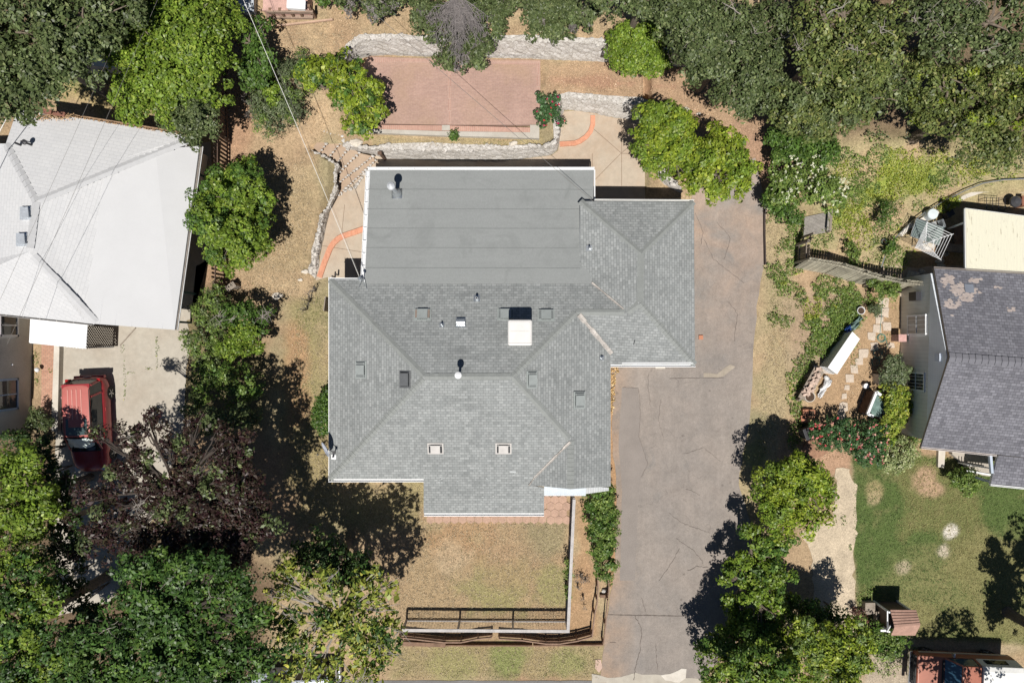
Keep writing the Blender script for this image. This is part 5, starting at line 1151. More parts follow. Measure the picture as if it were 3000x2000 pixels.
# ------------------------------------------------------------ right hand garden
def kiosk():
    root = thing('little_shed', 'small playhouse-like shed with a brown slatted gable roof on the green lawn', 'shed', P(2640,1815,0), world=True)
    a0, a1 = P(2607,1784,1.45), P(2683,1785,1.45); r0, r1 = P(2620,1836,1.85), P(2696,1829,1.85); b0, b1 = P(2609,1859,1.5), P(2680,1859,1.5)
    BR = M('brown_slats', (.36,.22,.17), .85, .15, 3, .15, 20, .2); mb = MB(); a0,a1,r0,r1,b0,b1 = map(Vector, (a0,a1,r0,r1,b0,b1))
    for (p, q, r, s) in ((a0,a1,r1,r0),(b0,b1,r1,r0)):
        k = 6 if p is a0 else 3
        for i in range(k):
            u0, u1 = i/k, (i+1.25)/k if i < k-1 else 1; z = Vector((0,0,.025)) ; zz = Vector((0,0,.05))
            A1, B1, C1, D1 = p.lerp(s, u0)+zz, q.lerp(r, u0)+zz, q.lerp(r, u1)+z*.4, p.lerp(s, u1)+z*.4
            d = Vector((0,0,-.035)); mb.add([A1,B1,C1,D1,A1+d,B1+d,C1+d,D1+d], [[0,1,2,3],[0,4,5,1],[3,2,6,7],[1,5,6,2],[0,3,7,4],[7,6,5,4]])
    mb.build('roof', BR, root)
    x0, y0_ = P(2616,0,0)[0]-.35, P(0,1852,1.45)[1]+.06; x1, y1_ = P(2684,0,0)[0]-.9, P(0,1787,1.45)[1]-.08
    x0, x1 = P(2600,0,1.4)[0], P(2676,0,1.4)[0]
    mb = MB()
    for x in (x0+.04, x1-.04):
        for y in (y0_, y1_): mb.box((x, y, .75), (.08,.08,1.5))
    mb.build('post', WHITE, root)
    mb = MB(); mb.box(((x0+x1)/2+.03, (y0_+y1_)/2, .6), (x1-x0-.1, y1_-y0_-.08, 1.2)); mb.box(((x0+x1)/2, y1_-.01, 1.3), (x1-x0, .04, .2)); mb.build('wall', M('dark_brown_board', (.13,.095,.07), .9, .2, 3, .2, 18, .3), root)
    mb = MB(); mb.box((x0-.02, (y0_+y1_)/2, 1.42), (.05, y1_-y0_+.1, .06)); mb.beam((x0-.03, y0_, 1.42), (x0-.03, (y0_+y1_)/2-.1, 1.7), .04, .05); mb.box(((x0)-.12, y0_-.02, 1.3), (.34, .1, .05)); mb.build('white_trim', WHITE, root)
    mb = MB(); mb.box((x0-.32, y1_-.25, .2), (.5,.6,.4)); mb.build('step_box', WOODG, root)
kiosk()
mb = MB(); p = P(2559,1800,0); mb.box((p[0],p[1],.28), (.2,.62,.3), rot=.05); mb.box((p[0],p[1],.46), (.26,.7,.05), rot=.05); mb.box((p[0]+.02,p[1]-.25,.1), (.16,.06,.2)); mb.box((p[0]+.02,p[1]+.25,.1), (.16,.06,.2)); single('wooden_bench', mb, WOODG, 'small weathered wooden bench beside the brown roofed little shed', 'bench', p)
# clothes dryer
def dryer():
    c = Vector(P(2668,722,0)); root = thing('rotary_clothes_dryer', 'white umbrella clothes dryer with square rings of line on the patio', 'clothes dryer', tuple(c), world=True)
    top = c+Vector((0,0,1.9)); hub = c+Vector((0,0,1.25)); MB().tube([c, top], .025, 8).build('pole', WHITE, root); tips = []
    for k in range(4):
        a = R(20+90*k); e = Vector((top.x+1.0*math.cos(a), top.y+1.0*math.sin(a), 1.95)); tips.append(e)
        mb = MB(); mb.tube([hub, e], .016, 6); mb.tube([top, hub.lerp(e, .5)], .01, 5); mb.build('arm', WHITE, root)
    mb = MB()
    for r in (.35,.47,.59,.71,.83,.95):
        q = [hub.lerp(e, r) for e in tips]
        for i in range(4): mb.tube([q[i], q[(i+1)%4]], .011, 5)
    mb.build('clothes_line', WHITE, root)
dryer()
def table():
    c = Vector(P(2698,688,0)); root = thing('glass_table', 'glass topped patio table under the white clothes dryer', 'table', tuple(c), R(-18))
    mb = MB(); mb.box((-.1,0,.72), (1.5,.9,.02)); mb.build('table_top', glass_mat('grey_green_glass', (.17,.21,.20), .15), root)
    mb = MB(); [mb.beam((sx*.75-.1,-.46,.72),(sx*.75-.1,.46,.72),.03,.04) for sx in (-1,1)]; [mb.beam((-.85,sy*.46,.72),(.65,sy*.46,.72),.03,.04) for sy in (-1,1)]; mb.build('frame', GALV, root)
    for sx in (-1,1):
        for sy in (-1,1): MB().box((sx*.7-.1, sy*.42, .36), (.035,.035,.72)).build('leg', GALV, root)
table()
def chair(label, loc, rot):
    root = thing('patio_chair', label, 'chair', loc, rot); mb = MB()
    mb.box((0,0,.42), (.45,.45,.03)); mb.build('seat', M('grey_mesh', (.30,.31,.31), .7, .1, 3, .1, 30, 0), root); mb = MB()
    mb.beam((-.22,-.2,.42),(-.3,-.2,.9),.03,.03); mb.beam((-.22,.2,.42),(-.3,.2,.9),.03,.03); mb.beam((-.3,-.2,.9),(-.3,.2,.9),.03,.03); mb.box((-.27,0,.68),(.02,.4,.36)); mb.build('backrest', GALV, root)
    for sx in (-1,1):
        for sy in (-1,1): MB().box((sx*.2, sy*.2, .21), (.03,.03,.42)).build('leg', GALV, root)
chair('grey metal chair at the right of the glass patio table', P(2718,668,0), R(200))
def pot(label, px, py, r, h, mat, inner=None, z=0, cat='pot', name='plant_pot', group=None):
    p = P(px, py, h*.5); z0 = 0 if z == 0 else z; mb = MB(); mb.lathe((p[0],p[1],z0), [(r*.8,0),(r,h),(r*.88,h),(r*.84,h-.05)], 24)
    o = single(name, mb, mat, label, cat, (p[0],p[1],z0), group)
    if inner: m2 = MB().cyl((0,0,h-.06), r*.85, .012, 20).build('contents', inner, o)
    return o
SOIL = M('soil', (.07,.045,.03), 1, .2, 5, .3, 20, .4); TERRA = M('terracotta', (.45,.20,.12), .85, .12, 4, .1, 20, .1); CREAM = M('cream_ceramic', (.52,.47,.40), .6, .1, 3, .08, 20, .05)
mb = MB(); p = P(2716,714,.35); mb.lathe((p[0],p[1],0), [(.28,0),(.34,.45),(.33,.5),(.2,.56),(.02,.58)], 26); single('lidded_urn', mb, CREAM, 'round cream lidded bin below the right side of the clothes dryer', 'bin', (p[0],p[1],0))
mb = MB(); p = P(2722,630,.4); mb.lathe((p[0],p[1],0), [(.27,0),(.27,.7),(.25,.74),(.02,.76)], 26); single('barrel', mb, M('blue_white_plastic', (.58,.64,.66), .5, .05, 3, .05, 20, 0), 'pale blue round barrel at the edge of the neighbour patio', 'barrel', (p[0],p[1],0))
pot('small blue grey pot on the planted slope beside the wire edging', 2587, 708, .13, .25, M('blue_glaze', (.22,.26,.36), .3, .1, 3, .05, 20, 0), SOIL)
mb = MB(); p = P(2963,594,.5); mb.lathe((p[0],p[1],.55), [(.02,0),(.2,.05),(.29,.2),(.28,.3),(.15,.42),(.02,.45)], 26); [mb.tube([(p[0]+.2*math.cos(a),p[1]+.2*math.sin(a),.62),(p[0]+.3*math.cos(a),p[1]+.3*math.sin(a),0)], .015, 6) for a in (0,2.1,4.2)]
single('kettle_grill', mb, M('grill_black', (.06,.06,.065), .25, .1, 3, 0, 20, 0), 'black kettle grill behind the cream patio cover', 'grill', (p[0],p[1],0))
mb = MB(); [mb.beam(P(2890+k*18,578,.9), P(2890+k*18,614,.9), .02, .02) for k in range(4)]; mb.beam(P(2890,578,.9),P(2944,582,.9),.02,.02); mb.beam(P(2890,596,.9),P(2944,598,.9),.02,.02); mb.beam(P(2890,614,.9),P(2944,616,.9),.02,.02)
for px, py in ((2890,578),(2944,582),(2890,614),(2944,616)): p = P(px,py,.9); mb.box((p[0],p[1],.45),(.025,.025,.9))
single('metal_rack', mb, DARK, 'black wire rack left of the kettle grill', 'rack', P(2915,596,0))
mb = MB(); p = P(2995,590,.6); mb.box((p[0],p[1],.4),(.3,.5,.8)); single('storage_box', mb, M('rust_brown', (.25,.11,.07), .8, .2, 3, .1, 20, 0), 'rust brown box right of the kettle grill', 'box', (p[0],p[1],0), bevel=.02)
mb = MB(); p = P(2777,628,.3); mb.box((p[0],p[1],.25),(.5,.3,.4), rot=.5); mb.box((p[0]-.2,p[1]-.1,.5),(.1,.3,.3), rot=.5); single('lounge_chair', mb, DARK, 'black patio seat in the shade left of the cream patio cover', 'seat', (p[0],p[1],0), bevel=.02)
mb = MB(); p = P(2795,728,.2); mb.box((p[0],p[1],.22),(1.0,.36,.3), rot=-.1); mb.box((p[0],p[1],.39),(1.05,.4,.04), rot=-.1); single('bench', mb, WOODG, 'long low bench in the shade under the left edge of the cream patio cover', 'bench', (p[0],p[1],0))
mb = MB(); p = P(2813,690,.3); mb.box((p[0],p[1],.4),(.7,.9,.05)); [mb.box((p[0]+sx*.3,p[1]+sy*.4,.2),(.05,.05,.4)) for sx in (-1,1) for sy in (-1,1)]; single('side_table', mb, WOODB, 'brown wooden table in the shade beneath the cream patio cover', 'table', (p[0],p[1],0))
for i, (px, py, r) in enumerate(((2673,806,.24),(2692,810,.16),(2702,797,.17),(2755,765,.16),(2768,745,.13),(2758,779,.14),(2775,742,.1))):
    p = P(px,py,.1); mb = MB().blob((p[0],p[1],r*.45), r, 1.3, 1, .7, i+200, .3)
    single('rock', mb, M('grey_rock', (.42,.39,.34), .95, .25, 4, .2, 18, .4), ['largest grey rock by the corner of the grey sided house','smaller grey rock right of the largest rock at the house corner','upright grey rock behind the rocks at the house corner','cream rock on the patio edge under the patio cover, middle of the row','topmost cream rock beside the bench on the neighbour patio','lowest cream rock of the row left of the patio cover','tiny white rock by the bench on the neighbour patio'][i], 'rock', (p[0],p[1],0), 'garden rocks')
# curved pipe edging
mb = MB(); pts = [PG(a,b,.25) for a,b in ((2574,785),(2585,750),(2603,715),(2625,688),(2660,655),(2700,625),(2760,590),(2820,560),(2870,540),(2930,530),(3060,525))]; mb.tube(pts, .03, 7)
for a,b in ((2590,742),(2640,672),(2730,607),(2850,548)): q = PG(a,b,0); mb.tube([q, (q[0],q[1],q[2]+.3)], .02, 6)
single('pipe_rail', mb, GALV, 'curved galvanised pipe rail edging the neighbour patio', 'rail', pts[4])
mb = MB(); 
def curb(pts, wd, h, mat, name, label, cat): 
    mb = MB(); p = [Vector(P(a,b,h)) for a,b in pts]
    for a, b in zip(p, p[1:]): mb.beam(a-Vector((0,0,h/2)), b-Vector((0,0,h/2)), wd, h)
    single(name, mb, mat, label, cat, p[0])
curb([(2640,688),(2660,668),(2700,645),(2765,612),(2830,575),(2880,558),(2930,556),(3060,562)], .2, .35, CONC3, 'low_wall', 'low concrete wall curving round the back of the neighbour patio', 'wall')
# wooden steps and deck
def deck():
    z = PG(2395,655)[2]+.12; root = thing('wooden_deck', 'grey plank deck landing on the planted slope', 'deck', P(2395,655,z), world=True)
    mb = MB(); a, b, c, d = [Vector(P(*q, z)) for q in ((2357,636),(2432,620),(2430,680),(2354,692))]; n = 14
    for i in range(n):
        p, q = a.lerp(d, (i+.06)/n), b.lerp(c, (i+.06)/n); r, s = a.lerp(d, (i+.92)/n), b.lerp(c, (i+.92)/n); u = Vector((0,0,-.04))
        mb.add([p,q,s,r,p+u,q+u,s+u,r+u], [[3,2,1,0],[4,5,6,7],[0,1,5,4],[2,3,7,6]])
    mb.build('planks', M('deck_grey', (.27,.25,.225), .95, .25, 3, .2, 18, .4), root); mb = MB(); mb.beam(b+Vector((-.15,0,.5)), c+Vector((-.2,0,.5)), .12, .04); mb.build('hand_rail', WOODG, root)
    mb = MB(); [mb.box((q.x-.18,q.y,q.z+.25),(.06,.06,.5)) for q in (b,c)]; mb.build('post', WOODG, root)
deck()
# white cabinet, logs, tarp
def cabinet():
    root = thing('white_cabinet', 'long white cabinet lying in the side yard beside the green slope', 'cabinet', P(2462,1040,0), world=True)
    t = [Vector(P(*q,.95)) for q in ((2497,971),(2519,993),(2452,1096),(2425,1076))]; mb = MB(); mb.prism([(v.x,v.y) for v in t], .93, .96); mb.build('top_panel', WHITE, root)
    c = sum(t, Vector())/4; q = [(v.x*.985+c.x*.015, v.y*.985+c.y*.015) for v in t]; mb = MB(); mb.prism(q, 0, .93); mb.build('carcass', M('shaded_white_side', (.55,.56,.55), .6, .05, 2, .05, 20, 0), root)  # white carcass greyed, shade on the cabinet's side put into its colour
    mb = MB(); a, b = t[3], t[2]; d = (b-a); nn = Vector((-d.y, d.x, 0)).normalized()*-.25; nn = Vector((-.45,.05,0))
    for k in range(6): mb.beam(a.lerp(b, k/5)+Vector((0,0,-.3)), a.lerp(b, k/5)+nn+Vector((0,0,-.55)), .02, .02)
    mb.beam(a+nn+Vector((0,0,-.55)), b+nn+Vector((0,0,-.55)), .02, .02); mb.build('wire_shelf', WHITE, root)
cabinet()
def logs():
    root = thing('work_bench', 'narrow bench piled with pinkish broken stones and wood left of the white tarpaulin', 'bench', P(2378,1120,0), world=True)
    a, b = Vector(P(2400,1082,.6)), Vector(P(2352,1170,.6)); mb = MB(); mb.beam(a, b, .55, .04); mb.build('bench_top', WOODG, root)
    for q in (a.lerp(b,.05), a.lerp(b,.95)): MB().box((q.x,q.y,.29), (.5,.08,.58), rot=.5).build('leg', WOODG, root)
    mb = MB(); rs = random.Random(6); d = (b-a)
    for i in range(46):
        q = a+d*rs.random()*.85+Vector((rs.uniform(-.2,.2), rs.uniform(-.12,.12), rs.uniform(.05,.22))); mb.box(q, (rs.uniform(.08,.26), rs.uniform(.06,.13), rs.uniform(.03,.08)), rot=rs.uniform(0,3), tilt=rs.uniform(-.3,.3))
    mb.build('stacked_pieces', M('pinkish_stone', (.50,.38,.31), .9, .25, 4, .2, 18, .3), root)
logs()
pot('large round stone basin at the lower end of the cluttered bench', 2364, 1160, .27, .72, CREAM, SOIL, cat='basin', name='round_basin')
def cloth(label, pts, z, amp, mat, name='tarpaulin', seed=1, cat='tarpaulin', n=16):
    a, b, c, d = [Vector(P(*q, z)) for q in pts]; vs = []; rs = random.Random(seed); ph = [rs.uniform(0,6) for _ in range(4)]
    for i in range(n+1):
        for j in range(n+1):
            u, v = i/n, j/n; p = a.lerp(b,u).lerp(d.lerp(c,u), v); e = min(u,1-u,v,1-v)
            p.z += amp*(math.sin(u*9+ph[0]+3*math.sin(v*4+ph[1]))*.5+.5*math.sin(v*11+ph[2]+u*3))-(.15*amp/.05*.2 if e < .05 else 0)
            p.x += rs.uniform(-.03,.03)+(.08*math.sin(v*12+ph[3]) if e < .05 else 0); p.y += rs.uniform(-.03,.03)+(.08*math.sin(u*10+ph[1]) if e < .05 else 0); p.z = max(.03, p.z); vs.append(p)
    mb = MB(); m = n+1; mb.add(vs, [[i*m+j, (i+1)*m+j, (i+1)*m+j+1, i*m+j+1] for i in range(n) for j in range(n)])
    o = single(name, mb, mat, label, cat, P(pts[0][0], pts[0][1], z), smooth=True); s = o.modifiers.new('t', 'SOLIDIFY'); s.thickness = .01
    return o
TWH = M('white_tarp', (.72,.72,.72), .6, .08, 4, .05, 20, 0); TGR = M('green_netting', (.13,.20,.18), .7, .2, 5, .2, 24, .2); TBL = M('blue_tarp', (.02,.07,.28), .5, .2, 4, .1, 20, 0)
cloth('crumpled white tarpaulin on the soil right of the cluttered bench', ((2424,1098),(2440,1112),(2406,1166),(2396,1158)), .2, .1, TWH, seed=3)
cloth('green plastic netting draped beside the upper end of the white cabinet', ((2518,925),(2527,930),(2505,968),(2482,965)), .35, .12, TGR, seed=5, name='netting', cat='netting')
cloth('crumpled blue tarpaulin scrap touching the top of the white cabinet', ((2480,958),(2490,954),(2494,966),(2484,972)), .5, .08, TBL, seed=6)
cloth('grey plastic sheet hanging over the raised bed', ((2588,1192),(2609,1212),(2592,1232),(2575,1225)), .5, .12, M('grey_plastic', (.45,.48,.50), .4, .1, 4, .05, 20, 0), seed=7, name='plastic_sheet', cat='sheet')
def bed():
    root = thing('raised_bed', 'white framed raised bed covered with green netting beside the lime shrub', 'raised bed', P(2565,1190,0), world=True)
    a, b = Vector(P(2567,1147,1.0)), Vector(P(2541,1212,1.0)); c, d = Vector(P(2595,1180,.85)), Vector(P(2578,1222,.85))
    mb = MB(); mb.beam(a,b,.12,.12); mb.beam(a,Vector(P(2580,1157,1.0)),.12,.12); mb.beam(b,Vector(P(2558,1219,1.0)),.12,.12); mb.build('frame', WHITE, root)
    mb = MB(); mb.add([a+Vector((-.02,0,-.05)), b+Vector((-.02,0,-.05)), Vector((b.x-.02,b.y,.05)), Vector((a.x-.02,a.y,.05))], [[0,1,2,3],[3,2,1,0]]); mb.build('side_board', WOODB, root)
    n = 12; vs = []; rs = random.Random(9)
    for i in range(n+1):
        for j in range(n+1):
            u, v = i/n, j/n; p = a.lerp(b,u).lerp(c.lerp(d,u), v); p.z += -.03-.12*math.sin(v*3.14)+rs.uniform(-.03,.03)+.03*math.sin(u*14+v*5); vs.append(p)
    m = n+1; mb = MB(); mb.add(vs, [[i*m+j,(i+1)*m+j,(i+1)*m+j+1,i*m+j+1] for i in range(n) for j in range(n)]); mb.build('netting', TGR, root, smooth=True)
    mb = MB(); mb.prism([(v.x,v.y) for v in (a,b,d,c)], 0, .55); mb.build('box', M('blue_liner', (.03,.09,.25), .6, .2, 4, .1, 20, 0), root)
bed()
for i, (px, py, w_, h_, q) in enumerate(((2374,1211,.33,.3,0),(2358,1208,.28,.36,.05),(2353,1226,.3,.3,.1),(2390,1214,.1,.1,.4))):
    if i == 3: continue
    p = P(px,py,.15); mb = MB(); mb.box((p[0],p[1],.15),(w_,w_*1.1,.3), rot=q, taper=1.1); o = single('planter', mb, TERRA, ['square terracotta planter, the right one of three by the roses','square terracotta planter, upper left one of three by the roses','square terracotta planter, lowest of three by the roses'][i], 'planter', (p[0],p[1],0), 'terracotta planters')
    MB().box((0,0,.305),(w_*.85,w_*.9,.012), rot=q).build('soil', SOIL if i == 0 else TERRA, o)
def wheelie():
    p = P(2362,1266,.5); root = thing('black_bin', 'black plastic bin half hidden by the dark shadow left of the roses', 'bin', (p[0],p[1],0), R(20)); mb = MB(); mb.box((0,0,.42),(.45,.5,.84), taper=1.12); mb.build('body', RUBBER, root, bevel=.04)
    mb = MB(); mb.box((0,0,.88),(.54,.6,.06)); mb.box((.05,.1,.92),(.3,.2,.03)); mb.build('lid', M('bin_lid', (.04,.04,.045), .35, .1, 3, 0, 20, 0), root, bevel=.03)
wheelie()
mb = MB(); p = P(2390,1311,.12); mb.blob((p[0],p[1],.02), .55, 1.2, .9, .45, 8, .15); single('soil_mound', mb, M('red_soil', (.27,.155,.10), 1, .25, 4, .3, 18, .6), 'mound of reddish soil below the black bin', 'soil mound', (p[0],p[1],0))
mb = MB(); p = P(2357,1343,.2); mb.blob((p[0],p[1],.1), .25, 1, 1.1, .7, 18, .15); single('dark_sack', mb, M('dark_sack', (.05,.045,.045), .8, .2, 4, .1, 20, 0), 'dark sack at the top of the yellow-green tree by the soil mound', 'sack', (p[0],p[1],0), smooth=True)
for i, (px, py, s) in enumerate(((2598,956,.42),(2570,963,.4),(2553,985,.4),(2562,1015,.4),(2530,1034,.45),(2517,1060,.35),(2503,1082,.4),(2490,1107,.38),(2482,1135,.3),(2474,1160,.3),(2470,1192,.45),(2466,1217,.4),(2590,888,.5),(2590,915,.5),(2612,1012,.3),(2575,935,.4))):
    p = P(px,py,.03); mb = MB(); mb.prism(rough_poly([(p[0]-s/2,p[1]-s/2),(p[0]+s/2,p[1]-s/2),(p[0]+s/2,p[1]+s/2),(p[0]-s/2,p[1]+s/2)], .2, .04, i), -.02, .035)
    lab = ['at the head of the yard near the green hose','just below the green netting','left of the green hose','left of the coiled hose ring','right of the middle of the white cabinet','right of the lower half of the white cabinet','just below the white cabinet corner','right of the white tarpaulin','in the bare soil beside the shrubs','left of the small white stool','left of the raised bed frame','just above the rose bushes','uppermost by the black meter box','second by the black meter box','under the window of the grey house','between the potted shrub and the netting'][i]
    single('stepping_stone', mb, M('stepping_stone', (.50,.42,.34), .9, .12, 3, .12, 20, .3), 'pale square stepping stone '+lab, 'stepping stone', (p[0],p[1],0), 'stepping stones')
mb = MB()
for cx, cy, r in ((2583,989,.17),(2583,990,.21),(2573,1034,.24),(2572,1036,.19),(2566,1060,.2)):
    c = P(cx,cy,.05); mb.tube([(c[0]+r*math.cos(t)*(1+.05*math.sin(3*t)), c[1]+r*math.sin(t), .04) for t in np.linspace(0,6.28,22)], .013, 5)
mb.tube([P(2585,880,.04),P(2582,930,.04),P(2578,975,.04)], .013, 5); mb.tube([P(2592,985,.04),P(2600,1010,.04),P(2592,1040,.04),P(2570,1060,.04)], .013, 5)
single('garden_hose', mb, M('hose_green', (.10,.24,.20), .5, .1, 3, 0, 20, 0), 'coiled green garden hose on the side yard soil', 'hose', P(2583,990,0))
pot('white pot on the soil above the green netting', 2519, 910, .2, .3, WHITE, SOIL); 
mb = MB(); p = P(2630,990,.3); mb.box((p[0],p[1],.35),(.36,.34,.7)); mb.box((p[0],p[1],.72),(.4,.38,.05)); single('wall_unit', mb, M('red_white_unit', (.50,.30,.27), .6, .25, 8, .1, 20, 0), 'reddish box unit standing against the grey siding', 'box', (p[0],p[1],0), bevel=.01)
mb = MB(); p = P(2537,1130,.25); mb.lathe((p[0],p[1],0), [(.1,0),(.08,.2),(.14,.22),(.13,.3),(.02,.3)], 16); single('small_stool', mb, WHITE, 'small white round stool on the bare soil above the raised bed', 'stool', (p[0],p[1],0))
mb = MB(); p = P(2573,1110,.4); mb.box((p[0],p[1],.3),(.16,.5,.6)); single('concrete_post', mb, CREAM, 'small grey block standing left of the lime shrub', 'block', (p[0],p[1],0), bevel=.02)
mb = MB(); p = P(2540,1360,.2); mb.tube([P(2527,1350,.05),P(2530,1364,.4),P(2545,1368,.4),P(2551,1364,.4),P(2549,1350,.05)], .012, 5); single('plant_hoop', mb, DARK, 'thin black wire hoop at the edge of the lawn below the roses', 'hoop', p)
mb = MB(); p = P(2190,0,0); mb.beam(P(2238,595,.12), P(2239,690,.12), .07, .22); mb.beam(P(2239,691,.12), P(2241,775,.12), .07, .22); single('timber_edging', mb, M('black_edging', (.06,.045,.04), .95, .2, 3, .2, 20, .2), 'dark timber edging along the right side of the upper driveway', 'edging', P(2239,690,0))
mb = MB(); p = P(2053,988,.05); mb.box((p[0],p[1],.05),(.22,.22,.1)); single('clay_paver', mb, TERRA, 'single orange clay paver on the driveway beside the garage', 'paver', (p[0],p[1],0))
mb = MB(); [mb.box((P(1990+k*16,597-0*k,.15)[0]-.05*k, P(0,600+k*5,.15)[1], .12),(.26,.34,.24), rot=.25) for k in range(3)]; single('brick_steps', mb, M('red_block', (.42,.18,.13), .9, .15, 4, .15, 20, .2), 'red brick blocks at the end of the stone wall behind the garage', 'bricks', P(2005,603,0))
mb = MB(); mb.beam(P(830,1012,.02)[:2]+(.1,), P(828,990,.02)[:2]+(.1,), .1, .1); mb.box(P(822,918,.08), (.3,.1,.12), rot=.1)
p = P(690,838,.35); mb = MB(); mb.box((p[0],p[1],.35),(.28,.2,.7), rot=.6); mb.box((p[0]-.1,p[1]-.05,.7),(.5,.3,.06), rot=.6); single('bird_table', mb, WOODG, 'small grey wooden bird table at the lower end of the dark picket fence', 'bird table', (p[0],p[1],0))
mb = MB(); a = P(956,905,1.0); mb.beam(P(960,870,.6), P(955,912,.6), .05, .9); single('wood_panel', mb, WOODG, 'grey wood panel standing at the left wall of the central house', 'panel', P(958,890,0))

# ------------------------------------------------------------ foliage
PAL = {'straw':((.62,.42,.20),(.48,.30,.14),(.75,.60,.35)), 'lime':((.225,.295,.028),(.14,.20,.020),(.35,.40,.055)), 'bright':((.155,.235,.028),(.095,.155,.020),(.26,.33,.055)), 'green':((.08,.15,.028),(.05,.10,.018),(.14,.22,.045)),
       'oak':((.11,.145,.055),(.06,.085,.03),(.18,.21,.09)), 'dark':((.04,.075,.02),(.025,.05,.015),(.09,.14,.035)), 'plum':((.045,.028,.021),(.040,.016,.018),(.055,.052,.026)),
       'maple':((.055,.115,.025),(.035,.075,.018),(.10,.18,.04)), 'yellow':((.26,.30,.055),(.15,.20,.035),(.44,.43,.09)), 'juniper':((.14,.18,.085),(.09,.12,.06),(.20,.22,.13)),
       'grey':((.19,.17,.16),(.13,.115,.11),(.26,.24,.22)), 'ivy':((.15,.22,.05),(.09,.15,.03),(.24,.31,.075)), 'varieg':((.34,.38,.17),(.16,.22,.07),(.55,.56,.34)),
       'rose':((.06,.13,.045),(.04,.09,.03),(.10,.18,.06)), 'yellowgreen':((.28,.33,.05),(.20,.27,.04),(.42,.42,.08)), 'redleaf':((.20,.10,.08),(.12,.06,.05),(.16,.15,.06)), 'yoak':((.14,.175,.05),(.08,.11,.03),(.24,.25,.08))}
def leaves_mesh(name, C, N, L, Wd, cols, parent=None, org=(0,0,0), mat=None):
    n = len(C); N = N/np.linalg.norm(N, axis=1)[:, None]; rnd = rng.normal(size=(n, 3)); T = rnd-N*(rnd*N).sum(1)[:, None]; T /= np.linalg.norm(T, axis=1)[:, None]; B = np.cross(N, T)
    L = L[:, None]; Wd = Wd[:, None]; bend = N*L*.12
    V = np.stack([C-T*L/2-bend, C+B*Wd/2+T*L*.05, C+T*L/2-bend, C-B*Wd/2+T*L*.05], 1).reshape(-1, 3)-np.array(org)
    me = bpy.data.meshes.new(name); me.vertices.add(4*n); me.vertices.foreach_set('co', V.astype(np.float32).ravel())
    me.loops.add(4*n); me.loops.foreach_set('vertex_index', np.arange(4*n, dtype=np.int32)); me.polygons.add(n); me.polygons.foreach_set('loop_start', np.arange(0, 4*n, 4, dtype=np.int32)); me.update(calc_edges=True)
    ca = me.color_attributes.new('Col', 'FLOAT_COLOR', 'POINT'); c4 = np.concatenate([cols, np.ones((n, 1))], 1); ca.data.foreach_set('color', np.repeat(c4, 4, 0).astype(np.float32).ravel())
    me.materials.append(mat or LEAF); o = bpy.data.objects.new(name, me); COL.objects.link(o)
    if parent: o.parent = parent
    return o
def pick(pal, n, w=(.55,.3,.15), cl=None):
    p = np.array(PAL[pal]); i = rng.choice(3, n, p=w); c = p[i]*rng.uniform(.75, 1.25, (n, 1)); return c
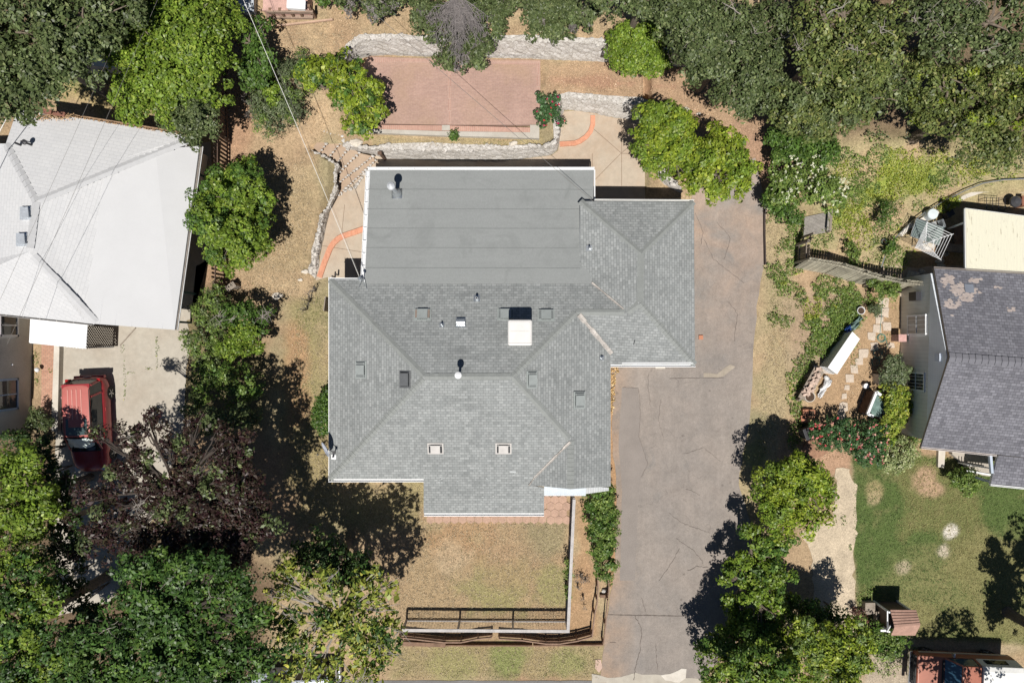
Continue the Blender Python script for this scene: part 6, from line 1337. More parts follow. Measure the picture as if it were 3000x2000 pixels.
def foliage(lobes, pal, leaf, dens, clump=.5, flat=.6, loose=.0, asp=.55, pal2=None, f2=0):
    """lobes: world (x,y,z,rx,ry,rz). leaves gathered in clumps on the lobes' upper shells"""
    Cs, Ns, Ls, Ws, Ks = [], [], [], [], []
    for (x, y, z, rx, ry, rz) in lobes:
        area = math.pi*rx*ry; k = max(5, int(area/(clump*clump)*2.0*(1-.3*loose)))
        u = rng.uniform(-.35, 1, k); th = rng.uniform(0, 2*math.pi, k); s = np.sqrt(np.maximum(0, 1-u*u)); rr = np.where(rng.random(k) < .12, rng.uniform(1.08, 1.3, k), rng.uniform(.6, 1.08, k))
        th_n = 1+.13*np.sin(3*th+x)+.09*np.sin(5*th+y*2); cc = np.stack([x+rx*s*np.cos(th)*rr*th_n, y+ry*s*np.sin(th)*rr*th_n, z+rz*u*rr], 1)
        # gaps and height variation through the crown
        gn = fbm(cc[:, 0], cc[:, 1], 1.3*(.5+clump), 123); keep = (gn > .33+.08*loose) | (clump < .25) | (rng.random(k) < .12); cc = cc[keep]; gn = gn[keep]; k = len(cc)
        cc[:, 2] += np.minimum(1.2, rz*1.1)*(gn-.55)*2.0*min(1, rx)
        cr = clump*rng.uniform(.45, 1.15, k); tint = rng.uniform(.78, 1.18, (k, 1)); which = rng.random(k) < f2
        m = np.maximum(6, (cr**2*math.pi*dens).astype(int)); idx = np.repeat(np.arange(k), m); n = len(idx)
        d = rng.normal(size=(n, 3)); d /= np.linalg.norm(d, axis=1)[:, None]; d[:, 2] = np.where(d[:, 2] < -.3, -d[:, 2], d[:, 2]); r = rng.uniform(.35, 1, (n, 1))**.6*cr[idx][:, None]; dd = d*r; dd[:, 2] *= .85
        Cc = cc[idx]+dd; out = (cc[idx]-np.array([x, y, z]))/np.array([rx, ry, rz])
        Nn = d*.7+out*.35+np.array([0, 0, .42])+rng.normal(size=(n, 3))*.42
        col = pick(pal, n)
        if pal2: col = np.where(which[idx][:, None], pick(pal2, n), col)
        L = leaf*np.clip(rng.lognormal(-.05, .33, n), .45, 2.0); Cs.append(Cc); Ns.append(Nn); Ls.append(L); Ws.append(L*asp*rng.uniform(.8, 1.2, n)); Ks.append(col*tint[idx])
        # inner larger leaves that close the crown
        n2 = int(area*22*(1-.8*loose)); u = rng.uniform(-.6, 1, n2); th = rng.uniform(0, 6.2832, n2); s = np.sqrt(1-u*u); rr = rng.uniform(.35, .8, n2)
        Cs.append(np.stack([x+rx*s*np.cos(th)*rr, y+ry*s*np.sin(th)*rr, z+rz*u*rr], 1)); Ns.append(rng.normal(size=(n2, 3))*.5+np.array([0, 0, .8])); L = leaf*1.5*rng.uniform(.8, 1.3, n2); Ls.append(L); Ws.append(L*.7); Ks.append(pick(pal, n2))
    return np.concatenate(Cs), np.concatenate(Ns), np.concatenate(Ls), np.concatenate(Ws), np.concatenate(Ks)
def bez(a, b, sag, n=6, jit=0):
    a, b = Vector(a), Vector(b); out = []
    for i in range(n+1):
        t = i/n; p = a.lerp(b, t); p.z += sag*math.sin(math.pi*t); 
        if 0 < i < n: p += Vector((random.uniform(-jit, jit), random.uniform(-jit, jit), random.uniform(-jit, jit)))
        out.append(p)
    return out
NLEAF = 0
def tree(name, label, lobes, z, pal, leaf=.15, dens=190, group=None, cat=None, clump=.5, rz=.75, trunk=True, base=None, bark=None, tr=.16, loose=0, asp=.55, bare=0, pal2=None, f2=0, barelen=1.0, flowers=None, zb=None, zvar=.5):
    """lobes: (px,py,r_px[,dz]) as they lie under the camera at crown height z"""
    global NLEAF
    wl_ = []
    for i, q in enumerate(lobes):
        px, py, r = q[:3]; dz = q[3] if len(q) > 3 else 0; zz = z+dz; x, y, _ = P(px, py, zz); rm = r*(H-zz)/2000*.94; wl_.append((x, y, zz, rm, rm*random.uniform(.9, 1.1), rm*rz))
    cx = sum(l[0] for l in wl_)/len(wl_); cy = sum(l[1] for l in wl_)/len(wl_)
    if base: cx, cy = base
    gz = float(G(cx, cy)); root = thing(name, label, cat or ('tree' if trunk else 'shrub'), (cx, cy, gz), world=True, group=group)
    for i, l in enumerate(wl_):        # keep crowns above their ground
        lo = l[2]-l[5]*.6
        if lo < gz+.05: wl_[i] = l[:5]+(max(.15, l[5]*.8),)
    C, N, L, W_, K_ = foliage(wl_, pal, leaf, dens, clump, loose=loose, asp=asp, pal2=pal2, f2=f2); ok = C[:, 2] > G(C[:, 0], C[:, 1])+.03
    NLEAF += int(ok.sum()); leaves_mesh('crown' if trunk else 'foliage', C[ok], N[ok], L[ok], W_[ok], K_[ok], root, (cx, cy, gz))
    mb = MB(); bmat = bark or BARK
    if trunk:
        zm = min(l[2]-l[5]*.55 for l in wl_); zm = max(gz+.5, zm); f = Vector((cx+random.uniform(-.15,.15), cy+random.uniform(-.15,.15), zm))
        mb.tube([(cx, cy, gz-.1), (cx, cy, gz+.15), tuple(Vector((cx, cy, gz)).lerp(f, .6)), tuple(f)], [tr*1.4, tr*1.05, tr*.9, tr*.75], 9)
        for l in wl_:
            e = Vector((l[0], l[1], l[2]+l[5]*.1)); pth = bez(f, e, .15, 5, .06); mb.tube(pth, list(np.linspace(tr*.62, tr*.18, 6)), 7)
            for k in range(4):
                a = random.uniform(0, 6.28); t = e+Vector((math.cos(a)*l[3]*.75, math.sin(a)*l[4]*.75, l[5]*random.uniform(.1,.5))); mb.tube(bez(pth[3], t, .1, 4, .05), list(np.linspace(tr*.25, tr*.06, 5)), 5)
    else:
        for l in wl_[:4]:
            for k in range(3):
                a = random.uniform(0, 6.28); mb.tube([(l[0], l[1], float(G(l[0], l[1]))-.05), (l[0]+.3*l[3]*math.cos(a), l[1]+.3*l[3]*math.sin(a), l[2]), (l[0]+.6*l[3]*math.cos(a), l[1]+.6*l[3]*math.sin(a), l[2]+l[5]*.5)], [.035,.025,.01], 5)
    mb.build('trunk' if trunk else 'stem', bmat, root)
    if bare:
        mb = MB()
        for k in range(bare):
            l = random.choice(wl_); a = random.uniform(0, 6.28); p0 = Vector((l[0]+.3*l[3]*math.cos(a), l[1]+.3*l[4]*math.sin(a), l[2]+l[5]*.75)); p1 = p0+Vector((math.cos(a)*l[3]*.6*barelen, math.sin(a)*l[4]*.6*barelen, l[5]*random.uniform(.1,.6))); pth = bez(p0, p1, .06, 5, .05); mb.tube(pth, list(np.linspace(.03, .008, 6)), 5)
            for s in (2, 3, 4):
                for _ in range(2):
                    q = pth[s]+Vector((random.uniform(-.5,.5), random.uniform(-.5,.5), random.uniform(0,.2)))*barelen; mb.tube(bez(pth[s], q, .03, 3, .03), [.014,.011,.008,.005], 4)
        mb.build('bare_branches', BARKG, root)
    if flowers: flower(root, wl_, *flowers)
    return root
def flower(root, wl_, n, size, cols, zoff=.08):
    ks = rng.integers(0, len(wl_), n); u = rng.uniform(.15, 1, n); th = rng.uniform(0, 6.28, n); s = np.sqrt(1-u*u); w_ = np.array(wl_)[ks]
    C0 = np.stack([w_[:, 0]+w_[:, 3]*s*np.cos(th)*1.02, w_[:, 1]+w_[:, 4]*s*np.sin(th)*1.02, w_[:, 2]+w_[:, 5]*u*1.02+zoff], 1)
    C = np.repeat(C0, 9, 0)+rng.normal(size=(n*9, 3))*size*.35; N = rng.normal(size=(n*9, 3))*.5+np.array([0, 0, 1]); L = np.full(n*9, size)*rng.uniform(.6, 1.2, n*9)
    c = np.array(cols)[rng.integers(0, len(cols), n)]; c = np.repeat(c, 9, 0)*rng.uniform(.8, 1.1, (n*9, 1)); leaves_mesh('flowers', C, N, L, L*.8, c, root, tuple(root.location))
def cover_stuff(name, label, blobs, pal, leaf=.10, dens=230, h=.18, pal2=None, f2=0, cat='ground cover', thin=.85):
    """scattered low leaves over irregular patches: (px,py,rx,ry)"""
    Cs = []; Hs = []
    for px, py, rx, ry in blobs:
        x, y, z = PG(px, py); rx *= .0172; ry *= .0172; n = int(math.pi*rx*ry*dens); r = np.sqrt(rng.random(n)); th = rng.uniform(0, 6.28, n); k = 1+.25*np.sin(3*th+px)+.15*np.sin(7*th+py)
        X = x+rx*r*k*np.cos(th); Y = y+ry*r*k*np.sin(th); m = fbm(X, Y, .7, 15)+.25*(1-r) > .36+.10*r*thin; X, Y = X[m], Y[m]; hh = h*fbm(X, Y, .5, 19)*2
        Cs.append(np.stack([X, Y, G(X, Y)+.02+hh*rng.random(len(X))], 1))
    C = np.concatenate(Cs); n = len(C); N = rng.normal(size=(n, 3))*.45+np.array([0, 0, .9]); L = leaf*rng.uniform(.6, 1.3, n); K_ = pick(pal, n)
    if pal2: w2 = (fbm(C[:, 0], C[:, 1], 1.3, 66) > (1-f2))[:, None]; K_ = np.where(w2, pick(pal2, n), K_)
    K_ = K_*(.75+.5*fbm(C[:, 0], C[:, 1], .8, 44))[:, None]
    o = leaves_mesh(name, C, N, L, L*.6, K_); setp(o, label, cat, kind='stuff')
    global NLEAF; NLEAF += n
T = tree
# top left
T('oak_tree', 'big dark green oak filling the top left corner', [(60,60,150),(200,50,120),(60,200,110),(150,170,90),(230,130,90),(30,300,70),(110,250,60),(330,20,90),(-60,150,120)], 6.5, 'oak', .16, 150, tr=.3, group='oaks')
T('broadleaf_tree', 'large bright yellow-green tree behind the white roof', [(400,70,115),(500,140,130),(590,190,95),(440,200,110),(350,130,60),(470,290,75),(540,90,100),(590,60,70),(430,20,100),(420,270,50),(370,60,60),(600,235,50),(390,330,40)], 4.8, 'bright', .145, 210, clump=.42, tr=.25, rz=.5)
T('tree', 'bright green tree lobe beside the pale blue grey shed roof', [(670,80,46),(645,30,40),(690,60,30),(560,0,50),(630,110,36)], 4.2, 'bright', .14, 200, clump=.4)
T('oak_tree', 'small grey-green oak overhanging the corner of the white roof', [(560,330,78),(600,350,50),(520,350,42),(580,300,50),(575,410,28),(600,290,40)], 4.3, 'oak', .12, 260, clump=.36, group='oaks', tr=.14)
T('tree', 'dark shaded green tree between the bright tree and the red dirt', [(735,120,34),(760,170,40),(725,200,30),(770,90,26)], 3.6, 'green', .14, 170, clump=.35, loose=.3)
T('evergreen_tree', 'round glossy green tree left of the dry back yard with its shadow on the right', [(690,560,85),(650,630,85),(720,640,85),(690,720,80),(610,650,45),(740,590,40),(640,560,45),(745,690,45),(660,755,38),(720,500,38)], 2.9, 'bright', .14, 220, clump=.4, pal2='green', f2=.35, rz=.8)
# upper middle
T('shrub', 'feathery grey-green shrub mound crossed by the white wire', [(800,300,62),(850,240,60),(870,185,42),(790,350,52),(850,320,50),(760,250,38)], 2.2, 'juniper', .13, 200, trunk=False, clump=.35, asp=.25, pal2='ivy', f2=.25, rz=.5)
T('shrub', 'leafless grey twiggy shrub left of the feathery shrub mound', [(745,315,38),(728,290,22),(760,280,20)], 1.8, 'grey', .14, 130, trunk=False, clump=.3, asp=.12, loose=.5)
T('shrub', 'small lime green shrub beside the twiggy shrub', [(795,262,24),(785,230,20),(800,290,16)], 2.7, 'bright', .12, 230, trunk=False, clump=.25)
T('tree', 'loose dark green tree beside the white wire above the shrub mound', [(760,200,36),(775,230,30),(740,240,24),(765,165,24)], 3.4, 'green', .14, 170, clump=.3, loose=.3)
T('citrus_tree', 'bushy yellow-green citrus tree at the left end of the red brick patio', [(895,215,32),(940,220,52),(985,205,45),(1045,225,38),(1085,270,36),(1040,270,45),(985,255,40),(1040,320,42),(1090,325,38),(1040,360,34),(1065,375,26),(1010,290,35),(910,240,30)], 3.0, 'lime', .16, 150, clump=.34, loose=.25, pal2='green', f2=.25, rz=.6, tr=.1)
T('bush', 'grey twiggy bush with green sides reaching down over the pale stone wall', [(1350,20,70),(1420,70,70),(1290,70,62),(1350,130,62),(1240,30,50),(1400,150,45),(1320,180,30),(1470,20,45)], 3.3, 'oak', .12, 230, trunk=False, clump=.34, pal2='grey', f2=.12, bare=0)
def twigs():
    root = thing('dead_bush', 'mass of bare grey branches lying over the bush above the brick patio', 'dead branches', P(1345,60,3.6), world=True); mb = MB(); rs = random.Random(77); o0 = Vector(P(1345,0,4.2))
    for i in range(40):
        a = R(rs.uniform(195, 345)); L = rs.uniform(.9, 2.5)**1.0; e = o0+Vector((math.cos(a)*L*.62, math.sin(a)*L, rs.uniform(-.2,.3))); pth = bez(o0+Vector((rs.uniform(-.15,.15),rs.uniform(-.2,.4),0)), e, .12, 6, .07); mb.tube(pth, list(np.linspace(.03, .007, 7)), 5)
        for s in range(1, 7):
            for _ in range(4):
                q = pth[s]+Vector((rs.uniform(-.4,.4), rs.uniform(-.7,.1), rs.uniform(-.05,.12))); mb.tube(bez(pth[s], q, .03, 3, .04), [.012,.010,.008,.005], 4)
    mb.build('branches', M('ash_grey_twig', (.21,.19,.185), .95, .15, 5, .15, 25, 0), root)
twigs()
T('bush', 'grey tipped bush at the top edge left of the timber post shadow', [(1110,10,42),(1080,20,30),(1150,-10,42),(1020,10,30),(1100,50,16)], 3.4, 'oak', .12, 200, trunk=False, clump=.3, pal2='grey', f2=.3)
T('bush', 'low dark green bush at the top between the timber wall and the grey bushes', [(975,-2,26),(930,0,22),(1000,10,20)], 3, 'green', .12, 200, trunk=False, clump=.28)
T('bush', 'rounded grey-green bush at the top edge above the stone wall', [(1590,40,58),(1650,50,62),(1700,40,48),(1560,10,40),(1640,0,60),(1620,80,26)], 3.2, 'oak', .12, 250, trunk=False, clump=.34, pal2='grey', f2=.08)
T('round_shrub', 'dense bright green rounded shrub over the right end of the stone wall', [(1835,125,56),(1900,120,58),(1840,170,54),(1895,180,54),(1935,190,34),(1870,100,44),(1870,150,60),(1800,150,30)], 2.9, 'bright', .115, 300, trunk=False, clump=.3, rz=.8)
T('oak_tree', 'wide grey-green oak leaning over the dirt path right of the rounded shrub', [(2080,60,115),(2180,80,115),(2060,150,80),(2150,190,95),(2210,240,85),(2230,140,80),(2000,20,70),(2120,120,100),(2170,280,55),(2260,60,80),(2030,100,70)], 6.0, 'oak', .13, 220, tr=.25, clump=.42, bare=6, group='oaks')
T('oak_tree', 'grey-green oak at the top edge above the rounded bright shrub', [(1800,0,56),(1880,5,60),(1950,20,60),(1760,-10,46),(2000,40,44)], 5.4, 'oak', .13, 220, tr=.18, clump=.4, group='oaks')
T('oak_tree', 'tall dark oak with deep gaps right of the leaning oak', [(2390,60,66),(2460,130,70),(2540,70,70),(2410,205,58),(2520,200,58),(2340,140,36),(2600,130,46),(2470,20,60)], 7.5, 'yoak', .14, 170, tr=.28, clump=.45, group='oaks', bare=5)
T('oak_tree', 'shaded oak in the top right corner', [(2730,40,76),(2825,60,60),(2930,50,80),(2760,140,50),(2890,150,66),(2990,130,60),(2680,80,36)], 7.5, 'oak', .14, 160, tr=.28, clump=.45, group='oaks', bare=8)
T('oak_tree', 'broad oak crown above the pale dry clearing', [(2340,300,85),(2430,300,88),(2520,305,78),(2380,365,62),(2480,260,70),(2590,275,60),(2620,210,52),(2300,360,46),(2440,365,44)], 5.6, 'yoak', .13, 210, tr=.26, clump=.42, group='oaks', pal2='oak', f2=.4)
T('oak_tree', 'broad oak crown at the right edge above the cream patio cover', [(2720,250,85),(2820,250,78),(2920,260,88),(2750,330,66),(2860,350,74),(2960,370,80),(2700,190,50),(2850,410,44),(2920,440,50),(3000,300,80)], 5.2, 'yoak', .13, 210, tr=.26, clump=.42, group='oaks', pal2='lime', f2=.10)
T('shrub', 'dark leafy shrub at the foot of the broad oak by the dirt path', [(2300,430,50),(2340,450,48),(2380,430,45),(2280,400,35),(2420,450,40)], 2.0, 'green', .12, 230, trunk=False, clump=.3)
T('laurel_tree', 'yellow-green tree behind the garage, the left of the touching pair', [(1955,360,58),(1910,345,45),(1990,395,55),(1940,420,50),(1895,400,35),(1960,470,55),(2010,450,45),(1900,440,38),(1920,470,35),(1985,500,35)], 3.6, 'lime', .13, 250, clump=.34, tr=.14, pal2='bright', f2=.4, group='yellow-green trees behind the garage')
T('laurel_tree', 'yellow-green tree behind the garage, the right of the touching pair', [(2110,440,60),(2140,480,62),(2080,500,62),(2150,530,48),(2100,560,38),(2060,460,42),(2160,430,38),(2040,520,42),(2080,420,28)], 3.8, 'lime', .13, 250, clump=.34, tr=.14, pal2='bright', f2=.3, group='yellow-green trees behind the garage')
T('flowering_shrub', 'white flowering shrub at the foot of the wooded slope', [(2300,500,48),(2350,490,48),(2400,540,48),(2350,560,45),(2440,590,38),(2290,560,40),(2460,550,30),(2380,480,35)], 1.9, 'ivy', .12, 210, trunk=False, clump=.3, flowers=(130,.07,((.80,.80,.66),(.74,.76,.55))))
T('shrub', 'dark green climbing shrub at the corner of the upper driveway edging', [(2270,560,34),(2260,590,28),(2290,610,42),(2320,640,26)], 1.5, 'green', .12, 230, trunk=False, clump=.26)
T('rose_bush', 'red flowering rose bush beside the brick patio corner', [(1585,285,16),(1600,305,22),(1625,290,18),(1600,335,22),(1575,335,14),(1630,325,18),(1640,360,16),(1590,365,14),(1615,350,14)], 1.7, 'rose', .10, 230, trunk=False, clump=.16, loose=.6, cat='rose bush', flowers=(15,.06,((.62,.03,.07),(.55,.03,.12))))
T('shrub', 'small round green shrub in front of the brick patio centre', [(1330,398,13),(1322,396,9),(1339,399,8)], 1.35, 'green', .07, 500, trunk=False, clump=.14)
T('shrub', 'dark green bush pressed against the left wall of the central house', [(955,1160,26),(942,1200,30),(950,1240,28),(962,1200,30),(935,1225,18)], 1.0, 'green', .11, 260, trunk=False, clump=.25)
T('hedge', 'tall narrow bright hedge beside the driveway below the house corner', [(1760,1450,38),(1765,1490,40),(1762,1530,42),(1770,1570,40),(1772,1610,36),(1775,1645,32),(1772,1680,22),(1740,1550,24),(1735,1470,20),(1790,1500,22)], 1.25, 'ivy', .10, 330, trunk=False, clump=.24, pal2='green', f2=.35, cat='hedge')
T('shrub', 'thin ivy climbing on the pale top rail of the yard fence', [(1668,1650,12),(1666,1680,14),(1663,1720,11),(1660,1745,9)], .9, 'ivy', .08, 260, trunk=False, clump=.15, loose=.4)
T('shrub', 'sparse trailing vine on the dirt strip right of the yard fence', [(1700,1690,16),(1715,1695,14),(1692,1720,8),(1708,1750,8),(1716,1785,8)], .25, 'grey', .07, 170, trunk=False, clump=.14, loose=.6, asp=.3)
# left middle
T('shrub', 'pale green spreading shrub above the dark lower shrubs beside the concrete driveway', [(625,860,30),(600,900,34),(645,905,32),(610,945,38),(575,985,34),(625,985,36),(560,1025,26),(600,1030,36),(640,940,24),(590,1070,28)], 1.3, 'ivy', .10, 260, trunk=False, clump=.26, loose=.2, pal2='oak', f2=.35)
T('shrub', 'vivid green shrub in the middle of the shrubs beside the concrete driveway', [(700,985,34),(740,975,26),(675,1020,32),(715,1030,30),(750,1010,20)], 1.9, 'bright', .12, 240, trunk=False, clump=.3)
T('shrub', 'darker green shrub with dead grey twigs beside the dry back yard', [(670,930,35),(720,930,45),(760,960,28),(780,920,20)], 1.6, 'green', .12, 180, trunk=False, clump=.3, loose=.3, bare=10, barelen=.8)
T('shrub', 'large green shrub below the vivid green one right of the concrete driveway', [(590,1110,32),(630,1090,36),(680,1100,38),(735,1090,30),(750,1130,30),(700,1150,38),(650,1150,30),(590,1165,28),(570,1200,20)], 1.5, 'ivy', .11, 230, trunk=False, clump=.28, loose=.25, pal2='green', f2=.4)
T('shrub', 'dark shaded shrub above the plum tree crown', [(610,1230,42),(660,1240,45),(720,1220,36),(570,1200,30)], 2.2, 'oak', .12, 200, trunk=False, clump=.32)
# lower left
T('plum_tree', 'large dark purple leaved plum tree hanging over the red car', [(370,1272,50),(290,1270,20),(440,1240,34),(590,1235,38),(650,1280,44),(710,1310,50),(560,1380,56),(690,1400,72),(420,1350,48),(350,1400,48),(450,1450,62),(590,1480,72),(720,1490,66),(330,1500,50),(290,1570,42),(370,1600,52),(560,1590,62),(680,1600,62),(770,1540,45),(250,1450,30),(640,1660,40),(480,1520,48),(510,1300,30),(620,1350,44),(500,1440,50),(400,1540,46),(620,1540,60),(480,1600,46),(700,1450,50),(560,1300,30)], 6.0, 'plum', .14, 170, tr=.15, clump=.40, loose=.12, bare=4, pal2='oak', f2=.2, bark=BARKD, rz=.5)
T('maple_tree', 'dark green tree along the bottom left below the plum tree', [(400,1660,55),(500,1720,90),(420,1780,85),(600,1760,75),(680,1720,60),(520,1850,100),(400,1890,90),(640,1880,95),(300,1940,90),(480,1970,95),(620,1980,90),(720,1800,55),(740,1930,55),(300,1840,55),(560,1660,50),(460,1650,40),(640,1660,40),(250,1900,50),(560,1970,60)], 7.4, 'maple', .16, 150, tr=.2, bark=BARKD, clump=.45, loose=.15, bare=8, pal2='green', f2=.3, rz=.55)
T('tree', 'bright yellow-green tree at the left edge below the grey wall', [(50,1390,65),(100,1430,55),(40,1480,60),(110,1520,55),(40,1550,60),(130,1490,40),(80,1340,40)], 4.6, 'bright', .15, 190, clump=.4, tr=.18)
T('tree', 'yellow-green tree filling the bottom left corner', [(60,1820,100),(140,1900,90),(40,1950,100),(120,1740,70),(180,1960,60),(20,1700,70),(80,1640,42)], 5.6, 'bright', .15, 160, clump=.42, tr=.24, pal2='maple', f2=.5)
T('shrub', 'dark shrub in the shade left of the sunlit drive patch', [(180,1700,45),(230,1760,50),(220,1830,45),(270,1800,36),(130,1620,40),(190,1600,30)], 2.5, 'dark', .14, 170, trunk=False, clump=.36, loose=.2)
T('tree', 'dark broadleaf tree between the grey wall and the plum tree', [(180,1440,40),(210,1500,40),(170,1560,40),(230,1580,34),(200,1400,30),(220,1640,36)], 3.4, 'dark', .15, 150, clump=.34, loose=.1, pal2='plum', f2=.3)
T('shrub', 'dark shrub in the shadow below the corner of the grey wall', [(60,1310,50),(130,1320,40),(150,1380,36),(20,1290,40)], 1.6, 'dark', .13, 180, trunk=False, clump=.34)
T('shrub', 'small bush between the brick path and the low wall beside the red car', [(105,1235,28),(135,1240,22),(118,1212,16)], .9, 'oak', .10, 240, trunk=False, clump=.22)
T('loquat_tree', 'tree with large yellow-green leaves and bare grey branches at the bottom', [(830,1680,50),(880,1720,60),(820,1780,60),(900,1820,75),(960,1700,50),(1000,1780,60),(1080,1740,60),(1140,1760,50),(1060,1830,75),(1140,1840,52),(850,1880,60),(960,1910,75),(1080,1920,70),(1130,1900,42),(870,1960,55),(1000,1980,65),(1150,1700,32),(790,1720,30),(1090,1680,36)], 5.6, 'yellow', .23, 44, tr=.12, clump=.38, loose=.75, asp=.36, bare=11, barelen=1.1, bark=BARKG, rz=.55, pal2='maple', f2=.35)
T('tree', 'dark green tree in the shade between the loquat tree and the lawn', [(930,1620,60),(1000,1640,60),(1060,1660,50),(880,1650,40),(980,1700,50)], 3.6, 'dark', .17, 100, clump=.4, loose=.3)
# lower right
T('tree', 'rounded yellow-green tree at the head of the pale gravel path', [(2290,1400,62),(2350,1400,60),(2390,1450,55),(2320,1470,70),(2260,1450,50),(2370,1500,48),(2280,1520,50),(2340,1360,40),(2400,1410,30)], 2.8, 'lime', .13, 240, clump=.36, tr=.16, pal2='bright', f2=.35)
T('tree', 'tall bright green tree along the right side of the driveway', [(2200,1560,28),(2240,1600,46),(2290,1580,38),(2175,1660,44),(2230,1690,60),(2125,1690,22),(2130,1765,32),(2195,1765,50),(2270,1680,46),(2240,1820,50),(2160,1825,34),(2280,1760,40)], 1.9, 'bright', .15, 190, clump=.34, tr=.2, pal2='green', f2=.25, loose=.2)
T('tree', 'green tree at the bottom edge right of the driveway', [(2150,1880,65,-2.3),(2220,1860,60,-2.3),(2100,1940,60,-2.3),(2200,1950,80),(2280,1900,62,-2.3),(2080,1880,36,-2.3),(2280,1980,60),(2140,2000,60)], 4.2, 'bright', .14, 200, clump=.36, tr=.2, pal2='green', f2=.4)
T('tree', 'yellowish bush tree at the bottom between the gravel path and the pickup truck', [(2400,1880,62),(2460,1900,62),(2360,1930,60),(2430,1960,70),(2500,1860,46),(2350,1850,40),(2520,1920,40),(2480,1980,50)], 3.4, 'lime', .13, 230, clump=.36, tr=.15, pal2='ivy', f2=.4)
T('shrub', 'dark shrub at the bottom end of the gravel path', [(2420,1810,36),(2460,1800,26),(2380,1800,34),(2330,1790,36)], 1.7, 'green', .12, 220, trunk=False, clump=.3)
T('shrub', 'green shrub below the brown roofed little shed', [(2580,1850,32),(2610,1870,30),(2560,1880,34),(2640,1880,26),(2600,1905,32)], .8, 'ivy', .11, 230, trunk=False, clump=.28, pal2='green', f2=.4)
T('shrub', 'dark red leaved twiggy plant left of the wooden bench', [(2520,1800,20),(2508,1790,12),(2530,1820,14)], .5, 'redleaf', .09, 200, trunk=False, clump=.18, loose=.4)
T('tree', 'tall dark tree just outside the right edge shading the lawn', [(3240,1960,110),(3150,1930,50),(3190,2060,80),(3290,1850,90),(3150,1850,30)], 5.2, 'green', .16, 160, clump=.45, tr=.25)
T('tree', 'sparse tree just below the frame dappling the red pickup truck', [(2900,2230,50),(2980,2260,60),(3080,2200,60),(3020,2170,36),(2850,2270,40)], 6.0, 'green', .15, 90, clump=.3, tr=.15, loose=.5)
# garden shrubs on the right
T('potted_shrub', 'round dense green shrub beside the white pot on the slope', [(2562,908,17),(2558,902,11),(2567,913,11)], .5, 'juniper', .05, 900, trunk=False, clump=.12)
T('shrub', 'olive green shrub against the grey siding above the lime shrub', [(2610,1075,36),(2640,1090,30),(2615,1110,32),(2590,1090,22)], 1.0, 'juniper', .10, 280, trunk=False, clump=.24)
T('shrub', 'lime yellow shrub against the grey siding beside the raised bed', [(2615,1155,36),(2640,1175,36),(2610,1190,26),(2640,1210,32),(2600,1250,32),(2620,1235,30),(2595,1280,24)], 1.0, 'yellowgreen', .10, 290, trunk=False, clump=.24, pal2='bright', f2=.3)
T('shrub', 'variegated cream and green shrub at the corner of the lawn', [(2640,1310,36),(2600,1330,32),(2655,1340,30),(2625,1355,34),(2590,1350,24)], .8, 'varieg', .10, 290, trunk=False, clump=.24)
T('rose_bush', 'pink flowering rose bush, the wide left one above the soil mound', [(2400,1270,28),(2440,1250,32),(2480,1260,32),(2420,1295,26),(2470,1290,30),(2500,1290,24),(2385,1250,16)], 1.1, 'rose', .10, 220, trunk=False, clump=.2, cat='rose bush', flowers=(46,.07,((.75,.22,.22),(.80,.38,.34),(.72,.12,.13))), group='pink rose bushes')
T('rose_bush', 'pink flowering rose bush, the right one beside the variegated shrub', [(2545,1260,30),(2570,1290,30),(2540,1310,32),(2560,1335,30),(2520,1330,22),(2585,1260,16),(2530,1345,18)], 1.2, 'rose', .10, 220, trunk=False, clump=.2, cat='rose bush', flowers=(56,.07,((.75,.22,.22),(.80,.38,.34),(.85,.5,.42))), group='pink rose bushes')
T('shrub', 'rounded green shrub with pale tips beside the white porch railing', [(2820,1400,34),(2850,1405,26),(2800,1400,22),(2830,1425,22)], .8, 'ivy', .09, 320, trunk=False, clump=.22)
T('shrub', 'small dark plant tucked against the wall left of the porch', [(2690,1290,16),(2670,1285,12)], .4, 'ivy', .09, 260, trunk=False, clump=.16)
T('shrub', 'bright yellow-green weeds on the pipe rail by the neighbour patio', [(2780,598,20),(2800,590,16),(2765,610,14)], .5, 'yellowgreen', .09, 230, trunk=False, clump=.16)
T('shrub', 'feathery dark tuft in the middle of the planted slope', [(2605,620,26),(2585,640,20),(2600,600,16)], 1.0, 'green', .12, 190, trunk=False, clump=.24, asp=.25)
T('shrub', 'green shrub beside the blue grey pot on the slope', [(2610,715,18),(2620,730,14),(2600,740,14)], .5, 'green', .10, 220, trunk=False, clump=.18)
T('shrub', 'leafy green plant behind the grey leaning fence', [(2500,740,22),(2505,765,18),(2490,720,14)], .6, 'ivy', .10, 240, trunk=False, clump=.18)
T('shrub', 'bright shrub hanging over the right end of the grey leaning fence', [(2610,830,22),(2590,850,26),(2620,858,18),(2560,835,20)], 1.1, 'ivy', .10, 220, trunk=False, clump=.2)
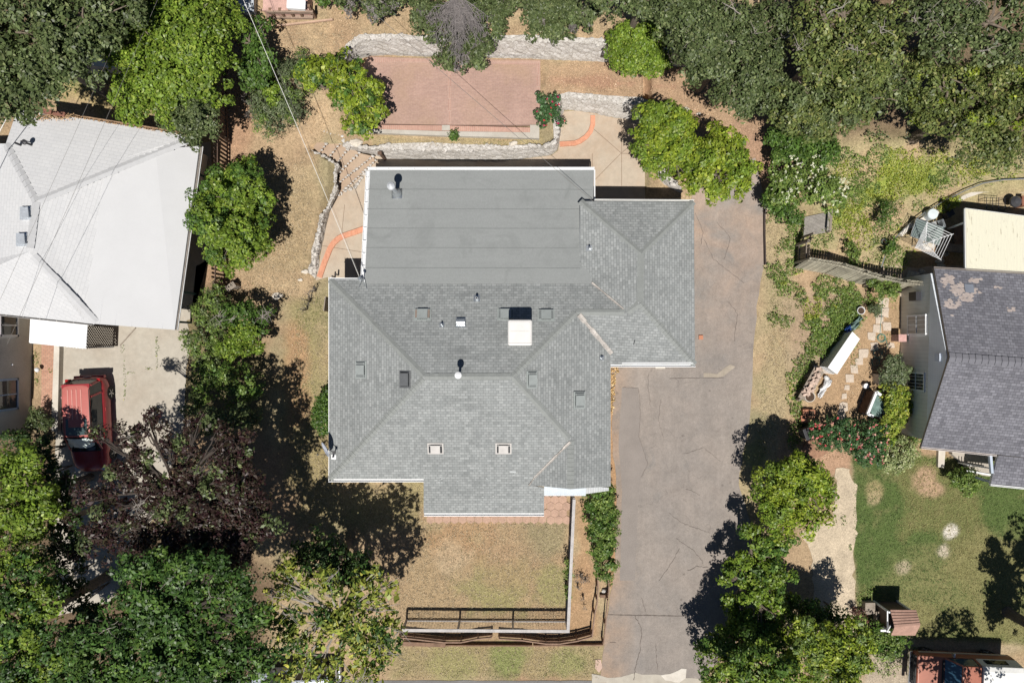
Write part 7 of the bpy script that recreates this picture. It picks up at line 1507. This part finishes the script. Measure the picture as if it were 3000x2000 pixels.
# low ground cover
cover_stuff('ivy', 'patchy ivy and weeds spread over the sloping ground right of the driveway', [(2330,700,26,80),(2290,720,26,34),(2280,800,38,40),(2320,790,30,30),(2300,840,36,26),(2260,930,24,26),(2300,940,24,20),(2400,860,48,36),(2450,840,60,40),(2500,850,55,45),(2440,910,60,45),(2500,910,45,50),(2400,960,50,45),(2450,960,60,50),(2380,1010,45,45),(2430,1030,40,50),(2350,1060,30,50),(2330,1120,30,50),(2330,1180,28,50),(2350,1240,26,40),(2345,870,24,28),(2380,940,20,18),(2320,1280,24,40),(2540,880,24,24),(2470,900,90,60),(2440,980,70,60),(2400,920,50,50),(2270,620,30,30)], 'ivy', .09, 380, .2, 'yellowgreen', .28)
cover_stuff('weeds', 'bright yellow-green weeds over the dry clearing below the oaks', [(2620,470,70,45),(2700,500,70,50),(2560,560,70,50),(2500,600,40,50),(2660,560,60,40),(2480,500,50,30),(2760,500,50,60),(2840,500,60,40),(2940,510,50,20),(2470,640,30,50),(2540,660,26,24),(2580,760,20,16),(2540,770,20,16),(2490,690,22,20),(2620,660,20,20),(2690,600,30,20),(2550,500,110,70),(2680,540,110,60),(2480,620,60,70),(2800,510,90,40),(2400,700,40,40),(2560,680,70,60),(2620,760,60,40)], 'yellowgreen', .085, 230, .14, 'ivy', .42)
cover_stuff('undergrowth', 'dark undergrowth beneath the oaks at the upper right', [(2440,450,60,30),(2830,470,60,40),(2950,460,80,40),(2680,400,50,20),(2560,400,40,20)], 'oak', .12, 160, .3, 'ivy', .4)
cover_stuff('weeds', 'thin green weeds on the grass below the bright tree at the upper left', [(230,190,60,30),(340,240,50,40),(260,250,50,20),(400,320,30,20),(180,240,40,30)], 'ivy', .08, 120, .08)
cover_stuff('weeds', 'weeds growing along the cracks of the concrete driveway', [(461,1010,6,34),(461,1060,5,30),(360,1020,6,14),(366,1120,4,60),(107,1050,10,24),(160,1035,6,12),(152,1090,10,14),(435,1080,16,5),(385,1092,18,4),(108,1110,8,20)], 'ivy', .06, 260, .06, 'yellow', .5)
cover_stuff('undergrowth', 'dark undergrowth beneath the trees at the lower left', [(80,1600,90,120),(60,1400,70,80),(300,1900,150,80),(600,1650,160,80),(700,1850,120,150),(560,1900,100,90)], 'dark', .13, 110, .25)
cover_stuff('weeds', 'green weeds around the foot of the little shed and the gravel path end', [(2530,1740,22,14),(2555,1730,18,12),(2520,1755,12,12),(2620,1920,60,28),(2590,1960,40,28),(2540,1950,20,24),(2690,1900,40,8),(2470,1520,8,20),(2490,1600,6,16),(2560,1735,18,14)], 'ivy', .08, 200, .12)
cover_stuff('weeds', 'small green weeds scattered by the side yard stepping stones', [(2590,870,24,40),(2620,900,14,30),(2600,985,30,18),(2500,1050,20,40),(2440,1210,40,10),(2700,1350,60,14),(2860,540,50,12)], 'ivy', .06, 130, .06)
cover_stuff('straw', 'dry yellow straw stalks along the house wall beside the driveway', [(1802,1080,12,16),(1796,1110,9,20),(1795,1150,6,26),(1792,1200,4,30),(1800,1430,6,8)], 'straw', .13, 420, .12)
T('shrub', 'thin leafless dead shrub on the dry grass beside the lower curved wall', [(900,880,22),(915,850,16),(890,905,12)], .6, 'grey', .08, 130, trunk=False, clump=.2, loose=.6, asp=.2)
PAL['litter'] = ((.55,.40,.26),(.38,.26,.16),(.68,.54,.38))
cover_stuff('fallen_leaves', 'dry fallen leaves littering the dirt path and the back yard', [(1700,230,110,50),(1850,270,110,40),(2000,300,100,60),(2120,360,80,80),(1650,380,8,20),(930,340,50,60),(800,700,90,90),(780,900,60,90),(860,1000,40,80),(1240,60,60,30),(1560,110,60,10),(1000,60,90,40),(2280,1000,30,100),(2280,700,20,60),(2520,1150,60,80),(2600,950,30,60),(2440,1330,60,20),(2480,700,60,60),(2600,650,60,60),(2450,860,60,40),(690,480,30,60)], 'litter', .055, 120, .02, thin=.3)
cover_stuff('fallen_leaves', 'small leaves and grit scattered on the driveway', [(2000,1300,180,250),(1960,1700,130,200),(2140,760,90,160)], 'litter', .03, 3, .005, thin=0)
# lawn and dry grass as short blades
def turf():
    n = 210000; X = rng.uniform(-27, 27, n); Y = rng.uniform(-18, 18, n)
    def ins(poly, z=0, m=0): return sdist(X, Y, W(poly, z)) > m
    lawn = ins([(2495,1335),(2520,1352),(2640,1350),(2700,1335),(3100,1400),(3100,1900),(2900,1880),(2640,1870),(2520,1790),(2507,1700),(2500,1450)]) 
    dry = ins([(970,1420),(1240,1420),(1240,1525),(1660,1525),(1655,1830),(1180,1830),(880,1600),(850,1400),(870,870),(960,870)]) | ins([(1180,1895),(1760,1895),(1750,1985),(1150,1985)]) | ins([(690,560),(900,470),(930,600),(900,800),(870,870),(700,860)]) | ins([(1090,408),(1570,412),(1580,426),(1095,430)], 1.0) | ins([(2245,620),(2330,620),(2320,900),(2300,1250),(2200,1400),(2225,1200),(2245,900)]) | ins([(820,90),(1560,95),(1560,110),(1100,105),(1000,160),(820,150)], 2.2)
    for nm, lab, mk, pal, k in (('grass','short green lawn grass on the right',lawn,'ivy',1),('dry_grass','short dry straw coloured grass around the central house',dry,'straw',1)):
        x, y = X[mk], Y[mk]; m = len(x); x = np.repeat(x, 3)+rng.normal(size=m*3)*.05; y = np.repeat(y, 3)+rng.normal(size=m*3)*.05; m = len(x)
        C = np.stack([x, y, G(x, y)+.025+.03*rng.random(m)], 1); Nn = rng.normal(size=(m, 3)); Nn[:, 2] = np.abs(Nn[:, 2])+.3; L = rng.uniform(.05, .11, m)
        if pal == 'ivy': g = fbm(x, y, 2.4, 91)[:, None]; c = np.where(rng.random((m, 1)) < smooth(.45, .68, g), (.30,.27,.11), (.11,.17,.045))*rng.uniform(.6, 1.35, (m, 1))
        else: g = fbm(x, y, 2.6, 31)[:, None]; c = np.where(rng.random((m, 1)) < smooth(.5, .72, g)*.7, (.24,.26,.09), (.54,.44,.29))*rng.uniform(.5, 1.25, (m, 1))
        o = leaves_mesh(nm, C, Nn, L, L*.22, c, mat=TURF); setp(o, lab, 'grass', kind='stuff')
m_, nt_, n_, l_, b_ = newmat('grass_blade'); a_ = n_.new('ShaderNodeAttribute'); a_.attribute_name = 'Col'; l_.new(a_.outputs['Color'], b_.inputs['Base Color']); b_.inputs['Roughness'].default_value = .8; TURF = m_
turf()
print('LEAVES', NLEAF, 'OBJECTS', len(bpy.data.objects))
